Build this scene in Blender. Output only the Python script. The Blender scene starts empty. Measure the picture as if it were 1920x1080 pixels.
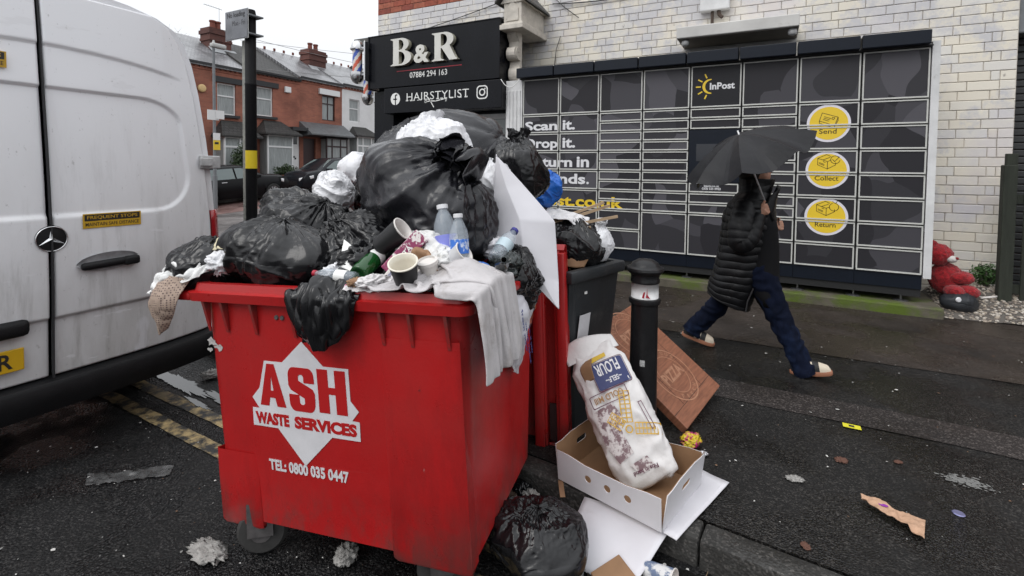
import bpy, bmesh, math, random
import numpy as np
from mathutils import Vector, Matrix, noise

# ------------------------------------------------------------------ camera, sky, sun, exposure
S = bpy.context.scene
COL = S.collection
cam_data = bpy.data.cameras.new('camera'); cam = bpy.data.objects.new('camera', cam_data); COL.objects.link(cam)
cam_data.sensor_width = 36.0; cam_data.lens = 17.25; cam_data.shift_y = -0.099
cam_data.clip_start = 0.05; cam_data.clip_end = 800
cam.matrix_world = Matrix.Translation((0, 0, 1.62)) @ (Matrix.Rotation(math.radians(27.9), 4, 'Z')
    @ Matrix.Rotation(math.radians(90 - 2.1), 4, 'X') @ Matrix.Rotation(0.012, 4, 'Z'))
S.camera = cam

W = bpy.data.worlds.new('World'); S.world = W; W.use_nodes = True
wn = W.node_tree.nodes; wl = W.node_tree.links
bg = wn['Background']
sky = wn.new('ShaderNodeTexSky'); sky.sky_type = 'NISHITA'; sky.sun_disc = False
sky.sun_elevation = math.radians(48); sky.sun_rotation = math.radians(200)
sky.air_density = 1.0; sky.dust_density = 6.0; sky.ozone_density = 1.0
hs = wn.new('ShaderNodeHueSaturation'); hs.inputs['Saturation'].default_value = 0.12
wl.new(sky.outputs[0], hs.inputs['Color'])
mx = wn.new('ShaderNodeMix'); mx.data_type = 'RGBA'; mx.inputs[0].default_value = 0.8
wl.new(hs.outputs[0], mx.inputs[6]); mx.inputs[7].default_value = (9.0, 9.25, 9.6, 1)
geo = wn.new('ShaderNodeTexCoord'); sxyz = wn.new('ShaderNodeSeparateXYZ'); wl.new(geo.outputs['Generated'], sxyz.inputs[0])      # overcast: brighter overhead than at the horizon
grd = wn.new('ShaderNodeMapRange'); grd.inputs[1].default_value = 0; grd.inputs[2].default_value = 1; grd.inputs[3].default_value = .70; grd.inputs[4].default_value = 1.75; wl.new(sxyz.outputs[2], grd.inputs[0])
mg = wn.new('ShaderNodeMix'); mg.data_type = 'RGBA'; mg.blend_type = 'MULTIPLY'; mg.inputs[0].default_value = 1; wl.new(mx.outputs[2], mg.inputs[6]); wl.new(grd.outputs[0], mg.inputs[7])
wl.new(mg.outputs[2], bg.inputs['Color']); bg.inputs['Strength'].default_value = 0.1

sun_d = bpy.data.lights.new('sun', 'SUN'); sun_d.energy = 0.55; sun_d.angle = math.radians(35); sun_d.color = (1.0, 0.97, 0.93)
sun = bpy.data.objects.new('sun', sun_d); COL.objects.link(sun)
sun.rotation_euler = (math.radians(42), 0, math.radians(-20))
S.view_settings.view_transform = 'Standard'; S.view_settings.look = 'None'
S.view_settings.gamma = 1.0; S.view_settings.exposure = 0.45
S.render.engine = 'CYCLES'
S.cycles.max_bounces = 6; S.cycles.caustics_reflective = False; S.cycles.caustics_refractive = False

rnd = random.Random(7)
PI = math.pi

# ------------------------------------------------------------------ materials
MATS = {}
def mat(name, col=(.5, .5, .5), rough=.6, metal=0., spec=.5, var=.0, vscale=6., bump=0., bscale=60., rvar=0.,
        trans=0., ior=1.45, coat=0., dirt=None, dscale=3., dlo=.5, dhi=.62, alpha=None, coords='Object', stretch=None, sheen=0., sss=0.):
    """principled material; var = brightness variation by noise, dirt = (colour) patches by a second noise"""
    if name in MATS: return MATS[name]
    m = bpy.data.materials.new(name); m.use_nodes = True; MATS[name] = m
    nt = m.node_tree; n = nt.nodes; l = nt.links; b = n['Principled BSDF']
    b.inputs['Base Color'].default_value = (*col, 1); b.inputs['Roughness'].default_value = rough
    b.inputs['Metallic'].default_value = metal; b.inputs['Specular IOR Level'].default_value = spec
    b.inputs['IOR'].default_value = ior
    if trans: b.inputs['Transmission Weight'].default_value = trans
    if coat: b.inputs['Coat Weight'].default_value = coat; b.inputs['Coat Roughness'].default_value = .08
    if sheen: b.inputs['Sheen Weight'].default_value = sheen
    if sss: b.inputs['Subsurface Weight'].default_value = sss; b.inputs['Subsurface Radius'].default_value = (.02, .01, .006)
    if alpha is not None: b.inputs['Alpha'].default_value = alpha
    need = var or bump or dirt or rvar
    if need:
        if coords == 'Position': src = n.new('ShaderNodeNewGeometry').outputs['Position']
        else: src = n.new('ShaderNodeTexCoord').outputs[coords]
        if stretch:
            mp = n.new('ShaderNodeMapping'); mp.inputs['Scale'].default_value = stretch; l.new(src, mp.inputs[0]); src = mp.outputs[0]
    out = None
    if var or rvar:
        t = n.new('ShaderNodeTexNoise'); t.inputs['Scale'].default_value = vscale; t.inputs['Detail'].default_value = 6; t.inputs['Roughness'].default_value = .62
        l.new(src, t.inputs['Vector'])
    if var:
        mr = n.new('ShaderNodeMapRange'); mr.inputs[1].default_value = .3; mr.inputs[2].default_value = .7
        mr.inputs[3].default_value = 1 - var; mr.inputs[4].default_value = 1 + var * .6
        l.new(t.outputs[0], mr.inputs[0])
        mm = n.new('ShaderNodeMix'); mm.data_type = 'RGBA'; mm.blend_type = 'MULTIPLY'; mm.inputs[0].default_value = 1
        mm.inputs[6].default_value = (*col, 1); l.new(mr.outputs[0], mm.inputs[7]); out = mm.outputs[2]
    if rvar:
        mr2 = n.new('ShaderNodeMapRange'); mr2.inputs[1].default_value = .3; mr2.inputs[2].default_value = .7
        mr2.inputs[3].default_value = max(.02, rough - rvar); mr2.inputs[4].default_value = min(1, rough + rvar)
        l.new(t.outputs[0], mr2.inputs[0]); l.new(mr2.outputs[0], b.inputs['Roughness'])
    if dirt:
        t2 = n.new('ShaderNodeTexNoise'); t2.inputs['Scale'].default_value = dscale; t2.inputs['Detail'].default_value = 9; t2.inputs['Roughness'].default_value = .7
        l.new(src, t2.inputs['Vector'])
        cr = n.new('ShaderNodeMapRange'); cr.inputs[1].default_value = dlo; cr.inputs[2].default_value = dhi
        l.new(t2.outputs[0], cr.inputs[0])
        m2 = n.new('ShaderNodeMix'); m2.data_type = 'RGBA'; l.new(cr.outputs[0], m2.inputs[0])
        if out: l.new(out, m2.inputs[6])
        else: m2.inputs[6].default_value = (*col, 1)
        m2.inputs[7].default_value = (*dirt, 1); out = m2.outputs[2]
    if out: l.new(out, b.inputs['Base Color'])
    if bump:
        t3 = n.new('ShaderNodeTexNoise'); t3.inputs['Scale'].default_value = bscale; t3.inputs['Detail'].default_value = 5
        l.new(src, t3.inputs['Vector'])
        bp = n.new('ShaderNodeBump'); bp.inputs['Strength'].default_value = bump; bp.inputs['Distance'].default_value = .01
        l.new(t3.outputs[0], bp.inputs['Height']); l.new(bp.outputs[0], b.inputs['Normal'])
    return m

def bsdf(m): return m.node_tree.nodes['Principled BSDF']

# ------------------------------------------------------------------ mesh helpers
class MB:
    """collects polygons; build() links them as one mesh object"""
    def __init__(s): s.v = []; s.f = []; s.mi = []; s.cur = 0
    def add(s, vs, fs):
        o = len(s.v); s.v += [tuple(p) for p in vs]
        for f in fs: s.f.append([i + o for i in f]); s.mi.append(s.cur)
        return s
    def box(s, x0, x1, y0, y1, z0, z1, M=None):
        vs = [Vector(p) for p in ((x0,y0,z0),(x1,y0,z0),(x1,y1,z0),(x0,y1,z0),(x0,y0,z1),(x1,y0,z1),(x1,y1,z1),(x0,y1,z1))]
        if M: vs = [M @ p for p in vs]
        return s.add(vs, ((0,3,2,1),(4,5,6,7),(0,1,5,4),(1,2,6,5),(2,3,7,6),(3,0,4,7)))
    def bbox(s, x0, x1, y0, y1, z0, z1, b=.01, M=None):
        """chamfered box"""
        b = min(b, (x1-x0)*.45, (y1-y0)*.45, (z1-z0)*.45)
        bm = bmesh.new(); bmesh.ops.create_cube(bm, size=1)
        for v in bm.verts: v.co = Vector(((x0+x1)/2 + v.co.x*(x1-x0), (y0+y1)/2 + v.co.y*(y1-y0), (z0+z1)/2 + v.co.z*(z1-z0)))
        bmesh.ops.bevel(bm, geom=bm.edges[:], offset=b, segments=2, affect='EDGES', profile=.5)
        return s.bm(bm, M)
    def bm(s, bm, M=None):
        bm.verts.index_update()
        vs = [(M @ v.co) if M else v.co.copy() for v in bm.verts]; fs = [[v.index for v in f.verts] for f in bm.faces]
        bm.free(); return s.add(vs, fs)
    def prism(s, pts, d, M=None):
        """polygon pts (x,z) extruded along +y by d"""
        n = len(pts); vs = [Vector((p[0], 0, p[1])) for p in pts] + [Vector((p[0], d, p[1])) for p in pts]
        if M: vs = [M @ p for p in vs]
        fs = [list(range(n)), list(range(2*n-1, n-1, -1))] + [[i, i+n, (i+1) % n + n, (i+1) % n] for i in range(n)]
        return s.add(vs, fs)
    def lathe(s, prof, n=24, M=None, cap=True):
        """prof (r,z) turned about z"""
        vs = []; m = len(prof)
        for r, z in prof:
            for k in range(n): a = 2*PI*k/n; vs.append(Vector((r*math.cos(a), r*math.sin(a), z)))
        if M: vs = [M @ p for p in vs]
        fs = [[i*n+k, i*n+(k+1) % n, (i+1)*n+(k+1) % n, (i+1)*n+k] for i in range(m-1) for k in range(n)]
        if cap: fs += [list(range(n-1, -1, -1)), [(m-1)*n+k for k in range(n)]]
        return s.add(vs, fs)
    def tube(s, pts, r, n=8, cap=True):
        """r a number or one per point"""
        pts = [Vector(p) for p in pts]; m = len(pts)
        rr = r if hasattr(r, '__len__') else [r]*m
        up = None; vs = []
        for i, p in enumerate(pts):
            t = (pts[min(i+1, m-1)] - pts[max(i-1, 0)]).normalized()
            if up is None: up = t.orthogonal().normalized()
            up = (up - t*up.dot(t)); up = up.normalized() if up.length > 1e-6 else t.orthogonal().normalized()
            w = t.cross(up)
            for k in range(n): a = 2*PI*k/n; vs.append(p + (up*math.cos(a) + w*math.sin(a))*rr[i])
        fs = [[i*n+k, i*n+(k+1) % n, (i+1)*n+(k+1) % n, (i+1)*n+k] for i in range(m-1) for k in range(n)]
        if cap: fs += [list(range(n-1, -1, -1)), [(m-1)*n+k for k in range(n)]]
        return s.add(vs, fs)
    def sheet(s, P, closed=False):
        """grid of points P[i][j]"""
        a = len(P); b = len(P[0]); vs = [q for r in P for q in r]
        fs = [[i*b+j, i*b+(j+1) % b, (i+1)*b+(j+1) % b, (i+1)*b+j] for i in range(a-1) for j in range(b if closed else b-1)]
        return s.add(vs, fs)
    def build(s, name, m, parent=None, smooth=False, M=None, auto=None):
        me = bpy.data.meshes.new(name); me.from_pydata([tuple(v) for v in s.v], [], s.f)
        for k in (m if isinstance(m, (list, tuple)) else [m]): me.materials.append(k)
        if isinstance(m, (list, tuple)) and len(m) > 1: me.polygons.foreach_set('material_index', s.mi)
        return link(name, me, parent, smooth, M, auto)

def link(name, me, parent=None, smooth=False, M=None, auto=None):
    bm = bmesh.new(); bm.from_mesh(me); bmesh.ops.recalc_face_normals(bm, faces=bm.faces[:])
    if auto is not None:
        for e in bm.edges: e.smooth = len(e.link_faces) == 2 and e.calc_face_angle(9) < math.radians(auto)
        for f in bm.faces: f.smooth = True
    elif smooth:
        for f in bm.faces: f.smooth = True
    bm.to_mesh(me); bm.free()
    o = bpy.data.objects.new(name, me); COL.objects.link(o)
    if parent is not None: o.parent = parent
    if M is not None: o.matrix_local = M
    return o

def tag(o, label=None, cat=None, group=None, kind=None):
    if label: o['label'] = label
    if cat: o['category'] = cat
    if group: o['group'] = group
    if kind: o['kind'] = kind
    return o
def thing(name, label, cat, loc=(0, 0, 0), rz=0., group=None, M=None):
    o = bpy.data.objects.new(name, None); COL.objects.link(o); o.empty_display_size = .1
    o.matrix_world = M if M is not None else Matrix.Translation(loc) @ Matrix.Rotation(rz, 4, 'Z')
    return tag(o, label, cat, group)
def copy_obj(src, parent=None, M=None):
    c = src.copy(); COL.objects.link(c)
    if parent is not None: c.parent = parent
    if M is not None: c.matrix_local = M
    return c
def solid(o, t, off=0.):
    md = o.modifiers.new('thickness', 'SOLIDIFY'); md.thickness = t; md.offset = off; return o
def subd(o, n):
    md = o.modifiers.new('smooth', 'SUBSURF'); md.levels = n; md.render_levels = n; return o

TM = Matrix(((1,0,0,0),(0,0,-1,0),(0,1,0,0),(0,0,0,1)))     # text plane xy -> xz, facing -y
def text_bm(txt, w=None, h=None, bold=0., ext=.001, align='LEFT', spacing=1., res=3):
    """text outline mesh fitted to w x h in its own xy plane, lower left at 0"""
    cu = bpy.data.curves.new('t', 'FONT'); cu.body = txt; cu.size = 1; cu.offset = bold; cu.extrude = .02 if ext else 0; cu.resolution_u = res
    cu.space_character = spacing; cu.space_line = .9; cu.align_x = align
    ob = bpy.data.objects.new('t', cu); COL.objects.link(ob)
    dg = bpy.context.evaluated_depsgraph_get(); me = bpy.data.meshes.new_from_object(ob.evaluated_get(dg))
    COL.objects.unlink(ob); bpy.data.objects.remove(ob); bpy.data.curves.remove(cu)
    n = len(me.vertices); a = np.empty(n*3); me.vertices.foreach_get('co', a); a = a.reshape(-1, 3)
    lo = a.min(0); hi = a.max(0); a -= lo
    sx = w/(hi[0]-lo[0]) if w else None; sy = h/(hi[1]-lo[1]) if h else None
    if sx is None: sx = sy
    if sy is None: sy = sx
    a[:, 0] *= sx; a[:, 1] *= sy; a[:, 2] = np.where(a[:, 2] > .02, ext, 0) if ext else 0
    me.vertices.foreach_set('co', a.ravel()); me.update()
    return me
def text(name, txt, m, M, w=None, h=None, parent=None, bold=0., ext=.001, **k):
    me = text_bm(txt, w, h, bold, ext, **k); me.materials.clear(); me.materials.append(m); me.name = name
    o = bpy.data.objects.new(name, me); COL.objects.link(o)
    if parent is not None: o.parent = parent
    o.matrix_local = M @ TM
    return o
def T(x, y, z): return Matrix.Translation((x, y, z))
def RX(a): return Matrix.Rotation(a, 4, 'X')
def RY(a): return Matrix.Rotation(a, 4, 'Y')
def RZ(a): return Matrix.Rotation(a, 4, 'Z')
def SC(x, y, z): return Matrix.Diagonal((x, y, z, 1))

def curve_mesh(loops, ext, bevel=0.):
    """closed 2D loops (holes allowed) filled and extruded: mesh in xy"""
    cu = bpy.data.curves.new('c', 'CURVE'); cu.dimensions = '2D'; cu.fill_mode = 'BOTH'; cu.extrude = ext; cu.bevel_depth = bevel; cu.bevel_resolution = 1
    for lp in loops:
        sp = cu.splines.new('POLY'); sp.points.add(len(lp) - 1); sp.use_cyclic_u = True
        for p, q in zip(sp.points, lp): p.co = (q[0], q[1], 0, 1)
    ob = bpy.data.objects.new('c', cu); COL.objects.link(ob)
    me = bpy.data.meshes.new_from_object(ob.evaluated_get(bpy.context.evaluated_depsgraph_get()))
    COL.objects.unlink(ob); bpy.data.objects.remove(ob); bpy.data.curves.remove(cu)
    return me
def shape(name, loops, m, M, parent=None, ext=.001, bevel=0.):
    """flat shape in the wall plane (x right, y up), facing -y of M"""
    me = curve_mesh(loops, ext/2, bevel); me.materials.clear(); me.materials.append(m); me.name = name
    o = bpy.data.objects.new(name, me); COL.objects.link(o)
    if parent is not None: o.parent = parent
    o.matrix_local = M @ TM @ T(0, 0, ext/2)
    return o
def arc(cx, cy, rx, ry, a0, a1, n=12): return [(cx + rx*math.cos(math.radians(a0 + (a1 - a0)*i/n)), cy + ry*math.sin(math.radians(a0 + (a1 - a0)*i/n))) for i in range(n + 1)]
def circ(cx, cy, r, n=40, ry=None): return arc(cx, cy, r, ry or r, 0, 360 - 360/n, n - 1)
def stroke(pts, w):
    """thick polyline as quads (list of loops)"""
    out = []
    for a, b in zip(pts, pts[1:]):
        d = Vector((b[0]-a[0], b[1]-a[1])); L = d.length or 1; d /= L; nx, ny = -d.y*w/2, d.x*w/2; e = d*w*.4
        out.append([(a[0]+nx-e.x, a[1]+ny-e.y), (a[0]-nx-e.x, a[1]-ny-e.y), (b[0]-nx+e.x, b[1]-ny+e.y), (b[0]+nx+e.x, b[1]+ny+e.y)])
    return out
def strokes(name, lines, w, m, M, parent=None, ext=.0006):
    """line drawing of thin bars in the plane of M (x right, y up)"""
    mb = MB()
    for pts in lines:
        for q in stroke(pts, w): mb.prism([(p[0], p[1]) for p in q], -ext)
    o = mb.build(name, m, parent); o.matrix_local = M; return o
# ------------------------------------------------------------------ plastic sacks: gathered film pulled over lumpy contents
_perm = np.random.RandomState(3).permutation(256); _perm = np.concatenate([_perm, _perm, _perm])
_grad = np.random.RandomState(4).normal(size=(256, 3)); _grad /= np.linalg.norm(_grad, axis=1)[:, None]
def pn(p):
    """gradient noise, vectorised; p (...,3) -> (...) about -.7...7"""
    i = np.floor(p).astype(int); f = p - i; u = f*f*f*(f*(f*6 - 15) + 10); i &= 255
    out = 0
    for dx in (0, 1):
        for dy in (0, 1):
            for dz in (0, 1):
                h = _perm[_perm[_perm[i[..., 0] + dx] + i[..., 1] + dy] + i[..., 2] + dz]
                g = _grad[h]; w = (u[..., 0] if dx else 1 - u[..., 0])*(u[..., 1] if dy else 1 - u[..., 1])*(u[..., 2] if dz else 1 - u[..., 2])
                out = out + w*((f[..., 0] - dx)*g[..., 0] + (f[..., 1] - dy)*g[..., 1] + (f[..., 2] - dz)*g[..., 2])
    return out
def warp(p, a, sc, o): 
    q = p*sc + o
    return p + a*np.stack([pn(q), pn(q + 17.3), pn(q + 41.7)], -1)
def ridge(p, sharp=1.0): return 1 - np.minimum(np.abs(pn(p))*2.6, 1)**sharp
def film_relief(B, nrm, R, amp, size, extra=0.):
    """creases of film: sharp crests between slack valleys, stronger in some places than in others"""
    s = max(size); q = B/s; o = R.uniform(0, 90, 3)
    slack = np.clip(.55 + 1.5*pn(q*1.7 + o), .12, 1.2)
    ax = R.normal(size=3); ax /= np.linalg.norm(ax)
    q2 = q - (q @ ax)[..., None]*ax*.55                      # stretched along one direction
    h = .052*ridge(warp(q2, .22, 2.2, o)*2.6 + o, .8)
    h += .024*slack*ridge(warp(q2, .12, 4.5, o + 5)*6. + o, .8)
    h += .012*slack*ridge(warp(q, .07, 9., o + 9)*13. + o, .9)
    h += .003*slack*ridge(warp(q, .03, 15., o + 13)*27. + o)
    for _ in range(3):                                       # pulls that radiate from a pinched point
        c = B.reshape(-1, 3)[R.randint(B.shape[0]*B.shape[1])]; v = (B - c)/s; dist = np.linalg.norm(v, axis=-1)
        e1 = R.normal(size=3); e1 /= np.linalg.norm(e1); e2 = np.cross(e1, R.normal(size=3)); e2 /= np.linalg.norm(e2)
        a = np.arctan2(v @ e1, v @ e2)
        h += .03*np.exp(-(dist/.3)**2)*np.clip(dist/.05, 0, 1)*ridge(np.stack([np.cos(a)*2.6, np.sin(a)*2.6, dist*1.5], -1) + R.uniform(0, 50, 3), .8)
    return nrm*(h*amp*s)[..., None]
def d_like(B):
    du = np.roll(B, -1, 1) - np.roll(B, 1, 1); dv = np.empty_like(B); dv[1:-1] = B[2:] - B[:-2]; dv[0] = B[1] - B[0]; dv[-1] = B[-1] - B[-2]
    n = np.cross(du, dv); n /= np.linalg.norm(n, axis=-1, keepdims=True) + 1e-9
    return n
def bag_grid(seed, size, nu=190, nv=150, planes=22, facet=.6, neck=True, flop=(0, 0), amp=1., ears=1., gather=1., sag=.12):
    """a tied sack, base at z=0, size = (x,y,z) extents in metres of the filled part"""
    R = np.random.RandomState(seed)
    sx, sy, sz = size[0]/2, size[1]/2, size[2]/2; s = max(size)
    N = R.normal(size=(planes, 3)); N /= np.linalg.norm(N, axis=1)[:, None]
    dd = R.uniform(.76, 1.0, planes)
    nk = 34 if neck else 0
    th = np.linspace(PI*.995, .16 if neck else .02, nv - nk)
    ph = np.linspace(0, 2*PI, nu, endpoint=False)
    TH, PH = np.meshgrid(th, ph, indexing='ij')
    d = np.stack([np.sin(TH)*np.cos(PH), np.sin(TH)*np.sin(PH), np.cos(TH)], -1)
    rr = dd/np.maximum(d @ N.T, .05); k = 22.
    rf = np.minimum(-np.log(np.exp(-k*np.minimum(rr, 3)).sum(-1))/k, 1.06)
    r = (1 - facet) + rf*facet
    for _ in range(10):
        c = R.normal(size=3); c /= np.linalg.norm(c); r = r + R.uniform(-.1, .12)*np.exp(-((d - c)**2).sum(-1)/R.uniform(.06, .35))
    B = d*r[..., None]*np.array([sx, sy, sz])
    low = np.clip(-B[..., 2]/sz, 0, 2); B[..., 0] *= 1 + sag*low; B[..., 1] *= 1 + sag*low; B[..., 2] = np.where(B[..., 2] < -.72*sz, -.72*sz + (B[..., 2] + .72*sz)*.35, B[..., 2])
    nb = B.shape[0]
    if neck:
        top = B[-1].mean(0); rad = np.linalg.norm(B[-1] - top, axis=-1).mean()
        rows = []; t1 = R.uniform(0, PI); nz = R.uniform(0, 9, 3)
        for j in range(nk):
            t = (j + 1)/nk
            if t < .35: kf = 1 - (t/.35)**.8*.72; hz = t*.16
            else: u = (t - .35)/.65; kf = .28 + u**.8*1.25; hz = .056 + u*.17
            lobe = 1 if t < .35 else 1 + (t - .35)*1.3*np.cos(2*(ph - t1)) + (t - .35)*.8*pn(np.stack([np.cos(ph)*2, np.sin(ph)*2, np.full(nu, t*1.4)], -1) + nz)*2
            rr_ = rad*kf*.8*lobe
            q = np.stack([np.cos(ph)*rr_, np.sin(ph)*rr_*(1 if t < .35 else 1 - .5*(t - .35)/.65), np.full(nu, hz*s*ears) + (0 if t < .35 else (t - .35)*.12*s*ears*np.cos(2*(ph - t1)))], -1)
            b = max(0, t - .3); q[:, 0] += flop[0]*b*s*.22; q[:, 1] += flop[1]*b*s*.22; q[:, 2] -= (abs(flop[0]) + abs(flop[1]))*b*b*s*.2*ears
            rows.append(top + q)
        B = np.concatenate([B, np.array(rows)], 0)
    n = d_like(B)
    if (n*(B - B.mean((0, 1)))).sum() < 0: n = -n
    nvv = B.shape[0]
    P = B + film_relief(B, n, R, amp, size)
    # pleats running into the neck (and the folded bottom seam)
    z = np.clip((np.arange(nvv)/nb - .42)/.58, 0, 1)[:, None]*np.ones((1, nu)); lowz = np.clip((.2 - np.arange(nvv)/nb)/.2, 0, 1)[:, None]*np.ones((1, nu))
    PHf = np.broadcast_to(ph, (nvv, nu)); tt = np.arange(nvv)[:, None]/nb*np.ones((1, nu))
    for fr, a in ((3.2, .03), (7., .018), (15., .007)):
        o = R.uniform(0, 60, 3); wv = .5*pn(np.stack([np.cos(PHf)*2, np.sin(PHf)*2, tt*3], -1) + o)
        g = ridge(np.stack([np.cos(PHf + wv)*fr, np.sin(PHf + wv)*fr, tt*1.3], -1) + o, .9)
        mask = z**1.5*gather*np.where(tt > 1, .55, 1) + lowz*.5
        P = P + n*((g - .5)*a*s*amp*mask)[..., None]
    P[..., 2] -= P[..., 2].min()
    return P

def film_mat(name, col, rough=.34, bump=.25, spec=.5, var=0., sss=0., trans=0., alpha=None, lines=.09):
    if name in MATS: return MATS[name]
    m = mat(name, col, rough, spec=spec, var=var, vscale=8, rvar=.09, sss=sss, trans=trans, alpha=alpha)
    nt = m.node_tree; n = nt.nodes; l = nt.links; b = bsdf(m)
    tc = n.new('ShaderNodeTexCoord')
    w = n.new('ShaderNodeTexNoise'); w.inputs['Scale'].default_value = 26; w.inputs['Detail'].default_value = 5; w.inputs['Distortion'].default_value = 1.2; l.new(tc.outputs['Object'], w.inputs['Vector'])
    b1 = n.new('ShaderNodeBump'); b1.inputs['Strength'].default_value = bump; b1.inputs['Distance'].default_value = .012; l.new(w.outputs[0], b1.inputs['Height'])
    last = b1
    for sc, rot, st in (((26, 26, 2.6), (.5, .3, 0), .9), ((4, 34, 26), (.2, .9, .6), .7), ((60, 60, 9), (1.1, .4, .3), .5)):     # fine drawn-out pull lines in the film
        mp = n.new('ShaderNodeMapping'); mp.inputs['Scale'].default_value = sc; mp.inputs['Rotation'].default_value = rot; l.new(tc.outputs['Object'], mp.inputs[0])
        t = n.new('ShaderNodeTexNoise'); t.inputs['Scale'].default_value = 1; t.inputs['Detail'].default_value = 3; t.inputs['Distortion'].default_value = .6; l.new(mp.outputs[0], t.inputs['Vector'])
        a = n.new('ShaderNodeMath'); a.operation = 'SUBTRACT'; a.inputs[1].default_value = .5; l.new(t.outputs[0], a.inputs[0]); c = n.new('ShaderNodeMath'); c.operation = 'ABSOLUTE'; l.new(a.outputs[0], c.inputs[0])
        bq = n.new('ShaderNodeBump'); bq.invert = True; bq.inputs['Strength'].default_value = lines*st; bq.inputs['Distance'].default_value = .02; l.new(c.outputs[0], bq.inputs['Height']); l.new(last.outputs[0], bq.inputs['Normal']); last = bq
    l.new(last.outputs[0], b.inputs['Normal'])
    return m

def bag(name, label, cat, m, seed, size, loc, rot=(0, 0, 0), group=None, **k):
    """loc = where the middle of the underside rests; rot = tilt of the whole sack about its middle"""
    P = bag_grid(seed, size, **k)
    mb = MB(); mb.sheet(P.tolist(), closed=True)
    nv, nu = P.shape[:2]
    mb.f.append(list(range(nu-1, -1, -1))); mb.mi.append(0)
    o = mb.build(name, m, smooth=True)
    c = size[2]/2
    o.matrix_world = T(loc[0], loc[1], loc[2] + c) @ RZ(rot[2]) @ RY(rot[1]) @ RX(rot[0]) @ T(0, 0, -c)
    tag(o, label, cat, group)
    return o
# ------------------------------------------------------------------ ground
def asphalt(name, col, col2, rough=.5, agg=170., wet=.25, bump=.6, patch=1.1):
    m = bpy.data.materials.new(name); m.use_nodes = True; n = m.node_tree.nodes; l = m.node_tree.links; b = n['Principled BSDF']
    pos = n.new('ShaderNodeNewGeometry').outputs['Position']
    v = n.new('ShaderNodeTexVoronoi'); v.inputs['Scale'].default_value = agg; l.new(pos, v.inputs['Vector'])
    sep = n.new('ShaderNodeSeparateColor'); l.new(v.outputs['Color'], sep.inputs[0])
    r1 = n.new('ShaderNodeMapRange'); r1.inputs[1].default_value = .72; r1.inputs[2].default_value = 1.; l.new(sep.outputs[0], r1.inputs[0])
    mixc = n.new('ShaderNodeMix'); mixc.data_type = 'RGBA'; mixc.inputs[6].default_value = (*col, 1); mixc.inputs[7].default_value = (*col2, 1); l.new(r1.outputs[0], mixc.inputs[0])
    t = n.new('ShaderNodeTexNoise'); t.inputs['Scale'].default_value = patch; t.inputs['Detail'].default_value = 8; t.inputs['Roughness'].default_value = .65; l.new(pos, t.inputs['Vector'])
    r2 = n.new('ShaderNodeMapRange'); r2.inputs[1].default_value = .3; r2.inputs[2].default_value = .7; r2.inputs[3].default_value = .4; r2.inputs[4].default_value = 1.6; l.new(t.outputs[0], r2.inputs[0])
    mm = n.new('ShaderNodeMix'); mm.data_type = 'RGBA'; mm.blend_type = 'MULTIPLY'; mm.inputs[0].default_value = 1; l.new(mixc.outputs[2], mm.inputs[6]); l.new(r2.outputs[0], mm.inputs[7])
    l.new(mm.outputs[2], b.inputs['Base Color'])
    t2 = n.new('ShaderNodeTexNoise'); t2.inputs['Scale'].default_value = patch*1.7; t2.inputs['Detail'].default_value = 7; l.new(pos, t2.inputs['Vector'])
    r3 = n.new('ShaderNodeMapRange'); r3.inputs[1].default_value = .44; r3.inputs[2].default_value = .56; r3.inputs[3].default_value = rough - wet; r3.inputs[4].default_value = rough + .25; l.new(t2.outputs[0], r3.inputs[0])
    l.new(r3.outputs[0], b.inputs['Roughness']); b.inputs['Specular IOR Level'].default_value = .3
    v2 = n.new('ShaderNodeTexVoronoi'); v2.inputs['Scale'].default_value = agg*.7; l.new(pos, v2.inputs['Vector'])
    bp = n.new('ShaderNodeBump'); bp.inputs['Strength'].default_value = bump; bp.inputs['Distance'].default_value = .006; bp.invert = True; l.new(v2.outputs['Distance'], bp.inputs['Height'])
    t4 = n.new('ShaderNodeTexNoise'); t4.inputs['Scale'].default_value = 30; t4.inputs['Detail'].default_value = 4; l.new(pos, t4.inputs['Vector'])
    bp2 = n.new('ShaderNodeBump'); bp2.inputs['Strength'].default_value = .35; bp2.inputs['Distance'].default_value = .01; l.new(t4.outputs[0], bp2.inputs['Height']); l.new(bp.outputs[0], bp2.inputs['Normal'])
    l.new(bp2.outputs[0], b.inputs['Normal'])
    MATS[name] = m; return m
A_ROAD = asphalt('road_asphalt', (.006, .006, .0065), (.045, .043, .042), .42, 150, .24, .9)
A_PAVE = asphalt('pavement_asphalt', (.006, .0057, .0055), (.040, .037, .034), .40, 150, .27, .6)
A_STRIP = asphalt('pavement_trench', (.018, .0145, .0135), (.09, .078, .072), .5, 120, .12, .8)
A_BROWN = asphalt('pavement_brown', (.024, .018, .0145), (.07, .058, .05), .44, 170, .24, .6)
A_SIDE = asphalt('side_road_paving', (.10, .092, .09), (.17, .15, .145), .5, 60, .2, .3, .6)
A_RED = asphalt('side_road_red', (.13, .075, .068), (.17, .11, .10), .5, 60, .2, .3, .6)
A_KERB = asphalt('kerb_concrete', (.034, .033, .031), (.085, .08, .075), .55, 110, .2, .5, 2.)

def gz(x, y): return max(0., .07*(y - 9.6)) if x < -7.6 else 0.
def kerb_y(x): return 2.06 - .088*x
def ground_sheet(name, m, poly, zoff, kind='structure'):
    """flat polygon"""
    mb = MB(); mb.add([(x, y, zoff) for x, y in poly], [list(range(len(poly)))]); return tag(mb.build(name, m), kind=kind)
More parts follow.
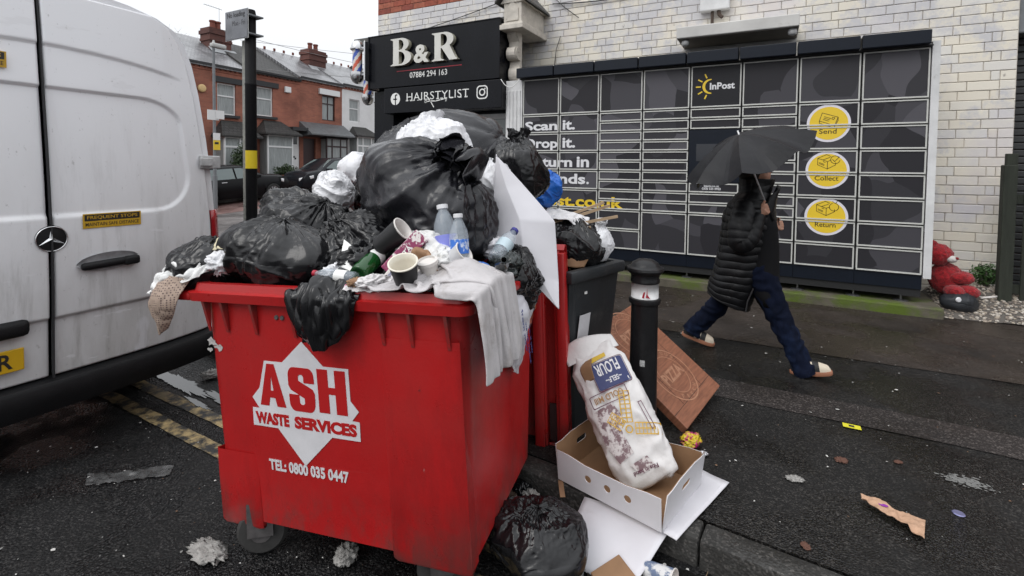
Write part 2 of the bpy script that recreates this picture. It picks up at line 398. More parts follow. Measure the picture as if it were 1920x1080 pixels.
# the road reaches to the horizon; it climbs along the side street
xs = [-300, -120, -60, -40, -30, -24, -20, -17, -14, -11, -8.7, -7.601, -7.6, 0, 8, 30, 120, 300]; ys = [-300, -60, -15, -4, 0, 3, 6, 9.6, 12, 15, 18, 22, 28, 40, 70, 300]
mb = MB(); mb.sheet([[(x, y, min(gz(x, y), 4.2)) for y in ys] for x in xs]); tag(mb.build('road', A_ROAD), kind='structure')
mb = MB(); mb.sheet([[(x, y, gz(x, y) + .004) for y in (5.2, 9.6, 12, 15, 18, 22, 28, 40, 60)] for x in (-16.6, -9.2)]); tag(mb.build('side_road', A_SIDE), kind='structure')
mb = MB(); mb.sheet([[(x, y, gz(x, y) + .008) for y in (7.0, 9.6, 12, 15, 18, 22, 28, 40)] for x in (-18.9, -15.9)]); tag(mb.build('parking_bay', A_RED), kind='structure')
# pavement in front of the shops, with a kerb round the corner
front = [(x, kerb_y(x) + .135) for x in np.linspace(30, -6.6, 20)]
cornr = [(-6.6 + 2.0*math.cos(a), kerb_y(-6.6) + .135 + 2.0 + 2.0*math.sin(a)) for a in np.linspace(-PI/2, -PI, 9)[1:]]
poly = front + cornr + [(-8.6, 60), (30, 60)]
mb = MB(); mb.add([(x, y, .12) for x, y in poly] + [(x, y, -.3) for x, y in poly], [list(range(len(poly)))] + [[i, i+1, i+1+len(poly), i+len(poly)] for i in range(len(poly)-1)])
tag(mb.build('pavement', A_PAVE), kind='structure')
mb = MB(); mb.sheet([[(x, y + .03*pn(np.array([x*1.3, y, 0.])), .124) for y in (3.49, 3.8)] for x in np.linspace(-6, 9, 60)]); tag(mb.build('pavement_trench_strip', A_STRIP), kind='structure')
mb = MB(); mb.sheet([[(x, y if y > 5 else y + .02*x + .05*pn(np.array([x*.9, 3., 0.])), .124) for y in (4.72, 7.4)] for x in np.linspace(-6.5, 9, 60)]); tag(mb.build('pavement_resurfaced_strip', A_BROWN), kind='structure')
# kerb stones
kr = thing('kerb', None, None); tag(kr, kind='structure')
kb = MB(); kb.bbox(0, .908, 0, .13, -.25, .121, .012); 
x = -6.6; first = None; aK = math.atan(-.088)
while x < 9:
    M = T(x, kerb_y(x), rnd.uniform(-.004, .003)) @ RZ(aK + rnd.uniform(-.004, .004))
    if first is None: first = kb.build('kerb_stone', A_KERB, kr, auto=30); first.matrix_local = M
    else: copy_obj(first, kr, M)
    x += .915*math.cos(aK)
kb2 = MB(); kb2.sheet([[(-6.6 + r*math.cos(a), kerb_y(-6.6) + 2.135 + r*math.sin(a), z) for r, z in ((2.135, -.2), (2.135, .121), (2.0, .121))] for a in np.linspace(-PI/2, -PI, 12)]); kb2.build('kerb_corner', A_KERB, kr)
kb3 = MB(); kb3.box(-8.735, -8.6, 4.78, 60, -.2, .121); kb3.build('side_kerb', A_KERB, kr)
# far pavement in front of the houses
mb = MB(); mb.sheet([[(x, y, gz(x, y) + z) for y in (-40, -5, 3, 9.6, 12, 15, 18, 22, 28, 40, 60)] for x, z in ((-19.0, -.1), (-19.0, .11), (-24, .11))]); tag(mb.build('far_pavement', A_SIDE), kind='structure')
# double yellow lines, worn
YL = mat('worn_yellow_paint', (.40, .30, .15), .5, var=.25, vscale=30, dirt=(.03, .03, .03), dscale=9, dlo=.42, dhi=.56, bump=.4, bscale=220, coords='Position')
for k, y0 in enumerate((1.60, 1.795)):
    mb = MB(); mb.sheet([[(x, y0 + dy - .03*(x + 3) + .004*rnd.uniform(-1, 1), .004) for dy in (0, .085)] for x in np.linspace(-12, 2, 160)]); tag(mb.build('yellow_line', YL), kind='structure')
# standing water in the gutter
PW = mat('gutter_water', (.006, .006, .006), .03, spec=.9, bump=.03, bscale=9)
def puddle(cx, cy, rx, ry, seed, rz=0., z=.007):
    R = random.Random(seed); pts = []
    for k in range(260):
        a = 2*PI*k/260; r = 1 + .4*noise.noise(Vector((math.cos(a)*2.2, math.sin(a)*2.2, seed))) + .3*noise.noise(Vector((math.cos(a)*9, math.sin(a)*3, seed))) + .22*noise.noise(Vector((math.cos(a)*28, math.sin(a)*7, seed)))
        x, y = rx*r*math.cos(a), ry*r*math.sin(a); pts.append((cx + x*math.cos(rz) - y*math.sin(rz), cy + x*math.sin(rz) + y*math.cos(rz)))
    ground_sheet('puddle', PW, pts, z)
puddle(-3.85, 2.02, .40, .055, 3, -.08); puddle(-3.15, 2.0, .36, .05, 21, -.1); puddle(-2.75, 2.08, .5, .06, 8, -.08); puddle(-3.4, 1.90, .14, .02, 22, -.1); puddle(-.3, 1.98, .6, .05, 5, -.08)
# ------------------------------------------------------------------ the shop building: painted brick wall
WY = 7.4
def paint_mat(name, col):
    m = bpy.data.materials.new(name); m.use_nodes = True; MATS[name] = m; n = m.node_tree.nodes; l = m.node_tree.links; b = n['Principled BSDF']
    pos = n.new('ShaderNodeNewGeometry').outputs['Position']
    def nz(sc, det=6, rough=.6):
        t = n.new('ShaderNodeTexNoise'); t.inputs['Scale'].default_value = sc; t.inputs['Detail'].default_value = det; t.inputs['Roughness'].default_value = rough; l.new(pos, t.inputs['Vector']); return t.outputs[0]
    def ramp(o, a, c): 
        r = n.new('ShaderNodeMapRange'); r.inputs[1].default_value = a; r.inputs[2].default_value = c; l.new(o, r.inputs[0]); return r.outputs[0]
    def mixc(f, a, c):
        k = n.new('ShaderNodeMix'); k.data_type = 'RGBA'; l.new(f, k.inputs[0])
        if isinstance(a, tuple): k.inputs[6].default_value = (*a, 1)
        else: l.new(a, k.inputs[6])
        k.inputs[7].default_value = (*c, 1); return k.outputs[2]
    c1 = mixc(ramp(nz(1.1), .5, .62), col, tuple(x*.86 for x in (col[0], col[1]*1.0, col[2]*1.12)))
    sepz = n.new('ShaderNodeSeparateXYZ'); l.new(pos, sepz.inputs[0])
    zr = ramp(sepz.outputs[2], 2.0, 4.2)
    mul = n.new('ShaderNodeMath'); mul.operation = 'MULTIPLY_ADD'; l.new(zr, mul.inputs[0]); mul.inputs[1].default_value = .12; l.new(nz(2.6, 9, .72), mul.inputs[2])
    c2 = mixc(ramp(mul.outputs[0], .545, .66), c1, (.52, .51, .52))      # worn to the pale grey under-coat, most under the roof drip
    c3 = mixc(ramp(nz(9, 8, .7), .66, .70), c2, (.30, .27, .24))
    c4 = mixc(ramp(nz(1.9, 9, .62), .735, .75), c3, (.20, .055, .045))   # bare red patches
    l.new(c4, b.inputs['Base Color']); b.inputs['Roughness'].default_value = .62
    bp = n.new('ShaderNodeBump'); bp.inputs['Strength'].default_value = .35; bp.inputs['Distance'].default_value = .006; l.new(nz(45, 6), bp.inputs['Height']); l.new(bp.outputs[0], b.inputs['Normal'])
    return m
CREAMS = [paint_mat('cream_painted_brick_%s' % k, c) for k, c in (('a', (.69, .64, .545)), ('b', (.67, .635, .565)), ('c', (.65, .625, .58)), ('d', (.71, .665, .575)))]
REDB = [mat('red_brick_%s' % k, c, .8, var=.3, vscale=14, bump=.6, bscale=60, dirt=(.08, .05, .045), dscale=5, dlo=.6, dhi=.75, coords='Position') for k, c in (('a', (.30, .075, .045)), ('b', (.24, .06, .04)), ('c', (.33, .10, .06)))]
MORT = mat('dirty_mortar', (.50, .46, .40), .85, var=.4, vscale=4, bump=.4, bscale=80, coords='Position')
BLACKP = mat('black_sign_panel', (.004, .0045, .007), .25, spec=.22, var=.25, vscale=3, rvar=.06)
WHITEP = mat('white_paint', (.62, .62, .62), .5, var=.16, vscale=5, dirt=(.3, .29, .27), dscale=9, dlo=.62, dhi=.8)
STONE = mat('painted_stone', (.56, .52, .46), .7, var=.22, vscale=7, bump=.5, bscale=40, dirt=(.16, .11, .08), dscale=11, dlo=.6, dhi=.72)
DGLASS = mat('dark_glass', (.02, .022, .024), .06, spec=.7)
shop = thing('shop_building', 'cream painted brick end building behind the parcel locker, red brick at its top corner', 'building', (0, WY, 0))
mb = MB(); mb.box(-6.96, 2.35, .012, 8, 0, 7.0); wall = mb.build('wall', MORT, shop)
PITCH, BL, BHt = .1075, .278, .1028
def brick_mesh(w, m):
    b = MB(); e = .004
    b.add([(0, .03, 0), (w, .03, 0), (w, .03, BHt), (0, .03, BHt), (e*.3, .004, e*.3), (w-e*.3, .004, e*.3), (w-e*.3, .004, BHt-e*.3), (e*.3, .004, BHt-e*.3), (e*1.6, 0, e*1.6), (w-e*1.6, 0, e*1.6), (w-e*1.6, 0, BHt-e*1.6), (e*1.6, 0, BHt-e*1.6)],
          [(8,9,10,11)] + [(a+4, (a+1) % 4+4, (a+1) % 4+8, a+8) for a in range(4)] + [(a, (a+1) % 4, (a+1) % 4+4, a+4) for a in range(4)])
    me = bpy.data.meshes.new('brick'); me.from_pydata(b.v, [], b.f); me.materials.append(m); return me
BM = {}
def get_brick(w, m):
    k = (round(w, 3), m.name)
    if k not in BM: BM[k] = brick_mesh(w, m)
    return BM[k]
fwd = Vector((-.468, .884, 0)); bricks = []
row = 0; z = .2
while z < 5.3:
    red = z > 4.6
    # start from the right end: closers alternate
    segs = []; xr = 2.345
    if row % 2: pat = [.13, .075]
    else: pat = []
    k = 0
    while xr > -6.95:
        if k < len(pat): w = pat[k]
        else: w = BL - .0045 if rnd.random() > .06 else .132
        w = min(w, xr + 6.955)
        if w > .03: segs.append((xr - w, w))
        xr -= w + .0048; k += 1
    for xl, w in segs:
        hidden = xl > -6.2 and xl + w < 1.35 and z < 2.95
        if not hidden: bricks.append((xl, z, w, rnd.choice(REDB) if red else rnd.choice(CREAMS)))
    z += PITCH; row += 1
def seen(b):
    p = Vector((b[0] + b[2]/2, WY, b[1] + .05 - 1.62)); d = p.dot(fwd); u = p.dot(Vector((.884, .468, 0)))/d; v = p.z/d
    return -1.05 < u < 1.05 and -.6 < v < .352 and not (b[0] > -6.1 and b[0] < -3.6 and b[1] < 3.85) and not (b[0] < 1.35 and b[0] > -3.6 and b[1] < 3.1)
vis = sorted([b for b in bricks if seen(b)], key=lambda b: Vector((b[0], WY, 0)).dot(fwd)); rest = [b for b in bricks if not seen(b)] + vis[300:]
for xl, zz, w, m in vis[:300]:
    o = bpy.data.objects.new('brick', get_brick(w, m)); COL.objects.link(o); o.parent = wall; o.matrix_local = T(xl, rnd.uniform(-.0025, .0025), zz)
mb = MB(); mats = CREAMS + REDB
for xl, zz, w, m in rest:
    mb.cur = mats.index(m); src = get_brick(w, m); dy = rnd.uniform(-.0025, .0025)
    mb.add([(v.co.x + xl, v.co.y + dy, v.co.z + zz) for v in src.vertices], [list(p.vertices) for p in src.polygons])
tag(mb.build('brickwork', mats, wall), kind='stuff')
# shopfront woodwork under the sign
mb = MB(); mb.box(-6.30, -5.86, -.78, 0, 0, 2.95); mb.box(-5.86, -3.62, -.5, 0, 2.50, 2.56); mb.box(-5.86, -4.9, -.5, -.44, 0, .55); mb.build('shopfront_frame', BLACKP, shop)
mb = MB(); mb.box(-5.84, -4.92, -.46, -.44, .56, 2.5); mb.build('shop_window', DGLASS, shop)
dr = MB(); dr.box(-4.86, -4.78, -.50, -.4, .12, 2.5); dr.box(-3.74, -3.64, -.50, -.4, .12, 2.5); dr.box(-4.78, -3.74, -.50, -.4, 2.42, 2.5); dr.box(-4.78, -3.74, -.50, -.4, 2.02, 2.09); dr.box(-4.78, -3.74, -.5, -.4, .12, .9)
do = dr.build('shop_door', WHITEP, shop)
mb = MB(); mb.box(-4.78, -3.74, -.46, -.45, .9, 2.02); mb.box(-4.78, -3.74, -.46, -.45, 2.09, 2.42); mb.build('door_glass', mat('shop_glass', (.16, .18, .18), .08, spec=.8), do)
mb = MB()
mb.box(-3.62, -3.345, -.79, 0, 0, 2.95)
for k in range(4): mb.bbox(-3.60 + k*.062, -3.555 + k*.062, -.805, -.78, .3, 2.8, .012)
mb.build('pilaster', WHITEP, shop)
# console bracket: scroll profile with a gabled block on top
pts = [(0, 0)] + [(.06 + .07*math.cos(a), .12 + .1*math.sin(a)) for a in np.linspace(-1.4, 1.3, 7)] + [(.05, .32)] + [(.12 + .1*math.cos(a), .42 + .1*math.sin(a)) for a in np.linspace(-1.7, 1.7, 9)] + [(.1, .6), (.18, .68), (.2, .78), (.2, .8), (0, .8)]
cons = MB(); cons.prism(pts, .14, T(-3.64, -.55, 2.97) @ RZ(-PI/2)); cons.prism([(p[0]*.86, p[1]*.985 + .004) for p in pts], .18, T(-3.66, -.55, 2.97) @ RZ(-PI/2))
cons.bbox(-3.70, -3.30, -.90, 0, 3.70, 3.78, .012); cons.bbox(-3.68, -3.32, -.86, 0, 3.78, 3.81, .01); cons.bbox(-3.66, -3.36, -.82, 0, 3.81, 4.12, .01)
cons.prism([(-.2, 0), (.2, 0), (0, .22)], .84, T(-3.51, -.84, 4.11)); cons.prism([(-.1, .02), (.1, .02), (.1, .2), (0, .32), (-.1, .2)], .02, T(-3.51, -.835, 3.82))
co = cons.build('console_bracket', STONE, shop)
mb = MB(); mb.prism([(-.25, 0), (0, .27), (.25, 0), (.25, .03), (0, .31), (-.25, .03)], .93, T(-3.51, -.93, 4.10)); mb.build('bracket_capping', mat('mossy_lead', (.10, .10, .095), .7, var=.4, vscale=20, bump=.6, bscale=50), co)
mb = MB(); mb.box(-6.96, -3.72, -.62, 0, 3.90, 3.99); mb.build('fascia_cornice', mat('peeling_cornice', (.09, .09, .085), .7, var=.4, vscale=9, dirt=(.5, .48, .44), dscale=7, dlo=.6, dhi=.64, coords='Position'), shop)
mb = MB(); mb.box(-6.36, -6.2, -.6, 0, 2.0, 3.9); mb.build('corner_boxing', BLACKP, shop)

# ------------------------------------------------------------------ barber sign
sign = thing('shop_sign', 'black fascia sign reading B&R HAIRSTYLIST with raised silver letters above the shop', 'sign', (0, 6.5, 2.55))
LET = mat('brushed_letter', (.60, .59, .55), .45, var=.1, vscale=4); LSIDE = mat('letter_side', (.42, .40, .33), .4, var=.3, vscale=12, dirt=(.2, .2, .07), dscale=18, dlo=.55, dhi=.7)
PRINT = mat('white_print', (.72, .72, .70), .5); SIGNRED = mat('sign_red', (.35, .012, .03), .4)
mb = MB(); mb.bbox(-6.315, -3.68, 0, .35, .435, 1.33, .006); mb.box(-6.33, -6.30, -.012, .35, .42, 1.345); mb.box(-6.33, -3.68, -.012, .35, 1.33, 1.345); mb.build('fascia_panel', BLACKP, sign)
mb = MB(); mb.bbox(-5.945, -3.625, -.02, .30, -.01, .415, .006); mb.build('lower_panel', BLACKP, sign)
SB = [[(0,1),(.52,1)] + arc(.52,.765,.36,.235,90,-62) + arc(.54,.275,.46,.275,68,-90) + [(0,0),(0,.035),(.06,.045),(.12,.09),(.12,.91),(.06,.955),(0,.965)],
      [(.40,.94),(.46,.94)] + arc(.44,.755,.19,.185,80,-80) + [(.40,.565)], [(.40,.51),(.47,.51)] + arc(.46,.275,.23,.225,85,-85) + [(.40,.05)]]
SR = [[(0,1),(.5,1)] + arc(.5,.74,.36,.26,90,-55) + [(.93,.09),(1.0,.04),(1.0,0),(.70,0),(.40,.44),(.36,.44),(.36,.09),(.42,.045),(.48,.035),(.48,0),(0,0),(0,.035),(.06,.045),(.11,.09),(.11,.91),(.06,.955),(0,.965)],
      [(.36,.94),(.42,.94)] + arc(.42,.735,.19,.205,85,-85) + [(.36,.50)]]
def letter3d(name, loops, x, z, w, h, ext):
    me = curve_mesh([[(p[0]*w, p[1]*h) for p in lp] for lp in loops], ext/2); me.materials.clear(); me.materials.append(LET); me.materials.append(LSIDE); me.name = name
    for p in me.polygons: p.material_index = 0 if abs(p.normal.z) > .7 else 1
    o = bpy.data.objects.new(name, me); COL.objects.link(o); o.parent = sign; o.matrix_local = T(x, -.004, z) @ TM @ T(0, 0, ext/2); return o
letter3d('letter', SB, -5.75, .772, .44, .452, .075); letter3d('letter', SR, -4.89, .775, .49, .445, .075)
am = text('letter', '&', LET, T(-5.262, -.004, .78), .315, .295, sign, bold=.03, ext=.07); am.data.materials.append(LSIDE)
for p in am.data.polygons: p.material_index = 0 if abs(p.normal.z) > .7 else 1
mb = MB(); mb.box(-5.68, -4.36, -.004, -.001, .688, .70); mb.build('red_line', SIGNRED, sign)
text('phone_number', '07884 294 163', PRINT, T(-5.402, -.001, .562), .76, .095, sign, bold=.005)
hs = text('lettering', 'HAIRSTYLIST', PRINT, T(-5.448, -.021, .182), 1.236, .128, sign, bold=-.004, spacing=1.05)
# serifs on the stems of the word
SF = MB()
for fx in (.003, .072, .112, .196, .224, .33, .362, .512, .575, .64, .735, .865, .955):
    for zz in ((.178, .19) if fx not in (.112, .196) else (.178,)): SF.box(-5.448 + fx*1.236 - .022, -5.448 + fx*1.236 + .034, -.0225, -.021, zz, zz + .008)
SF.build('serif', PRINT, sign)
fb = shape('social_icon', [circ(-5.694, .229, .102)], PRINT, T(0, -.021, 0), sign)
strokes('icon_letter', [[(-5.66, .295), (-5.68, .295), (-5.692, .28), (-5.692, .13)], [(-5.73, .225), (-5.665, .225)]], .022, BLACKP, T(0, -.0225, 0), sign)
def rrect(cx, cy, w, h, r): return arc(cx+w/2-r, cy+h/2-r, r, r, 0, 90, 6) + arc(cx-w/2+r, cy+h/2-r, r, r, 90, 180, 6) + arc(cx-w/2+r, cy-h/2+r, r, r, 180, 270, 6) + arc(cx+w/2-r, cy-h/2+r, r, r, 270, 360, 6)
shape('social_icon', [rrect(-3.969, .238, .2, .208, .06), rrect(-3.969, .238, .165, .172, .047)], PRINT, T(0, -.021, 0), sign)
shape('icon_ring', [circ(-3.969, .238, .056), circ(-3.969, .238, .036)], PRINT, T(0, -.021, 0), sign); shape('icon_dot', [circ(-3.918, .29, .012, 12)], PRINT, T(0, -.021, 0), sign)
strokes('scissors', [[(-5.07, .16), (-5.05, .175), (-5.03, .165), (-5.03, .145), (-5.05, .135), (-5.07, .145), (-5.07, .16)], [(-5.0, .215), (-4.95, .15), (-4.886, .055)], [(-5.03, .15), (-4.95, .158), (-4.85, .15), (-4.75, .165), (-4.68, .178), (-4.64, .17), (-4.634, .15), (-4.65, .14)]], .014, PRINT, T(0, -.023, 0), sign)
# barber poles
CHROME = mat('chrome', (.55, .55, .56), .18, metal=1.); STRW = mat('pole_white', (.62, .6, .57), .3); STRB = mat('pole_blue', (.05, .10, .42), .3); STRR = mat('pole_orange', (.55, .10, .05), .3)
def barber(loc, label, s=1.):
    t = thing('barber_pole', label, 'barber pole', loc, 0, 'barber poles at the sign corner')
    mb = MB(); mb.lathe([(.0, .82), (.05, .81), (.09, .775), (.108, .72), (.112, .69), (.125, .68), (.125, .66), (.1, .64)], 24); mb.build('cap', CHROME, t, auto=40)
    n = 36; rows = 24; mb = MB(); vs = []
    for i in range(rows + 1):
        for k in range(n): a = 2*PI*k/n; vs.append((.085*math.cos(a), .085*math.sin(a), .26 + .38*i/rows))
    mb.add(vs, [])
    for i in range(rows):
        for k in range(n):
            u = ((k/n*2 - i/rows*1.0 + .35) % 1.0)
            mb.cur = 1 if u < .28 else (2 if .5 < u < .78 else 0); mb.f.append([i*n+k, i*n+(k+1) % n, (i+1)*n+(k+1) % n, (i+1)*n+k]); mb.mi.append(mb.cur)
    cy = mb.build('striped_cylinder', [STRW, STRB, STRR], t, smooth=True)
    mb = MB(); mb.lathe([(.1, .27), (.12, .26), (.122, .22), (.12, .2), (.11, .15), (.085, .1), (.045, .065), (0, .055)], 24); mb.build('lower_cup', CHROME, t, auto=40)
    mb = MB(); mb.box(.08, .2, -.02, .02, .66, .69); mb.box(.08, .2, -.02, .02, .2, .23); mb.bbox(.19, .22, -.05, .05, .1, .78, .008); mb.build('wall_bracket', CHROME, t)
barber((-6.51, 6.42, 3.02), 'chrome barber pole with blue and orange stripes fixed to the black sign edge')
barber((-7.12, 7.3, 2.78), 'lower barber pole half hidden behind the front one at the corner')

# ------------------------------------------------------------------ parcel locker
def camo(name, cols):
    m = bpy.data.materials.new(name); m.use_nodes = True; MATS[name] = m; n = m.node_tree.nodes; l = m.node_tree.links; b = n['Principled BSDF']
    pos = n.new('ShaderNodeNewGeometry').outputs['Position']
    wn_ = n.new('ShaderNodeTexNoise'); wn_.inputs['Scale'].default_value = 1.6; wn_.inputs['Detail'].default_value = 1; l.new(pos, wn_.inputs['Vector'])
    a = n.new('ShaderNodeMix'); a.data_type = 'VECTOR'; a.inputs[0].default_value = .42; l.new(pos, a.inputs[4]); l.new(wn_.outputs['Color'], a.inputs[5])
    mp = n.new('ShaderNodeMapping'); mp.inputs['Scale'].default_value = (1, 0, .8); mp.inputs['Rotation'].default_value = (0, .5, 0); l.new(a.outputs[1], mp.inputs[0])
    v = n.new('ShaderNodeTexVoronoi'); v.inputs['Scale'].default_value = 4.6; v.inputs['Randomness'].default_value = 1; l.new(mp.outputs[0], v.inputs['Vector'])
    s = n.new('ShaderNodeSeparateColor'); l.new(v.outputs['Color'], s.inputs[0])
    cr = n.new('ShaderNodeValToRGB'); cr.color_ramp.interpolation = 'CONSTANT'; e = cr.color_ramp.elements
    e[0].position = 0; e[0].color = (*cols[0], 1); e[1].position = .36; e[1].color = (*cols[1], 1)
    for p, c in ((.58, cols[2]), (.84, cols[3])): q = e.new(p); q.color = (*c, 1)
    l.new(s.outputs[0], cr.inputs[0]); l.new(cr.outputs[0], b.inputs['Base Color']); b.inputs['Roughness'].default_value = .42; b.inputs['Specular IOR Level'].default_value = .2
    return m
CAMO = camo('locker_print', [(.024, .023, .027), (.035, .034, .039), (.056, .054, .062), (.080, .077, .088)])
PLAIND = mat('locker_plain', (.020, .020, .023), .42, spec=.2); NAVY = mat('locker_navy', (.006, .009, .016), .4, spec=.25, var=.15, vscale=6)
FRAME = mat('locker_frame', (.50, .50, .475), .42, var=.12, vscale=5); GAP = mat('locker_gap', (.012, .012, .013), .7); YEL = mat('locker_yellow', (.72, .50, .03), .42)
LOUT = mat('sticker_white', (.66, .64, .70), .45); LTXT = mat('locker_white', (.66, .66, .68), .42)
lk = thing('parcel_locker', 'long black parcel locker with white framed doors and yellow round stickers against brick wall', 'parcel locker', (0, 6.61, .23))
CXs = [-3.334 + .5965*i for i in range(9)]; Z0, Z1, ZT, UN = .535, 2.41, 2.945, .1339
cab = MB(); cab.box(CXs[0] + .003, CXs[8] - .003, .03, .74, .30 - .23, ZT + .01 - .23); cab.build('cabinet', GAP, lk)
def zed(i): return Z1 - UN*i - .23
layout = {0: [2]*7, 1: [2]*7, 2: [1]*10 + [2, 2], 3: [1]*10 + [4], 4: [1, 1, -5, 1, 1, 1, 4], 5: [1]*10 + [2, 2], 6: [2]*7, 7: [2]*7}
DM = {}
def door(c, z0, z1, m):
    w = CXs[c+1] - CXs[c] - .022; h = z1 - z0 - .016; k = (round(w, 3), round(h, 3), m.name)
    if k not in DM:
        p = MB(); p.box(0, w, 0, .03, 0, h); f = MB(); t = .013
        f.box(0, w, -.009, .02, h - t, h + .001); f.box(0, w, -.009, .02, -.001, t*1.25); f.box(-.001, t, -.0085, .02, t*1.25, h - t); f.box(w - t, w + .001, -.0085, .02, t*1.25, h - t)
        f.box(.004, w - .004, -.012, -.009, .001, .005)
        DM[k] = (p, f, None)
    p, f, done = DM[k]; M = T(CXs[c] + .011, 0, z0 + .008)
    if done is None:
        o = p.build('locker_door', m, lk); o.matrix_local = M; q = f.build('door_frame', FRAME, o); DM[k] = (p, f, (o, q))
    else: o = copy_obj(done[0], lk, M); copy_obj(done[1], o, Matrix())
    return o
for c in range(8):
    door(c, Z1 - .23, ZT - .23, PLAIND if c == 4 else CAMO)
    i = 0
    for u in layout[c]:
        if u > 0: door(c, zed(i + u), zed(i), CAMO)
        i += abs(u)
tp = MB(); tp.box(CXs[4] + .004, CXs[5] - .004, -.012, .02, zed(7) + .006, zed(2) - .006); tpo = tp.build('terminal_panel', NAVY, lk)
mb = MB(); mb.box(CXs[4] + .09, CXs[5] - .09, -.016, -.0125, zed(5), zed(3) - .05); mb.build('touch_screen', mat('screen_glass', (.03, .032, .038), .15), tpo)
cn = None
for c in range(8):
    mb = MB(); w = CXs[1] - CXs[0]
    mb.prism([(0, 0), (0, .15), (.16, .15), (.16, .14), (.02, .0)], w - .02, Matrix(((0, 1, 0, 0), (-1, 0, 0, 0), (0, 0, 1, 0), (0, 0, 0, 1))) @ T(-.0, 0, 0)) if False else mb.bbox(0, w - .012, -.13, .1, .012, .155, .008)
    if cn is None: cn = mb.build('canopy_segment', NAVY, lk); cn.matrix_local = T(CXs[0] - .05, 0, ZT - .23)
    else: copy_obj(cn, lk, T(CXs[0] - .05 + c*(w + .0045), 0, ZT - .23))
mb = MB(); mb.box(CXs[0] - .03, CXs[8], -.06, .3, ZT - .23, ZT + .012 - .23); mb.build('canopy_soffit', GAP, lk)
bs = None
for c in range(8):
    if bs is None: mb = MB(); mb.box(.002, CXs[1] - CXs[0] - .002, .012, .06, .385 - .23, Z0 - .23); bs = mb.build('base_panel', NAVY, lk); bs.matrix_local = T(CXs[0], 0, 0)
    else: copy_obj(bs, lk, T(CXs[c], 0, 0))
mb = MB(); mb.box(1.44, 1.508, -.014, .74, .51 - .23, 3.0 - .23); mb.build('white_end_panel', WHITEP, lk)
ft = None
for x in (-3.1, -2.2, -1.5, -.95, -.3, .3, .85, 1.28):
    if ft is None: mb = MB(); mb.lathe([(.07, 0), (.07, .008), (.03, .016), (.012, .02), (.012, .1)], 14); ft = mb.build('levelling_foot', mat('foot_steel', (.2, .2, .2), .4, metal=.8), lk, auto=40); ft.matrix_local = T(x, .10, 0)
    else: copy_obj(ft, lk, T(x, .10, 0))
# print on the doors
P0 = -.0015
def ltext(t, x, z, w, h, m=LTXT): return text('lettering', t, m, T(x, P0, z - .23), w, h, lk, bold=.03, ext=.0012)
ltext('Scan', -3.288, 2.186, .52, .135); ltext('it.', -2.685, 2.186, .187, .14); ltext('Drop', -3.285, 1.888, .525, .178); ltext('it.', -2.685, 1.928, .195, .145); ltext('Return', -3.285, 1.652, .755, .145); ltext('in', -2.463, 1.652, .185, .15); ltext('seconds', -3.285, 1.412, .955, .146); ltext('.', -2.312, 1.412, .036, .036)
ltext('inpost.co.uk', -3.285, 1.045, 1.502, .20, YEL)
ltext('InPost', -.718, 2.634, .285, .085)
shape('logo_crescent', [arc(-.712, 2.447, .093, .092, 80, 280, 20) + arc(-.695, 2.447, .078, .079, 265, 95, 20)], YEL, T(0, P0, 0), lk)
for a in (112, 147, 180, 213, 248):
    c, s = math.cos(math.radians(a)), math.sin(math.radians(a)); strokes('logo_ray', [[(-.712 + c*.118, 2.447 + s*.118), (-.712 + c*.165, 2.447 + s*.16)]], .016, YEL, T(0, P0, 0), lk)
text('lettering', 'inpost.co.uk\n0330 335 0950', LTXT, T(-.78, P0, 1.382 - .23), .22, .065, lk, bold=.02, ext=.001, align='CENTER')
ICON = mat('icon_ink', (.06, .045, .01), .5)
boxl = [[(-.09, .03), (-.09, .10), (0, .065), (0, -.015)], [(-.09, .03), (0, -.015), (.075, .03), (.075, .055)], [(-.09, .10), (-.01, .14), (.03, .12)], [(0, .065), (.03, .08)], [(-.045, .082), (.02, .11)], [(-.075, .055), (-.03, .035)], [(-.075, .043), (-.03, .023)], [(-.04, .065), (-.02, .056)]]
icons = {'Send': [[(-.085, .0), (-.06, .085), (.085, .035), (.055, -.055), (-.085, .0)], [(-.085, .0), (-.085, -.025), (.05, -.08), (.055, -.055)], [(.05, -.08), (.085, .0), (.085, .035)], [(-.04, .045), (.02, .022)], [(-.045, .03), (.01, .008)], [(-.05, .015), (.0, -.005)], [(.035, .035), (.055, .028), (.045, .01), (.028, .018), (.035, .035)]],
         'Collect': boxl + [arc(.07, .085, .042, .042, 30, 350, 16), [(.045, .088), (.065, .065), (.105, .115)]],
         'Return': boxl + [arc(.07, .08, .042, .042, 110, 420, 16), [(.055, .14), (.085, .12), (.1, .15)]]}
for nm, x, z, r in (('Send', .549, 2.176, .212), ('Collect', .552, 1.645, .212), ('Return', .556, 1.114, .212)):
    st = shape('round_sticker', [circ(0, 0, r, 56)], LOUT, T(x, P0 + .0008, z - .23), lk, ext=.0008)
    yd = shape('yellow_disc', [circ(0, 0, r*.875, 56)], YEL, T(0, -.001, 0), st, ext=.0008); yd.matrix_local = T(0, 0, .001)
    ic = strokes('icon', [[(p[0]*1.05, p[1]*1.05) for p in ln] for ln in icons[nm]], .006, ICON, T(x, P0 - .0016, z + .03 - .23), lk, ext=.0004)
    text('sticker_word', nm, ICON, T(x - .005 - {'Send': .085, 'Collect': .115, 'Return': .10}[nm], P0 - .0016, z - .118 - .23), {'Send': .17, 'Collect': .23, 'Return': .20}[nm], .055, lk, bold=.012, ext=.0004)
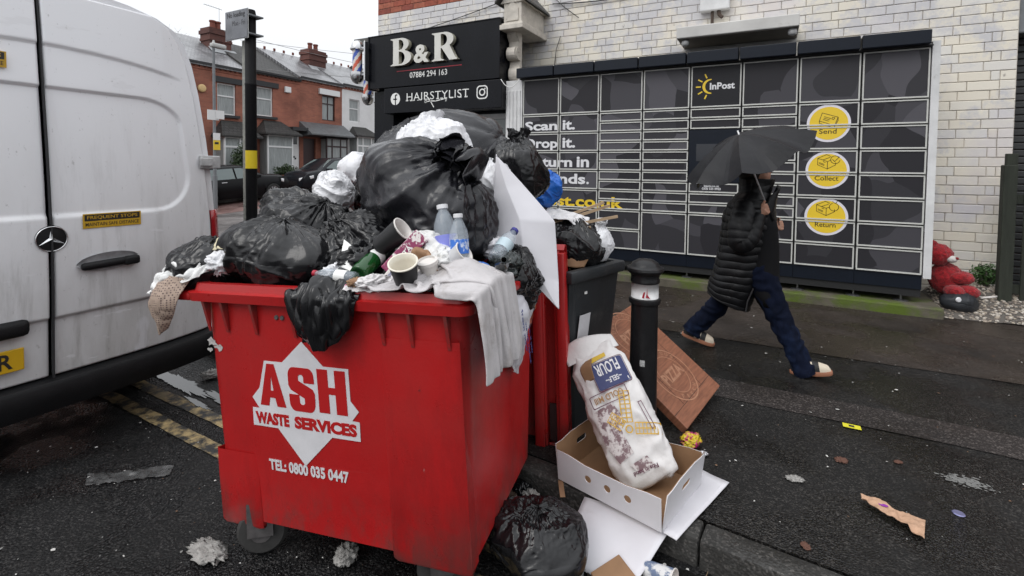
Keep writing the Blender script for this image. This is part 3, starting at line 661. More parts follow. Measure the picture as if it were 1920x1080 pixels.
# plinth, hood with lamps, junction box, cables
MOSS = mat('mossy_concrete', (.10, .088, .066), .8, var=.35, vscale=6, dirt=(.075, .11, .010), dscale=2.2, dlo=.45, dhi=.60, bump=.6, bscale=70, coords='Position')
mb = MB(); mb.bbox(-3.6, 1.60, 6.48, 7.39, .02, .23, .015); tag(mb.build('concrete_plinth', MOSS), 'low mossy concrete plinth running under the parcel locker', 'plinth')
hd = thing('wall_hood', 'white box hood with two small globe lamps above the locker', 'hood', (0, 7.4, 3.24))
mb = MB(); mb.bbox(-1.17, .24, -.6, 0, .12, .27, .012); mb.prism([(-1.10, .12), (-.95, .0), (.22, .0), (.235, .12)], .02, T(0, -.02, 0)); mb.build('hood_box', mat('hood_white', (.52, .51, .49), .5, var=.15, vscale=3, dirt=(.3, .28, .25), dscale=5, dlo=.6, dhi=.75), hd)
mb = MB(); mb.box(-1.15, .225, -.58, -.01, .112, .119); mb.build('hood_underside', mat('hood_soffit', (.16, .145, .125), .7, var=.2), hd)
for x in (-1.07, .17): mb = MB(); mb.lathe([(.045, .0), (.05, -.03), (.045, -.06), (.02, -.075), (0, -.078)], 16); l_ = mb.build('globe_lamp', mat('opal_plastic', (.5, .5, .5), .3), hd, smooth=True); l_.matrix_local = T(x, -.50, .11)
jb = thing('junction_box', 'small white electrical box on the brick wall above the hood', 'junction box', (-.76, 7.4, 3.80))
mb = MB(); mb.bbox(-.19, .19, -.12, 0, .02, .4, .015); mb.build('box_body', WHITEP, jb); mb = MB(); mb.tube([(-.03, -.06, .02), (-.03, -.06, -.14)], .02); mb.tube([(.05, -.06, .03), (.06, -.07, -.04), (.1, -.08, -.08)], .025); mb.build('conduit', mat('rusty_conduit', (.06, .04, .03), .7), jb)
CABLE = mat('cable_black', (.03, .03, .03), .5)
def cable(name, pts, r, label, m=CABLE):
    mb = MB(); mb.tube(pts, r, 6); return tag(mb.build(name, m, smooth=True), label, 'cable')
def sagline(a, b, sag, n=14): return [tuple(Vector(a).lerp(Vector(b), i/n) - Vector((0, 0, sag*4*(i/n)*(1 - i/n)))) for i in range(n + 1)]
cable('wall_cable', sagline((-6.9, 7.37, 4.05), (-3.3, 7.36, 4.62), .05), .008, 'thin black cable running along the wall over the barber sign')
cable('wall_cable', sagline((-3.2, 7.37, 4.28), (.2, 7.37, 4.5), .16), .009, 'sagging black cable on the cream bricks above the locker')
cable('hanging_wire', [(-3.2, 7.36, 4.4), (-3.0, 7.36, 4.2), (-2.75, 7.36, 4.0)], .007, 'short cut wire hanging down beside the stone bracket')
cable('hanging_wire', [(-3.05, 7.36, 3.75), (-3.12, 7.36, 3.55), (-3.15, 7.36, 3.3), (-3.15, 7.36, 3.1)], .006, 'thin wire dropping to the locker roof near the white pilaster')
cable('white_wire', sagline((-3.64, 6.48, 2.96), (-3.33, 6.48, 2.94), .12), .006, 'loose white wire loop hanging below the sign corner', PRINT)
# ------------------------------------------------------------------ terraced houses across the side street
def brickmat(name, c1, c2, mort, sc=4.4):
    m = bpy.data.materials.new(name); m.use_nodes = True; MATS[name] = m; n = m.node_tree.nodes; l = m.node_tree.links; b = n['Principled BSDF']
    tc = n.new('ShaderNodeTexCoord'); mp = n.new('ShaderNodeMapping'); mp.inputs['Rotation'].default_value = (PI/2, 0, 0); l.new(tc.outputs['Object'], mp.inputs[0])
    br = n.new('ShaderNodeTexBrick'); br.inputs['Scale'].default_value = sc; br.inputs['Color1'].default_value = (*c1, 1); br.inputs['Color2'].default_value = (*c2, 1); br.inputs['Mortar'].default_value = (*mort, 1)
    br.inputs['Mortar Size'].default_value = .014; br.inputs['Row Height'].default_value = .33; br.inputs['Brick Width'].default_value = .98; l.new(mp.outputs[0], br.inputs['Vector'])
    t = n.new('ShaderNodeTexNoise'); t.inputs['Scale'].default_value = .9; t.inputs['Detail'].default_value = 8; l.new(tc.outputs['Object'], t.inputs['Vector'])
    r = n.new('ShaderNodeMapRange'); r.inputs[1].default_value = .3; r.inputs[2].default_value = .7; r.inputs[3].default_value = .65; r.inputs[4].default_value = 1.25; l.new(t.outputs[0], r.inputs[0])
    mm = n.new('ShaderNodeMix'); mm.data_type = 'RGBA'; mm.blend_type = 'MULTIPLY'; mm.inputs[0].default_value = 1; l.new(br.outputs['Color'], mm.inputs[6]); l.new(r.outputs[0], mm.inputs[7]); l.new(mm.outputs[2], b.inputs['Base Color'])
    b.inputs['Roughness'].default_value = .85; return m
HB = [brickmat('terrace_brick_a', (.29, .105, .068), (.23, .082, .054), (.20, .12, .09)), brickmat('terrace_brick_b', (.27, .092, .062), (.32, .115, .074), (.21, .12, .09))]
RENDER = mat('white_render', (.66, .66, .66), .7, var=.1, vscale=2)
def roofmat(name, c1, c2, gap, sc, rough, spec, wetc=None):
    m = bpy.data.materials.new(name); m.use_nodes = True; MATS[name] = m; n = m.node_tree.nodes; l = m.node_tree.links; b = n['Principled BSDF']; tc = n.new('ShaderNodeTexCoord').outputs['Object']
    br = n.new('ShaderNodeTexBrick'); br.inputs['Scale'].default_value = sc; br.inputs['Color1'].default_value = (*c1, 1); br.inputs['Color2'].default_value = (*c2, 1); br.inputs['Mortar'].default_value = (*gap, 1); br.inputs['Mortar Size'].default_value = .03; br.inputs['Row Height'].default_value = .5; br.inputs['Brick Width'].default_value = .62; l.new(tc, br.inputs['Vector'])
    t = n.new('ShaderNodeTexNoise'); t.inputs['Scale'].default_value = 1.3; t.inputs['Detail'].default_value = 7; l.new(tc, t.inputs['Vector']); r = n.new('ShaderNodeMapRange'); r.inputs[1].default_value = .48; r.inputs[2].default_value = .62; l.new(t.outputs[0], r.inputs[0])
    k = n.new('ShaderNodeMix'); k.data_type = 'RGBA'; l.new(r.outputs[0], k.inputs[0]); l.new(br.outputs['Color'], k.inputs[6]); k.inputs[7].default_value = (*(wetc or c2), 1); l.new(k.outputs[2], b.inputs['Base Color']); b.inputs['Roughness'].default_value = rough; b.inputs['Specular IOR Level'].default_value = spec
    bp = n.new('ShaderNodeBump'); bp.inputs['Strength'].default_value = .6; bp.inputs['Distance'].default_value = .03; bp.invert = True; l.new(br.outputs['Fac'], bp.inputs['Height']); l.new(bp.outputs[0], b.inputs['Normal']); return m
SLATE = roofmat('wet_slate', (.16, .16, .17), (.24, .24, .25), (.07, .07, .075), 4.2, .34, .55, (.11, .11, .115))
TILE = roofmat('dark_roof_tile', (.030, .029, .028), (.045, .043, .042), (.008, .008, .008), 3.2, .6, .25, (.035, .034, .032))
DKTRIM = mat('dark_trim', (.02, .02, .022), .5); UPVC = mat('white_upvc', (.68, .68, .68), .35); BROWNF = mat('brown_frame', (.028, .011, .012), .4)
CURT = mat('net_curtain', (.30, .32, .32), .6, var=.35, vscale=5, stretch=(7, 7, .4)); PANE = mat('window_glass', (.20, .215, .22), .06, spec=.8, var=.3, vscale=1.2)
CLAY = mat('clay_pot', (.17, .05, .034), .8, var=.2)
HM = T(-22, 0, 0) @ RZ(PI/2)
def wall_open(mb, u0, u1, z0, z1, ops, t=.25):
    us = sorted({u0, u1, *[o[0] for o in ops], *[o[1] for o in ops]}); zs = sorted({z0, z1, *[o[2] for o in ops], *[o[3] for o in ops]})
    for a, b in zip(us, us[1:]):
        for c, d in zip(zs, zs[1:]):
            if not any(o[0] <= a and b <= o[1] and o[2] <= c and d <= o[3] for o in ops): mb.box(a, b, 0, t, c, d)
def window(par, u0, u1, z0, z1, fm, y=.08, mull=(), trans=(), curtain=True):
    w = MB(); t = .06; w.box(u0, u1, y, y+.07, z0, z0+t); w.box(u0, u1, y, y+.07, z1-t, z1); w.box(u0, u0+t, y, y+.07, z0+t, z1-t); w.box(u1-t, u1, y, y+.07, z0+t, z1-t)
    for m in mull: w.box(m-t/2, m+t/2, y+.004, y+.066, z0+t, z1-t)
    for q in trans: w.box(u0+t, u1-t, y+.002, y+.068, q-t/2, q+t/2)
    o = w.build('window', fm, par)
    g = MB(); g.box(u0+t, u1-t, y+.03, y+.04, z0+t, z1-t); g.build('pane', CURT if curtain else PANE, o); return o
def bay(par, u0, u1, z0, z1, zr, fm, d=.65, mull=(), trans=None, roofm=TILE, over=.2):
    b = MB(); b.box(u0, u1, -d, .0, z0, z0 + .5); o = b.build('bay_base', fm, par)
    w = MB(); t = .07
    w.box(u0, u1, -d-.02, 0, z1-.12, z1); w.box(u0, u1, -d, 0, z0+.5, z0+.56)
    for m in (u0, u1 - t): w.box(m, m + t, -d, -d+t, z0+.56, z1-.12)
    for m in mull: w.box(m - t/2, m + t/2, -d, -d+t, z0+.56, z1-.12)
    if trans: w.box(u0+t, u1-t, -d+.003, -d+t-.003, trans-.04, trans+.04)
    wo = w.build('bay_window', fm, par); g = MB(); g.box(u0+t, u1-t, -d+.03, -d+.04, z0+.56, z1-.12); g.box(u0+.03, u0+.04, -d+.08, -.02, z0+.56, z1-.12); g.build('pane', CURT, wo)
    r = MB(); a = over
    r.add([(u0-a, -d-a, z1), (u1+a, -d-a, z1), (u1+a, 0, z1), (u0-a, 0, z1), (u0+.25, -.02, zr), (u1-.25, -.02, zr), (u1-.25, 0, zr), (u0+.25, 0, zr), (u0-a, -d-a, z1-.07), (u1+a, -d-a, z1-.07), (u1+a, 0, z1-.07), (u0-a, 0, z1-.07)],
          [(0,1,5,4), (1,2,6,5), (3,0,4,7), (4,5,6,7), (8,9,1,0), (9,10,2,1), (11,8,0,3), (8,11,10,9)])
    r.build('bay_roof', roofm, par)
def gutter_etc(par, u0, u1, ze, wm):
    d = MB(); n = int((u1 - u0)/.23)
    for k in range(n): d.box(u0 + k*.23, u0 + k*.23 + .115, -.06, 0, ze - .16, ze - .06)
    d.box(u0, u1, -.075, 0, ze - .06, ze); d.box(u0, u1, -.03, 0, ze-.24, ze - .16); tag(d.build('dentil_course', wm, par), kind='stuff')
    g = MB(); g.box(u0, u1, -.19, -.075, ze - .03, ze + .06); g.build('gutter', DKTRIM, par)
def house(label, u0, u1, ze, wm, roofm, ops, zr=None, depth=8.):
    h = thing('terraced_house', label, 'house', M=HM, group='terraced houses across the side street')
    zb = gz(-22, u0) ; w = MB(); wall_open(w, u0, u1, zb - .5, ze, ops); w.box(u0, u1, .25, .3, zb, ze) if False else None
    w.box(u0, u0 + .2, .25, depth, zb - .5, ze); w.box(u1 - .2, u1, .25, depth, zb - .5, ze); w.box(u0, u1, 1.6, 1.7, zb - .5, ze)
    w.build('wall', wm, h); r = MB(); zr = zr or ze + 2.0
    r.add([(u0, -.14, ze - .02), (u1, -.14, ze - .02), (u1, 3.5, zr), (u0, 3.5, zr), (u1, 7.2, ze), (u0, 7.2, ze), (u0, -.14, ze - .1), (u1, -.14, ze - .1), (u1, 7.2, ze-.1), (u0, 7.2, ze-.1)],
          [(0,1,2,3), (3,2,4,5), (6,7,1,0), (0,3,5,9,6), (1,7,8,4,2), (6,9,8,7)])
    r.build('roof', roofm, h); gutter_etc(h, u0, u1, ze, wm if wm != RENDER else HB[0])
    return h
def lintel(h, u0, u1, z, m, hh=.25, d=.08): b = MB(); b.box(u0, u1, -d, 0, z, z + hh); b.build('lintel', m, h)
def sill(h, u0, u1, z, m=DKTRIM): b = MB(); b.box(u0, u1, -.12, 0, z - .12, z); b.build('sill', m, h)
# first house (left, partly behind the van)
h1 = house('red brick terraced house with pale wet slate roof, leftmost beside the van', 8.4, 14.85, 6.02, HB[0], SLATE, [(13.3, 14.17, 3.9, 5.32), (10.4, 11.3, 3.9, 5.32)], 7.95)
window(h1, 13.3, 14.17, 3.9, 5.32, UPVC, trans=(4.75,)); window(h1, 10.4, 11.3, 3.9, 5.32, UPVC, trans=(4.75,)); lintel(h1, 13.1, 14.45, 5.34, DKTRIM); sill(h1, 13.2, 14.3, 3.9)
bay(h1, 13.2, 14.75, gz(-22, 13), 2.95, 3.65, UPVC, mull=(13.95,), trans=2.45); bay(h1, 9.4, 11.2, gz(-22, 9), 2.95, 3.65, UPVC, mull=(10.3,), trans=2.45)
mb = MB(); mb.lathe([(.0, 0), (.17, .0), (.17, .07), (.12, .1), (0, .11)], 16, T(12.62, 0, 4.95) @ RX(PI/2)); mb.build('alarm_box', mat('cream_plastic', (.6, .42, .2), .5), h1)
# second
h2 = house('red brick terraced house with dark tiled roof and white front door', 14.85, 17.64, 6.12, HB[1], TILE, [(15.2, 16.08, 4.03, 5.45), (16.78, 17.62, .5, 3.42)], 8.05)
window(h2, 15.2, 16.08, 4.03, 5.45, UPVC, trans=(4.88,)); lintel(h2, 15.0, 16.35, 5.47, DKTRIM); sill(h2, 15.1, 16.25, 4.03)
bay(h2, 15.3, 16.72, gz(-22, 15), 3.18, 3.85, UPVC, mull=(), trans=2.55, over=.32)
d = MB(); d.box(16.78, 17.62, .05, .12, .5, 3.4); do = d.build('front_door', UPVC, h2); mb = MB(); mb.box(16.9, 17.5, .035, .05, 2.75, 3.2); mb.build('fanlight', DGLASS, do)
for k in range(5):
    a = math.radians(20 + k*35); mb = MB(); mb.box(-.05, .05, .04, .05, -.05, .05, T(17.2 + .2*math.cos(a), 0, 1.95 + .18*math.sin(a))); mb.build('door_light', DGLASS, do)
mb = MB(); mb.bbox(16.7, 17.05, -.12, 0, 5.35, 5.65, .03); mb.build('alarm_box', UPVC, h2)
mb = MB(); mb.box(16.72, 17.64, -.66, 0, 3.43, 3.6); mb.build('door_canopy', DKTRIM, h2)
# third
h3 = house('red brick terraced house with grey slate roof, brown window and long slate porch', 17.64, 20.5, 6.26, HB[0], SLATE, [(19.09, 20.0, 4.17, 5.55), (17.85, 18.65, .6, 3.1)], 8.2)
window(h3, 19.09, 20.0, 4.17, 5.55, BROWNF, mull=(19.55,), trans=(5.1,)); lintel(h3, 18.85, 20.25, 5.58, UPVC, .3, .12)
d = MB(); d.box(17.85, 18.65, .1, .16, .6, 3.1); d.build('front_door', BROWNF, h3)
bay(h3, 18.95, 20.46, gz(-22, 18), 3.25, 3.3, BROWNF, d=.5, mull=(19.35, 19.95), trans=2.72, over=.02)
p = MB(); p.add([(17.6, -.95, 3.33), (20.6, -.95, 3.33), (20.6, 0, 3.98), (17.6, 0, 3.98), (17.6, -.95, 3.26), (20.6, -.95, 3.26), (20.6, 0, 3.2), (17.6, 0, 3.2)], [(0,1,2,3), (4,5,1,0), (4,7,6,5), (1,5,6,2), (0,3,7,4)]); p.build('porch_roof', mat('porch_slate', (.10, .105, .11), .4, spec=.6, var=.3, vscale=5), h3)
p = MB(); p.prism([(0, 0), (.8, 0), (0, .6)], .05, T(17.66, -.02, 3.3) @ RZ(-PI/2)); p.build('porch_cheek', mat('red_board', (.28, .03, .03), .6), h3)
# fourth
h4 = house('white rendered terraced house next to the barber pole', 20.5, 24.6, 6.34, RENDER, SLATE, [(21.06, 21.86, 4.27, 5.6)], 8.28)
window(h4, 21.06, 21.86, 4.27, 5.6, UPVC, trans=(5.05,)); bay(h4, 21.05, 22.6, gz(-22, 20), 3.45, 4.0, UPVC, mull=(21.5, 22.2), trans=2.85)
h5 = house('brick terraced house glimpsed past the sign corner', 24.6, 30, 6.55, HB[1], TILE, [], 8.5)
def chimney(h, u0, u1, y0, z0, z1, pots):
    c = MB(); c.box(u0, u1, y0, y0 + .75, z0, z1 - .5); c.box(u0-.04, u1+.04, y0-.04, y0+.79, z1-.62, z1-.5); c.box(u0-.02, u1+.02, y0-.02, y0+.77, z1-.5, z1-.3); c.box(u0-.07, u1+.07, y0-.07, y0+.82, z1-.3, z1-.12); c.box(u0-.03, u1+.03, y0, y0+.75, z1-.12, z1)
    o = c.build('chimney', brickmat('chimney_brick', (.085, .034, .028), (.115, .042, .032), (.06, .04, .036)) if 'chimney_brick' not in MATS else MATS['chimney_brick'], h)
    for u in pots: p_ = MB(); p_.lathe([(.14, 0), (.12, .32), (.15, .35), (.15, .42), (.11, .42)], 14, T(u, y0 + .37, z1)); p_.build('chimney_pot', CLAY, o, auto=40)
    f = MB(); f.add([(u0 - .1, y0 - .35, z0 + .05), (u1 + .2, y0 - .35, z0 + .05), (u1 + .2, y0, z0 + .34), (u0 - .1, y0, z0 + .34)], [(0, 1, 2, 3)]); f.build('lead_flashing', mat('lead', (.28, .29, .3), .5), o)
    return o
c1 = chimney(h1, 14.25, 15.3, 2.1, 7.0, 8.28, (14.6, 14.85)); chimney(h3, 20.0, 21.2, 2.1, 7.2, 8.5, (20.35, 20.75))
rt = None
for k in range(12):
    mb = MB(); mb.bbox(-.07, .07, -.03, .03, 0, .17, .03); M = T(17.5 + k*.62, 3.5, 8.18 + k*.012)
    if rt is None: rt = mb.build('ridge_tile', CLAY, h3); rt.matrix_local = M
    elif k < 5: copy_obj(rt, h3, M)
    else: copy_obj(rt, h4, M)
an = thing('tv_aerial', 'thin metal television aerial on the left chimney', 'aerial', M=HM @ T(14.95, 2.5, 8.1))
mb = MB(); mb.tube([(0, 0, 0), (0, 0, 1.3)], .018, 6); mb.build('mast', CHROME, an); mb = MB(); mb.tube([(-.75, 0, 1.3), (.15, 0, 1.26)], .014, 6)
for k in range(6): mb.tube([(-.7 + k*.13, -.12, 1.295), (-.7 + k*.13, .12, 1.295)], .006, 4)
mb.build('boom', CHROME, an)
# bare tree behind the roofs
BARK = mat('winter_bark', (.10, .085, .075), .9)
tr = thing('bare_tree', 'leafless winter tree top showing above the roof ridge beside the chimney', 'tree', (-33, 18.2, 1.0))
mb = MB(); R_ = random.Random(5); mb.tube([(0, 0, 0), (.05, 0, 3), (0, .1, 6)], [.22, .16, .1], 8); mb.build('trunk', BARK, tr)
mb = MB()
def twig(p, d, L, r, n):
    q = p + d*L; mb.tube([p, p.lerp(q, .5) + Vector((R_.uniform(-1, 1), R_.uniform(-1, 1), 0))*L*.05, q], [r, r*.8, r*.55], 4)
    if n:
        for _ in range(3 if n > 1 else 4): twig(p.lerp(q, R_.uniform(.4, 1)), (d + Vector((R_.uniform(-.8, .8), R_.uniform(-.8, .8), R_.uniform(-.2, .5)))).normalized(), L*R_.uniform(.55, .8), r*.55, n - 1)
for _ in range(4): twig(Vector((0, .1, R_.uniform(4.5, 6))), Vector((R_.uniform(-.6, .6), R_.uniform(-.6, .6), 1)).normalized(), 1.6, .06, 4)
mb.build('crown', BARK, tr)
# front garden shrubs
LEAF = mat('shrub_leaf', (.035, .06, .022), .5, var=.5, vscale=3)
def shrub(name, label, loc, size, n, leaf, seed, m=LEAF, cat='shrub', stems=True):
    t = thing(name, label, cat, loc); R = np.random.RandomState(seed); v = []; f = []
    P = R.normal(size=(n, 3)); P /= np.linalg.norm(P, axis=1)[:, None]; P *= (R.uniform(0, 1, n)**.45)[:, None]
    P *= (.8 + .5*pn(P*2.2 + seed))[:, None]; P = P*np.array(size)/2 + np.array([0, 0, size[2]/2])
    for k, p in enumerate(P):
        a = R.normal(size=3); a /= np.linalg.norm(a); b = np.cross(a, R.normal(size=3)); b /= np.linalg.norm(b); L = leaf*R.uniform(.6, 1.3)
        c = len(v); v += [tuple(p - a*L), tuple(p + b*L*.5), tuple(p + a*L), tuple(p - b*L*.5)]; f.append((c, c+1, c+2, c+3))
    mb = MB(); mb.add(v, f); mb.build('foliage', m, t)
    if stems:
        mb = MB()
        for k in range(7): a = k*.9; mb.tube([(0, 0, 0), (size[0]*.22*math.cos(a), size[1]*.22*math.sin(a), size[2]*.6)], .012, 5)
        mb.build('stem', BARK, t)
    return t
shrub('garden_shrub', 'tall dark green shrub in front of the left house window', (-20.9, 13.75, gz(-22, 13.7)), (.9, 1.3, 2.55), 2600, .06, 3)
shrub('clipped_hedge', 'low clipped green hedge in front of the white front door house', (-20.6, 15.7, gz(-22, 15.7) + .25), (.8, 1.6, 1.15), 2200, .05, 6, cat='hedge')
mb = MB(); mb.box(-20.15, -20.0, 8, 26, 0, 1.2); gw = mb.build('garden_wall', HB[1]); tag(gw, 'low brick garden wall in front of the terraced houses', 'wall')
# ------------------------------------------------------------------ parked cars
TYRE = mat('tyre', (.015, .015, .015), .75); ALLOY = mat('alloy', (.50, .50, .52), .35, metal=.2); CARG = mat('car_glass', (.13, .16, .16), .08, spec=.6); TRIM = mat('car_trim', (.012, .012, .013), .5)
LENS = mat('headlamp_lens', (.75, .76, .78), .12, spec=.8)
def car(label, M, paint, L=4.6, roof=1.48, wb=2.7, hood=1.15, estate=True, cw=1.78):
    t = thing('parked_car', label, 'car', M=M, group='dark cars parked in the side street')
    w = cw/2; fx = L/2; fw, rw = fx - .88, fx - .88 - wb
    st = []          # stations: x, half width, zlow, belt z, roof z, roof half width
    def top(x):
        s = fx - x
        if s < hood: return .62 + .33*min(1, s/.35)**.6*1.0 + .1*(s/hood)
        if s < hood + .85: u = (s - hood)/.85; return 1.02 + (roof - 1.05)*u**.85
        if estate:
            if x > -fx + .55: return roof - .03*((s - hood - .85)/2.4)**2
            u = (x + fx)/.55; return .95 + (roof - .06 - .95)*min(1, u*1.15)
        u = (x + fx)/.75
        return roof - .05*((s - hood - .85)/2)**2 if u > 1 else .85 + (roof - .10 - .85)*u**.6
    xs_ = np.linspace(-fx, fx, 60); P = []
    for x in xs_:
        e = 1 - .16*abs(x/fx)**4 - .05*(x/fx)**2; zt = top(x); belt = min(zt - .015, .93 + .03*(-x/fx)); arch = 0
        zl = .24 + .1*abs(x/fx)**6
        for cx in (fw, rw):
            q = abs(x - cx)
            if q < .37: zl = max(zl, .30 + math.sqrt(max(0, .37**2 - q*q)))
        rwid = w*e*(.98 - .34*max(0, (zt - belt)/(roof - .9))*.75)
        half = [(w*e*.93, zl), (w*e, max(zl + .005, .5)), (w*e*1.0, max(zl + .01, .72)), (w*e*.97, max(belt, zl + .02)), (rwid*.99, max(zt - .06, belt + .003)), (rwid*.9, zt - .012), (rwid*.45, zt + .02), (0, zt + .028)]
        P.append([(x, y, z) for y, z in half] + [(x, -y, z) for y, z in half[-2::-1]])
    mb = MB(); mb.sheet(P); n = len(P[0]); mb.f.append(list(range(n))); mb.mi.append(0); mb.f.append([(len(P)-1)*n + k for k in range(n)][::-1]); mb.mi.append(0)
    b = mb.build('body', paint, t, auto=38)
    mb = MB(); mb.box(-fx + .3, fx - .3, -w*.8, w*.8, .22, .6); mb.build('underbody', TRIM, t)
    # side windows, slightly proud of the body
    for s in (1, -1):
        segs = [(-fx + .35, -fx + 1.05), (-fx + 1.1, -.12), (-.05, fx - hood - .35)] if estate else [(-fx + .75, -.35), (-.28, fx - hood - .3)]
        for a, c in segs:
            g = []
            for x in np.linspace(a, c, 8):
                zt = top(x); e = 1 - .16*abs(x/fx)**4 - .05*(x/fx)**2; lo = .97; hi = max(lo + .01, zt - .1); f_ = lambda z: w*e*(.98 - .34*.75*max(0, (z - .93)/(roof - .9))) + .012
                g.append([(x, s*f_(lo), lo), (x, s*f_(hi), hi)])
            mg = MB(); mg.sheet(g); mg.build('side_window', CARG, t)
        mg = MB(); mg.bbox(fx - hood - .5, fx - hood - .28, s*(w + .02) - .1, s*(w + .02) + .1, .95, 1.08, .03); mg.build('wing_mirror', paint, t)
        for xh in (.55 - .1, -.55): mg = MB(); mg.bbox(xh - .1, xh + .1, s*w*.985 - .02, s*w*.985 + .02, .84, .87, .01); mg.build('door_handle', ALLOY, t)
        mg = MB(); mg.sheet([[(fx + .02 - .50*u, s*(w*.52 + .40*w*u**.7 + .03) , .60 + .10*v + .10*u) for v in (0, .5, 1, 1.3)] for u in (0, .25, .5, .75, 1)]); ho = mg.build('headlamp', LENS, t, smooth=True); solid(ho, .03)
    mg = MB(); mg.sheet([[(fx - hood - .07 - .78*u, v*w*(.86 - .16*u), 1.045 + (roof - 1.06)*u**.85) for v in (-.95, -.5, 0, .5, .95)] for u in np.linspace(0.03, .95, 6)]); mg.build('windscreen', CARG, t, smooth=True)
    mg = MB(); mg.box(fx - .06, fx + .012, -.35, .35, .42, .58); mg.build('grille', TRIM, t)
    for cx in (fw, rw):
        for s in (1, -1):
            wh = MB(); wh.lathe([(.22, -.1), (.30, -.1), (.325, -.07), (.325, .07), (.30, .1), (.22, .1)], 28, T(cx, s*(w - .1), .325) @ RX(PI/2), cap=False); wo = wh.build('wheel', TYRE, t, auto=40)
            rm = MB(); rm.lathe([(.225, .02), (.235, .095), (.21, .09), (.2, .05)], 24, RX(PI/2 * (1 if s < 0 else -1)), cap=False)
            for k in range(10): a = k*PI/5; rm.box(.04, .215, -.016, .016, .06, .085, RX(PI/2 * (1 if s < 0 else -1)) @ RZ(a))
            rm.lathe([(.0, .09), (.06, .088), (.065, .05)], 16, RX(PI/2 * (1 if s < 0 else -1)), cap=False); ro = rm.build('rim', ALLOY, wo); ro.matrix_local = T(cx, s*(w - .1), .325)
            dk = MB(); dk.lathe([(0, .045), (.225, .045)], 20, RX(PI/2 * (1 if s < 0 else -1)), cap=False); dq = dk.build('brake_disc', TRIM, wo); dq.matrix_local = T(cx, s*(w - .1), .325)
    return t
tilt = math.atan(.07)
BLKCAR = mat('black_car_paint', (.004, .004, .005), .22, spec=.2); GRYCAR = mat('grey_car_paint', (.010, .011, .014), .22, spec=.25)
car('black estate car parked behind the yellow banded pole', T(-18.85, 11.72, gz(-18, 11.72)) @ RZ(PI/2) @ RY(-tilt), BLKCAR, 4.7, 1.46, 2.62, 1.2)
car('dark grey hatchback with bright headlamp parked nose to the black estate', T(-18.85, 16.75, gz(-18, 16.75)) @ RZ(-PI/2) @ RY(tilt), GRYCAR, 4.05, 1.5, 2.5, .95, False)
mb = MB(); mb.lathe([(.12, 0), (.12, .85), (.14, .87), (.14, .95), (.1, 1.02), (0, 1.05)], 16); tag(mb.build('far_bollard', mat('maroon_bollard', (.05, .02, .022), .5), M=T(-16.5, 15.6, gz(-16.5, 15.6)), auto=40), 'small maroon bollard across the side street in front of the hatchback', 'bollard')
# street lamp with signs
lp = thing('street_lamp', 'grey street lamp column with small parking signs, in front of the left house', 'street lamp', (-17.5, 10.47, gz(-17.5, 10.4)))
GALV = mat('galvanised', (.16, .17, .18), .5, var=.15); mb = MB(); mb.tube([(0, 0, 0), (0, 0, 1.2), (0, 0, 1.21), (0, 0, 5.75)], [.08, .08, .055, .045], 12); mb.build('column', GALV, lp, auto=40)
mb = MB(); mb.bbox(-.1, .1, -.1, .42, 5.7, 5.86, .05); mb.lathe([(.05, 5.86), (.03, 5.95), (0, 5.96)], 10); mb.build('lantern', mat('lantern_grey', (.42, .42, .41), .5), lp)
mb = MB(); mb.box(.06, .08, -.28, .12, 3.15, 3.5); mb.box(.085, .1, .0, .3, 3.2, 3.5); mb.build('blank_sign', UPVC, lp)
mb = MB(); mb.box(.06, .075, -.08, .16, 2.45, 2.7); mb.build('plate', UPVC, lp); mb = MB(); mb.box(.06, .075, -.08, .16, 2.1, 2.445); mb.build('yellow_plate', YEL, lp); mb = MB(); mb.box(.075, .078, -.04, .1, 2.3, 2.38); mb.build('plate_symbol', DKTRIM, lp)
# overhead wires
for k, (a, b, s) in enumerate((((-22, 15.5, 6.3), (-9, 30, 7.5), .5), ((-24, 14.9, 8.2), (-14, 40, 8.6), .9), ((-26, 17, 8.5), (-12, 45, 11.5), .7))):
    cable('telephone_wire', sagline(a, b, s), .012, ['lowest faint telephone wire crossing the white sky', 'middle faint telephone wire crossing the white sky', 'highest faint telephone wire crossing the white sky'][k], mat('wire_grey', (.2, .2, .2), .6))
# ------------------------------------------------------------------ sign pole by the van
sp = thing('sign_pole', 'black pole with yellow band and worn no loading plate, behind the bin', 'sign pole', (-4.65, 3.15, .12))
PB = mat('pole_black', (.005, .005, .006), .55, spec=.18, var=.3, vscale=9, bump=.2, bscale=40); mb = MB(); mb.lathe([(.053, 0), (.053, 2.3), (.055, 2.305), (.055, 2.32), (.052, 2.325), (.052, 3.02), (.045, 3.05), (0, 3.06)], 20); mb.build('post', PB, sp, auto=40)
mb = MB(); mb.lathe([(.0542, 1.47), (.0542, 1.65)], 20, cap=False); mb.build('yellow_band', mat('band_yellow', (.62, .46, .012), .5, var=.1), sp, smooth=True)
pl = MB(); pl.bbox(-.265, .085, -.09, -.082, 2.755, 3.035, .003); po = pl.build('plate', mat('worn_plate', (.13, .135, .15), .45, var=.35, vscale=5, dirt=(.38, .38, .38), dscale=3.5, dlo=.56, dhi=.68), sp)
mb = MB(); mb.box(-.27, .09, -.083, -.079, 2.75, 3.04); mb.build('plate_edge', mat('plate_white', (.5, .5, .5), .5), sp)
INK = mat('sign_ink', (.02, .02, .022), .6); text('plate_text', 'No loading', INK, T(-.23, -.0905, 2.955), .28, .062, sp, bold=.008); text('plate_text', 'Mon - Fri', mat('faded_ink', (.06, .06, .065), .6), T(-.15, -.0905, 2.885), .2, .048, sp)
for z in (2.79, 2.97): mb = MB(); mb.box(-.05, .10, -.08, .075, z, z + .015); mb.build('plate_clip', GALV, sp)
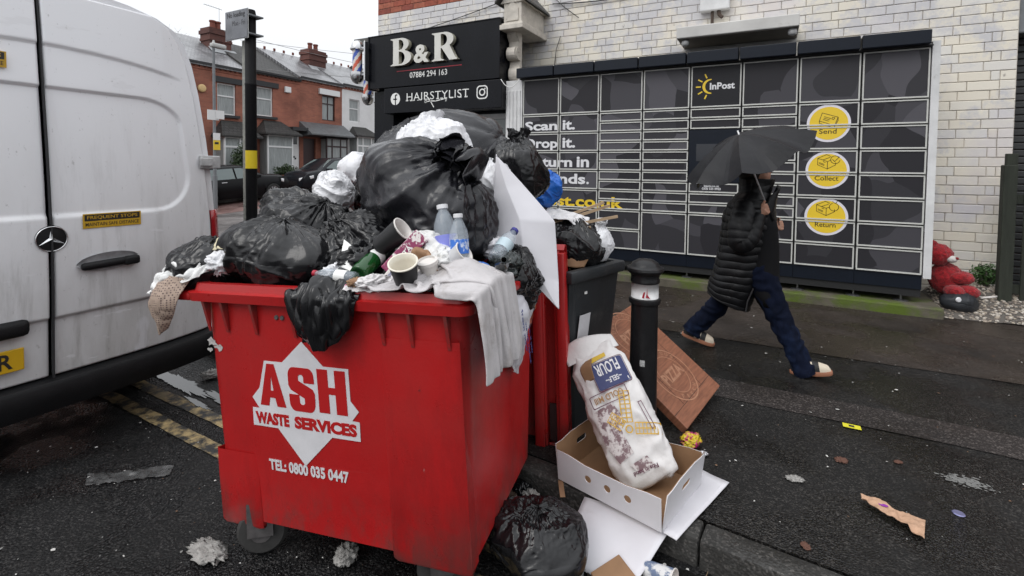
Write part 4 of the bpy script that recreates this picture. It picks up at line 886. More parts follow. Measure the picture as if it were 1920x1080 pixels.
mb = MB(); mb.box(-.135, -.065, .0, .03, .0, 2.76); mb.build('back_rail', mat('weathered_rail', (.22, .22, .20), .7, var=.3, vscale=20), sp)
# ------------------------------------------------------------------ white van, seen from behind
VX = -3.4; VC = 1.155            # rear face, middle line
van = thing('delivery_van', 'dirty white high roof van seen from behind with yellow warning stickers', 'van', (VX, VC, 0))
VP = bpy.data.materials.new('dirty_white_van'); VP.use_nodes = True; MATS['dirty_white_van'] = VP
def _van():
    n = VP.node_tree.nodes; l = VP.node_tree.links; b = n['Principled BSDF']; tc = n.new('ShaderNodeTexCoord').outputs['Object']
    sep = n.new('ShaderNodeSeparateXYZ'); l.new(tc, sep.inputs[0])
    def nz(sc, st=(1, 1, 1), det=7, ro=.65):
        mp = n.new('ShaderNodeMapping'); mp.inputs['Scale'].default_value = st; l.new(tc, mp.inputs[0]); t = n.new('ShaderNodeTexNoise'); t.inputs['Scale'].default_value = sc; t.inputs['Detail'].default_value = det; t.inputs['Roughness'].default_value = ro; l.new(mp.outputs[0], t.inputs['Vector']); return t.outputs[0]
    def ramp(o, a, c, lo=0., hi=1.):
        r = n.new('ShaderNodeMapRange'); r.inputs[1].default_value = a; r.inputs[2].default_value = c; r.inputs[3].default_value = lo; r.inputs[4].default_value = hi; l.new(o, r.inputs[0]); return r.outputs[0]
    def mix(f, a, c):
        k = n.new('ShaderNodeMix'); k.data_type = 'RGBA'; l.new(f, k.inputs[0])
        if isinstance(a, tuple): k.inputs[6].default_value = (*a, 1)
        else: l.new(a, k.inputs[6])
        k.inputs[7].default_value = (*c, 1); return k.outputs[2]
    def mth(op, a, c):
        k = n.new('ShaderNodeMath'); k.operation = op
        for i, q in enumerate((a, c)):
            if isinstance(q, float): k.inputs[i].default_value = q
            else: l.new(q, k.inputs[i])
        return k.outputs[0]
    low = ramp(sep.outputs[2], 2.1, .45, 0., 1.)                       # road film, thicker lower down
    film = mth('MULTIPLY', low, ramp(nz(3, (1, 1, .35)), .25, .7, .35, 1.))
    c = mix(mth('MULTIPLY', film, .8), (.78, .785, .81), (.30, .29, .27))
    wipe = mth('MULTIPLY', ramp(nz(2.3, (1, 1.6, 1), 3, .5), .60, .63), ramp(sep.outputs[2], 1.2, .7))   # hand wiped patches
    c = mix(mth('MULTIPLY', wipe, .8), c, (.58, .58, .60))
    c = mix(mth('MULTIPLY', ramp(nz(40, (1, 1, .6), 3), .66, .74), .35), c, (.12, .11, .10))
    c = mix(mth('MULTIPLY', mth('MULTIPLY', ramp(nz(14, (1, 1, .12), 5, .7), .52, .7), low), .5), c, (.20, .19, .175))
    c = mix(mth('MULTIPLY', ramp(nz(7, (1, .5, 2.2), 4, .6), .64, .67), .5), c, (.70, .70, .72))
    l.new(c, b.inputs['Base Color']); l.new(ramp(film, 0., .8, .28, .6), b.inputs['Roughness']); b.inputs['Specular IOR Level'].default_value = .5
_van()
SEAM = mat('van_seam', (.02, .02, .022), .7); VBLK = mat('van_black_plastic', (.010, .010, .011), .55, spec=.25, var=.25, vscale=12, bump=.25, bscale=120)
# outline of the rear face: half width by height
prof = [(.955, .46), (.965, .6), (.968, .9), (.962, 1.2), (.945, 1.5), (.918, 1.8), (.882, 2.1), (.845, 2.3), (.80, 2.43), (.735, 2.515), (.62, 2.57), (.45, 2.605), (.25, 2.625), (0, 2.63)]
def hw(z):
    for (a, za), (b, zb) in zip(prof, prof[1:]):
        if za <= z <= zb: return a + (b - a)*(z - za)/(zb - za)
    return prof[0][0] if z < .5 else 0
def rearx(y, z):
    """rear face bows in towards the sides and leans in above the belt"""
    return -.11*(abs(y)/.95)**3 - .075*max(0, z - 1.1)**1.5 - .03*max(0, .95 - z)
ring = [(y, z) for y, z in prof] + [(-y, z) for y, z in prof[-2::-1]]
P = []
for x, s, dz in ((0, .985, -.004), (-.03, 1.0, 0), (-.3, 1.015, .015), (-1.5, 1.02, .02), (-4.2, 1.02, .02), (-4.9, .98, -.25), (-5.6, .92, -1.0), (-6.2, .84, -1.45)):
    P.append([(x + rearx(y, z)*(1 if x > -.5 else 0), y*s, .46 + (z - .46)*(1 if x > -4.5 else (2.17 + dz)/2.17) + dz) for y, z in ring])
P.insert(0, [(rearx(y, z) - .004, y*.90, .47 + (z - .46)*.965) for y, z in ring])
mb = MB(); mb.sheet(P); nr = len(ring); mb.f.append([(len(P)-1)*nr + k for k in range(nr)]); mb.mi.append(0); mb.build('body_shell', VP, van, auto=35)
# two rear doors as surfaces with pressed panels
def door_surf(sgn):
    mb = MB(); zs_ = np.linspace(.47, 2.565, 230); us_ = np.linspace(0, 1, 90); G = []
    for z in zs_:
        h = hw(z) - .07 - .03*max(0, z - 2.3); r = []
        for u in us_:
            y = .006 + (h - .006)*u; x = rearx(y, z) + .012
            # recessed window panel with rounded corners
            yl, yr, zb, zt = -.2, .775 - .10*max(0, (z - 1.2)), 1.335, 2.03; R_ = .24
            cy, cz = min(y, yr - R_), min(max(z, zb + R_), zt - R_*.6)
            dx_ = max(0, y - (yr - R_)); dz_ = (z - (zb + R_)) if z < zb + R_ else ((z - (zt - R_*.6))/.6 if z > zt - R_*.6 else 0)
            dist = math.hypot(dx_, dz_) - R_ if (dx_ > 0 or dz_ != 0) else -R_
            x -= .016*max(0., min(1., -dist/.016 + .5))
            # crease above the window panel, flare along the bottom
            zc = 2.255 - .12*(y/.9)**2; x += .012*max(0., min(1., (z - zc)/.012))*max(0, min(1, (.74 - y)/.12))
            zk = .79 + .01*y; x -= .02*max(0., min(1., (zk - z)/.012))*1.0
            r.append((x + (.0 if u > .004 else -.02), sgn*y, z))
        G.append(r)
    mb.sheet(G); return mb
for sgn in (1, -1):
    o = door_surf(sgn).build('rear_door', VP, van, smooth=True); solid(o, .02, -1)
mb = MB(); mb.sheet([[(rearx(0, z) + .0125, y, z) for y in (-.0035, .0035)] for z in np.linspace(.46, 2.61, 40)]); solid(mb.build('door_gap', SEAM, van), .02)
# star badge
def onrear(y, z, off=.0): return T(rearx(y, z) + .012 + off, y, z) @ RZ(PI/2 + math.atan(.33*(abs(y)/.95)**2/.95*(1 if y > 0 else -1)))   # local -y points out of the rear face
mb = MB(); mb.lathe([(.0, .012), (.108, .012), (.12, .008), (.128, 0)], 40); bo = mb.build('badge', VBLK, van, auto=40); bo.matrix_local = T(.002, 0, 1.215) @ RY(PI/2) @ SC(.58, .58, .8)
mb = MB(); mb.lathe([(.107, .012), (.110, .02), (.116, .02), (.119, .012)], 48, cap=False); r_ = mb.build('badge_ring', CHROME, bo, smooth=True)
mb = MB()
for k in range(3):
    a = PI + k*2*PI/3; t_ = Vector((math.cos(a), math.sin(a), 0))*.108; s_ = Vector((-math.sin(a), math.cos(a), 0))*.017
    h0 = Vector((0, 0, .026)); b0 = Vector((0, 0, .0125)); q = t_ + Vector((0, 0, .014)); f0 = Vector((math.cos(a), math.sin(a), 0))*.012
    mb.add([h0, b0 + s_ + f0, q, b0 - s_ + f0], [(0, 1, 2), (0, 2, 3)])
mb.build('badge_star', CHROME, bo)
# handle, stickers, plate, light bar
mb = MB(); mb.sheet([[(0, .16 + .27*u + 0, 0) for u in (0, 1)] for v in (0, 1)]) if False else None
hc = MB(); hc.sheet([[( -.012 + .012*abs(2*v - 1)**2, u, (v - .5)*.1*math.sqrt(max(0, 1 - ((u - .135)/.15)**2)) + .012) for v in np.linspace(0, 1, 7)] for u in np.linspace(-.012, .282, 15)]); ho = hc.build('handle_recess', mat('recess_grey', (.3, .3, .31), .5, var=.3, vscale=20), van, smooth=True); ho.matrix_local = T(.027, .115, 1.045) @ RX(.04)
mb = MB(); mb.bbox(.01, .05, .0, .275, -.022, .02, .016); mb.bbox(.012, .058, .2, .28, -.03, .022, .014); o = mb.build('door_handle', VBLK, van, auto=50); o.matrix_local = T(.005, .115, 1.045) @ RX(.04)
STY = mat('sticker_yellow', (.50, .30, .02), .45, var=.15, vscale=20); STK = mat('sticker_black', (.02, .018, .016), .5)
def warning(y, z, w=.29, h=.082, rx=.0):
    M = T(rearx(y + w/2, z) + .0195, y, z) @ RZ(PI/2 + math.atan2(rearx(y + w, z) - rearx(y, z), w)*-1) @ RY(rx)
    mb = MB(); mb.bbox(0, w, -.001, .001, 0, h, .004); s = mb.build('warning_sticker', STY, van); s.matrix_local = M
    mb = MB(); mb.box(.008, w - .008, -.0016, -.001, h*.5, h*.93); mb.build('black_band', STK, s)
    text('sticker_text', 'FREQUENT STOPS', STY, T(.02, -.0018, h*.58), w - .04, h*.27, s, bold=.01, ext=.0004); text('sticker_text', 'MAINTAIN SAFE DISTANCE', STK, T(.012, -.0012, h*.14), w - .024, h*.24, s, bold=.01, ext=.0004)
warning(.135, 1.255); warning(-.43, 2.10)
NP = MB(); NP.bbox(0, .52, -.005, .005, 0, .115, .008); np_ = NP.build('number_plate', mat('plate_yellow', (.55, .33, .015), .35), van); np_.matrix_local = T(.012, -.64, .555) @ RZ(PI/2); text('plate_letter', 'R', STK, T(.42, -.006, .02), .055, .079, np_, bold=.02)
mb = MB(); mb.bbox(-.62, -.10, -.03, .03, -.045, .04, .025); o = mb.build('plate_lamp_bar', VBLK, van, auto=50); o.matrix_local = T(.02, 0, .775) @ RZ(PI/2)
# hinge, tail lamp, bumper, wheels
mb = MB(); mb.bbox(-.05, .015, -.05, .09, -.045, .045, .008); mb.bbox(.01, .03, -.06, .03, -.03, .03, .008); o = mb.build('door_hinge', mat('hinge_steel', (.42, .42, .42), .4, var=.3, vscale=30), van); o.matrix_local = T(-.085, .875, 1.64)
for s in (1, -1):
    tl = MB(); tl.sheet([[(rearx(.95, z) - .02 - .05*u + .03*(1 - u), s*(hw(z) - .05 + .085*u**.6), z) for u in np.linspace(0, 1, 5)] for z in np.linspace(.82, 1.30, 8)]); o = tl.build('tail_lamp', mat('lamp_red', (.28, .008, .012), .15, coat=.5), van, smooth=True); solid(o, .02)
    tl = MB(); tl.sheet([[(rearx(.95, z) - .012 - .05*u + .03*(1 - u), s*(hw(z) - .045 + .05*u**.6), z) for u in np.linspace(0, .7, 4)] for z in np.linspace(.9, 1.12, 4)]); tl.build('reversing_lens', mat('lamp_smoke', (.25, .16, .14), .15), o, smooth=True)
bp = MB(); G = []
for y in np.linspace(-1.0, 1.0, 41):
    x = -.13*(abs(y)/1.0)**4 + .05
    G.append([(x - .12, y, .46), (x - .01, y, .455), (x + .005, y, .435), (x, y, .36), (x - .03, y, .29), (x - .2, y, .27)])
bp.sheet(G); bp.build('rear_bumper', VBLK, van, auto=50)
mb = MB(); mb.box(-5.8, -.25, -.93, .93, .28, .5); mb.build('underbody', VBLK, van)
for x in (-1.1, -4.9):
    for s in (1, -1): w_ = MB(); w_.lathe([(.2, -.12), (.33, -.12), (.35, -.08), (.35, .08), (.33, .12), (.2, .12)], 28, T(x, s*.82, .35) @ RX(PI/2)); w_.build('wheel', TYRE, van, auto=40)
for s in (1, -1):
    m_ = MB(); m_.bbox(-.05, .05, -.1, .1, -.15, .15, .03); o = m_.build('wing_mirror', VBLK, van); o.matrix_local = T(-5.1, s*1.15, 1.6)
# ------------------------------------------------------------------ red wheeled bin, standing a little askew at the kerb
BMX = T(-1.432, 1.261, 0) @ RZ(.186) @ RY(-.045) @ RX(-.015)
def redmat(name, col):
    m = bpy.data.materials.new(name); m.use_nodes = True; MATS[name] = m; n = m.node_tree.nodes; l = m.node_tree.links; b = n['Principled BSDF']; tc = n.new('ShaderNodeTexCoord').outputs['Object']
    def nz(sc, st=(1, 1, 1), det=7, ro=.65):
        mp = n.new('ShaderNodeMapping'); mp.inputs['Scale'].default_value = st; l.new(tc, mp.inputs[0]); t = n.new('ShaderNodeTexNoise'); t.inputs['Scale'].default_value = sc; t.inputs['Detail'].default_value = det; t.inputs['Roughness'].default_value = ro; l.new(mp.outputs[0], t.inputs['Vector']); return t.outputs[0]
    def ramp(o, a, c, lo=0., hi=1.):
        r = n.new('ShaderNodeMapRange'); r.inputs[1].default_value = a; r.inputs[2].default_value = c; r.inputs[3].default_value = lo; r.inputs[4].default_value = hi; l.new(o, r.inputs[0]); return r.outputs[0]
    def mix(f, a, c):
        k = n.new('ShaderNodeMix'); k.data_type = 'RGBA'; l.new(f, k.inputs[0])
        if isinstance(a, tuple): k.inputs[6].default_value = (*a, 1)
        else: l.new(a, k.inputs[6])
        k.inputs[7].default_value = (*c, 1); return k.outputs[2]
    c = mix(ramp(nz(1.8), .35, .7), col, tuple(x*.72 for x in col))
    c = mix(ramp(nz(3, (1, 1, .22), 9, .75), .50, .78, 0., .7), c, (.13, .012, .012))
    c = mix(ramp(nz(.9, (1, 1, 1), 5, .6), .5, .72, 0., .35), c, (.50, .05, .045))
    sz = n.new('ShaderNodeSeparateXYZ'); l.new(tc, sz.inputs[0]); lowd = ramp(sz.outputs[2], .42, .14, 0., 1.); mm_ = n.new('ShaderNodeMath'); mm_.operation = 'MULTIPLY'; l.new(lowd, mm_.inputs[0]); l.new(ramp(nz(9, (1, 1, .6), 8, .7), .42, .62, 0., .75), mm_.inputs[1]); c = mix(mm_.outputs[0], c, (.09, .045, .04))          # runs of grime
    c = mix(ramp(nz(34, (1, 1, 1), 3), .70, .76, 0., .7), c, (.05, .02, .02))                    # specks
    c = mix(ramp(nz(17, (1.4, 1.4, .5), 5, .6), .74, .77, 0., .6), c, (.42, .30, .28))           # scuffs
    c = mix(ramp(nz(22, (1, 1, .05), 4, .6), .70, .76, 0., .22), c, (.50, .12, .11))
    c = mix(ramp(nz(20, (.05, 1, 1), 4, .6), .70, .76, 0., .25), c, (.50, .12, .11))
    l.new(c, b.inputs['Base Color']); l.new(ramp(nz(6), .3, .7, .22, .46), b.inputs['Roughness'])
    t = n.new('ShaderNodeTexNoise'); t.inputs['Scale'].default_value = 90; l.new(tc, t.inputs['Vector']); bp = n.new('ShaderNodeBump'); bp.inputs['Strength'].default_value = .12; bp.inputs['Distance'].default_value = .004; l.new(t.outputs[0], bp.inputs['Height']); l.new(bp.outputs[0], b.inputs['Normal'])
    return m
RED = redmat('red_bin_plastic', (.42, .012, .013))
BWHITE = mat('bin_white_print', (.62, .61, .63), .45, var=.12, vscale=8, dirt=(.3, .25, .25), dscale=26, dlo=.68, dhi=.74)
BRED = mat('bin_red_print', (.40, .012, .013), .4)
binr = thing('wheeled_bin', 'large red four wheeled bin overflowing with rubbish, white ASH WASTE SERVICES print', 'bin', M=BMX)
ZT_, ZB_ = 1.09, .125; SL = .071/.974
def fy(z): return SL*(1.09 - z)
def rsec(z, hx, y0, y1, r, n=6):
    pts = []
    for cx, cy, a0 in ((hx - r, y0 + r, -90), (hx - r, y1 - r, 0), (-hx + r, y1 - r, 90), (-hx + r, y0 + r, 180)): pts += [(x, y, z) for x, y in arc(cx, cy, r, r, a0, a0 + 90, n)]
    return pts
mb = MB(); P = []
for z in [.165, .18, .22, .3, .5, .8, 1.0, 1.09, 1.15]:
    k = (1.15 - z)/1.03; P.append(rsec(z, .577 - .012*k - (.02 if z == .165 else 0), fy(z) + (.02 if z == .165 else 0), .99 - .14*k, .075))
P2 = [[(x*.965, .5 + (y - .5)*.955, max(z, .2)) for x, y, z in r] for r in P][::-1]
mb.sheet(P + P2[:-2], closed=True); n0 = len(P[0]); mb.f.append(list(range(n0))[::-1]); mb.mi.append(0)
mb.f.append([(len(P) + len(P2) - 3)*n0 + k for k in range(n0)]); mb.mi.append(0); mb.build('tub', RED, binr, auto=45)
# rim: flange with turned-down lip, raised bead on top
def ring(zs_, off):
    return [(rsec(z, .62 + o, -.035 - o, 1.02 + o, .05)) for z, o in zip(zs_, off)]
mb = MB(); Q = ring((1.10, 1.10, 1.135, 1.14, 1.168, 1.168, 1.14), (-.05, .0, .006, -.012, -.018, -.05, -.055)); mb.sheet(Q, closed=True); mb.build('rim', RED, binr, auto=35)
mb = MB(); mb.bbox(-.80, -.60, -.03, .98, 1.098, 1.132, .008); mb.build('lifting_flange', RED, binr, auto=35)
mb = MB(); mb.bbox(.60, .66, .12, .98, 1.098, 1.132, .008); mb.build('lifting_flange', RED, binr, auto=35)
g0 = None
for x in (-.53, -.44, -.295, -.11, .08, .275, .39, .53):
    if g0 is None: mb = MB(); mb.prism([(0, 0), (.035, 0), (0, -.13)], .012, T(-.006, 0, 0) @ RZ(-PI/2) @ T(0, 0, 0)); g0 = mb.build('gusset', RED, binr); g0.matrix_local = T(x, fy(1.09) + .002, 1.102)
    else: copy_obj(g0, binr, T(x, fy(1.09) + .002, 1.102))
# wheel housings standing proud of the front
for x0, x1 in ((-.565, -.355), (.25, .565)):
    mb = MB(); Pz = []
    for z, o in (((.148, .0), (.16, .006), (.36, .005), (.47, .0)) if x0 < 0 else ((.148, .0), (.16, .006), (.5, .005), (1.0, .0))): Pz.append([(x0 + (.03 if o == 0 else 0), fy(z) + .06, z), (x0, fy(z) - o + .004, z), (x0 + .02, fy(z) - o - .004, z), (x1 - .02, fy(z) - o - .004, z), (x1, fy(z) - o + .004, z), (x1 - (.03 if o == 0 else 0), fy(z) + .06, z)])
    mb.sheet(Pz); mb.f.append(list(range(6))); mb.mi.append(0); mb.build('wheel_housing', RED, binr, auto=30)
RUB = mat('castor_rubber', (.035, .034, .033), .7, var=.3, vscale=20); STEEL = mat('castor_steel', (.16, .15, .15), .5, metal=.7, var=.4, vscale=20)
for x, y in ((-.40, .11), (.40, .17), (-.44, .72), (.40, .72)):
    zc = .1 - .045*x*1.0 + .012
    zc = .098 - (.045*x - .015*y)
    mb = MB(); mb.lathe([(.04, -.03), (.088, -.026), (.1, -.012), (.1, .012), (.088, .026), (.04, .03)], 24, T(x, y, zc) @ RZ(.5) @ RX(PI/2)); w_ = mb.build('castor', RUB, binr, auto=40)
    mb = MB(); mb.lathe([(0, -.034), (.042, -.034), (.042, .034), (0, .034)], 16, T(x, y, zc) @ RZ(.5) @ RX(PI/2)); mb.box(-.05, .05, -.045, -.037, -.01, .13, T(x, y, zc) @ RZ(.5)); mb.box(-.05, .05, .037, .045, -.01, .13, T(x, y, zc) @ RZ(.5)); mb.build('fork', STEEL, w_)
# print on the front
FM = Matrix(((1, 0, 0, 0), (0, 1, -SL, SL*1.09 - .0012), (0, 0, 1, 0), (0, 0, 0, 1)))    # shears the flat print on to the sloping front (tiny slope)
import mathutils
ang = math.atan(SL)
def onfront(x, z, off=.0012): return T(x, fy(z) - off, z) @ RX(ang)
oc = [(-.09, .958), (.0, .868), (.111, .868), (.111, .745), (.144, .707), (.112, .668), (.144, .666), (.143, .591), (.018, .591), (-.117, .457), (-.235, .596), (-.355, .596), (-.352, .67), (-.318, .67), (-.349, .713), (-.309, .756), (-.276, .868), (-.19, .868)]
z00 = .457; shape('logo_backing', [[(x, z - z00) for x, z in oc]], BWHITE, onfront(0, z00), binr, ext=.0012)
def blockglyph(loops, x, z, w, h, nm='logo_letter'): return shape(nm, [[(p[0]*w, p[1]*h) for p in lp] for lp in loops], BRED, onfront(x, z, .0026), binr, ext=.001)
GA = [[(0, 0), (.36, 1), (.64, 1), (1, 0), (.66, 0), (.60, .2), (.40, .2), (.34, 0)], [(.445, .37), (.555, .37), (.5, .72)]]
GS = [arc(.22, .22, .22, .22, 180, 270, 5) + arc(.78, .22, .22, .22, 270, 360, 5) + [(1, .44), (.93, .53), (.40, .70), (.40, .80), (.45, .84), (.55, .84), (.60, .8), (.60, .66), (1, .66)] + arc(.78, .8, .22, .2, 0, 90, 5) + arc(.22, .8, .22, .2, 90, 180, 5) + [(0, .58), (.08, .48), (.60, .31), (.60, .2), (.55, .16), (.45, .16), (.40, .2), (.40, .38), (0, .38)]]
GH = [[(0, 0), (0, 1), (.38, 1), (.38, .60), (.62, .60), (.62, 1), (1, 1), (1, 0), (.62, 0), (.62, .44), (.38, .44), (.38, 0)]]
blockglyph(GA, -.310, .685, .125, .172); blockglyph(GS, -.166, .678, .120, .176); blockglyph(GH, -.030, .685, .126, .172)
for k, (wd, x, w) in enumerate((('WASTE', -.340, .162), ('SERVICES', -.152, .282))): t_ = text('logo_word', wd, BRED, onfront(x, .606, .0026), w, .05, binr, bold=.055, ext=.001)
text('phone_number', 'TEL: 0800 035 0447', BWHITE, onfront(-.295, .415, .0012), .372, .047, binr, bold=.035, ext=.0012)
def scrap(x, z, s, seed, m):
    R = random.Random(seed); pts = [(s*(1 + .6*R.uniform(-1, 1))*math.cos(a), s*.6*(1 + .6*R.uniform(-1, 1))*math.sin(a)) for a in np.linspace(0, 2*PI, 13)[:-1]]
    shape('sticker_remnant', [pts], m, onfront(x, z), binr, ext=.0006)
OLDP = mat('old_label', (.45, .43, .42), .6, var=.4, vscale=60); scrap(-.535, .925, .026, 4, OLDP); scrap(-.50, .905, .022, 9, OLDP); scrap(-.548, .89, .012, 5, OLDP); scrap(.489, .935, .02, 7, mat('old_glue', (.26, .22, .19), .8, var=.5, vscale=60))
for x in (-.197, -.17): mb = MB(); mb.lathe([(0, .004), (.008, .004), (.01, 0)], 12, T(x, fy(1.05) - .001, 1.045) @ RX(PI/2)); mb.build('rivet', STEEL, binr)
# lid thrown back, hanging behind
mb = MB(); G = []
for u in np.linspace(0, 1, 21):
    x = -.725 + 1.45*u; e = .02*math.sin(PI*u)
    G.append([(x, 1.075 + y + e, z) for y, z in ((-.03, 1.17), (0, 1.195), (.03, 1.19), (.05, 1.1), (.05, .6), (.05, .12), (.03, .06), (.0, .05), (-.035, .07))])
mb.sheet(G); lo = mb.build('lid', RED, binr, auto=40); solid(lo, .012)
mb = MB(); mb.bbox(-.73, -.68, 1.02, 1.09, .1, 1.16, .01); mb.build('lid_edge', RED, lo, auto=40)
mb = MB(); mb.bbox(.54, .60, 1.03, 1.07, .1, 1.17, .012); mb.bbox(.66, .70, 1.045, 1.07, .1, 1.17, .008); mb.bbox(.68, .73, 1.02, 1.09, .1, 1.16, .01); mb.bbox(.58, .61, 1.045, 1.09, .1, 1.1, .01); mb.bbox(.61, .68, 1.06, 1.085, .08, .12, .008); mb.build('lid_edge', RED, lo, auto=40)
mb = MB(); mb.box(.622, .67, 1.052, 1.06, .14, .34); mb.build('lid_slot', mat('slot_dark', (.02, .004, .004), .8), lo)
mb = MB(); mb.tube([(-.6, 1.03, 1.15), (.6, 1.03, 1.15)], .02, 10); mb.build('hinge_bar', RED, binr, smooth=True)

# ------------------------------------------------------------------ grey wheelie bin behind
GBIN = mat('grey_bin_plastic', (.028, .031, .034), .42, var=.25, vscale=5, bump=.15, bscale=120, dirt=(.07, .07, .068), dscale=4, dlo=.55, dhi=.75)
gb = thing('wheelie_bin', 'dark grey wheelie bin with white label behind the red bin, heaped with sacks', 'bin', M=T(-.95, 2.47, .12) @ RZ(math.atan2(.96, .28)))
mb = MB(); P = []
for z, i in ((.04, .06), (.3, .045), (.9, .005), (.94, 0)): P.append([(x, y, z) for x, y in ((i, i), (.05 + i, -.0 + i*.5), (.45 - i, i*.5), (.50 - i, i), (.50 - i, .6 - i), (i, .6 - i))])
mb.sheet(P, closed=True); mb.f.append(list(range(6))); mb.mi.append(0); mb.build('body', GBIN, gb)
mb = MB(); mb.bbox(-.025, .49, -.035, .02, .885, .95, .012); mb.bbox(-.025, .02, .02, .62, .885, .95, .012); mb.bbox(.47, .515, -.035, .62, .885, .95, .012); mb.bbox(.02, .47, .58, .62, .885, .95, .012); mb.build('rim', GBIN, gb, auto=40)
mb = MB(); mb.sheet([[(.07 + .10*u + .02*v, .004 + .028*(1 - v) - .012, .36 + .33*v) for u in (0, 1)] for v in np.linspace(0, 1, 4)]); o = mb.build('white_label', BWHITE, gb); solid(o, .002)
mb = MB(); mb.box(.14, .165, -.0015, .002, .80, .815); mb.build('small_mark', PRINT, gb)
for y in (.08, .5): mb = MB(); mb.lathe([(.05, -.03), (.1, -.025), (.1, .025), (.05, .03)], 20, T(.46, y, .1) @ RX(PI/2)); mb.build('wheel', RUB, gb, auto=40)
# ------------------------------------------------------------------ bollard
bo = thing('bollard', 'black round cast bollard with white reflective band beside the flour sack', 'bollard', (-.613, 2.767, .12))
BB = mat('bollard_black', (.010, .010, .011), .33, spec=.35, var=.3, vscale=12, bump=.25, bscale=60); mb = MB()
mb.lathe([(.1, 0), (.1, .03), (.083, .05), (.079, .08), (.075, .5), (.073, .755), (.085, .76), (.087, .775), (.085, .785), (.073, .79)], 32, cap=True); mb.build('shaft', BB, bo, auto=40)
mb = MB(); mb.lathe([(.075, .79), (.0745, .79), (.0745, .872), (.075, .872)], 32, cap=False); bb_ = mb.build('reflective_band', mat('band_white', (.62, .62, .62), .35, var=.15, vscale=30), bo, smooth=True)
mb = MB(); mb.lathe([(.073, .872), (.08, .878), (.08, .89), (.076, .9), (.08, .92), (.098, .935), (.103, .945), (.1, .957), (.085, .963), (.08, .968), (.07, .985), (.045, 1.0), (0, 1.006)], 36); mb.build('cap', BB, bo, auto=35)
aM = lambda ang, z, r: T(0, 0, z) @ RZ(ang) @ T(0, -r, 0)
ac = math.atan2(.613, 2.767)                 # towards the viewer's side of the post
mb = MB(); mb.prism([(0, 0), (.012, 0), (.017, .035), (.008, .03)], .001); mb.prism([(.02, .005), (.045, .0), (.03, .02), (.028, .055), (.024, .02)], .001); q = mb.build('torn_red_mark', SIGNRED, bb_); q.matrix_local = aM(ac - .2, .80, .0757)
mb = MB(); G = [[(.0757*math.sin(a), -.0757*math.cos(a), z) for z in (.42, .455)] for a in np.linspace(ac - .25, ac + .1, 5)]; mb.sheet(G); mb.build('small_sticker', mat('grey_sticker', (.45, .45, .45), .6, var=.4, vscale=120), bo)
# ------------------------------------------------------------------ rubbish heaped in the bin
BLK = film_mat('black_film', (.006, .006, .007), .19, .06, spec=.5); BLK2 = film_mat('grey_black_film', (.012, .012, .015), .25, .06, spec=.5)
WHT = film_mat('white_film', (.66, .66, .68), .42, .2); CLEARF = film_mat('clear_film', (.80, .80, .79), .3, .3, alpha=.72)
def inbin(x, y, z): return tuple(BMX @ Vector((x, y, z)))
def heap(label, m, seed, size, ctr, rot, name='rubbish_sack', **k):
    """ctr in the bin's own frame"""
    o = bag(name, label, 'rubbish sack', m, seed, size, (0, 0, 0), **k); c = size[2]/2
    o.matrix_world = BMX @ T(*ctr) @ RZ(rot[2]) @ RY(rot[1]) @ RX(rot[0]) @ T(0, 0, -c); return o
heap('bulging grey black sack at the very top back of the heap', BLK2, 21, (.80, .5, .44), (-.02, .97, 1.665), (.1, -.35, .2), amp=.8, facet=.5, neck=False)
heap('white knotted carrier sack sitting on top of the heap', WHT, 33, (.34, .28, .25), (.11, .76, 1.725), (0, 0, .4), ears=.6, amp=1.3)
heap('largest black sack in the middle of the heap, knotted at its upper right', BLK2, 11, (.72, .48, .47), (.15, .56, 1.47), (.15, .85, -.15), amp=1.15, facet=.75, ears=1.0, flop=(.4, -.5))
heap('black sack at the left of the heap beside the black pole', BLK, 14, (.52, .40, .32), (-.40, .45, 1.285), (.2, .5, .25), amp=1.2, facet=.6, neck=False)
heap('crinkled black sack wedged under the largest one', BLK, 17, (.44, .36, .27), (-.06, .34, 1.23), (.5, -.3, .3), amp=1.6, neck=False)
heap('long black sack lying on the front left rim', BLK, 23, (.54, .30, .24), (-.32, .18, 1.235), (.1, .15, .05), amp=1.15, neck=False, facet=.45)
heap('small black sack at the left corner under clear plastic', BLK, 24, (.34, .26, .2), (-.66, .14, 1.19), (0, .2, .3), amp=1.3, neck=False)
heap('black knotted sack at the right of the heap in front of the locker print', BLK, 29, (.30, .30, .33), (.51, .9, 1.60), (.1, .1, .5), amp=1.0, facet=.85, ears=.8)
heap('grey black sack showing between the top sack and the right one', BLK2, 31, (.34, .3, .28), (.33, 1.0, 1.66), (.2, .5, .1), amp=.9, neck=False)
heap('white carrier sack with red print behind the big white card', WHT, 35, (.22, .2, .28), (.40, .80, 1.49), (.1, .1, .3), amp=1.5, neck=False)
heap('crumpled white carrier sack left of the largest black sack', WHT, 37, (.17, .17, .21), (-.42, .66, 1.49), (.1, -.2, .2), amp=1.9, neck=False)
heap('small white sack behind the left sacks against the sky side', WHT, 39, (.24, .2, .16), (-.38, .86, 1.625), (.1, .4, .3), amp=1.2, neck=False)
heap('dark sack at the back left of the heap', BLK, 41, (.26, .26, .24), (-.36, .92, 1.46), (.1, .4, .3), amp=1.2, neck=False)
heap('dark sack tucked into the right side of the bin', BLK, 43, (.2, .3, .26), (.57, .58, 1.10), (.4, .3, .3), amp=1.5, neck=False)
heap('hidden black sack filling the middle of the bin', BLK, 45, (.9, .7, .4), (0, .55, 1.05), (0, 0, 0), amp=1, neck=False)
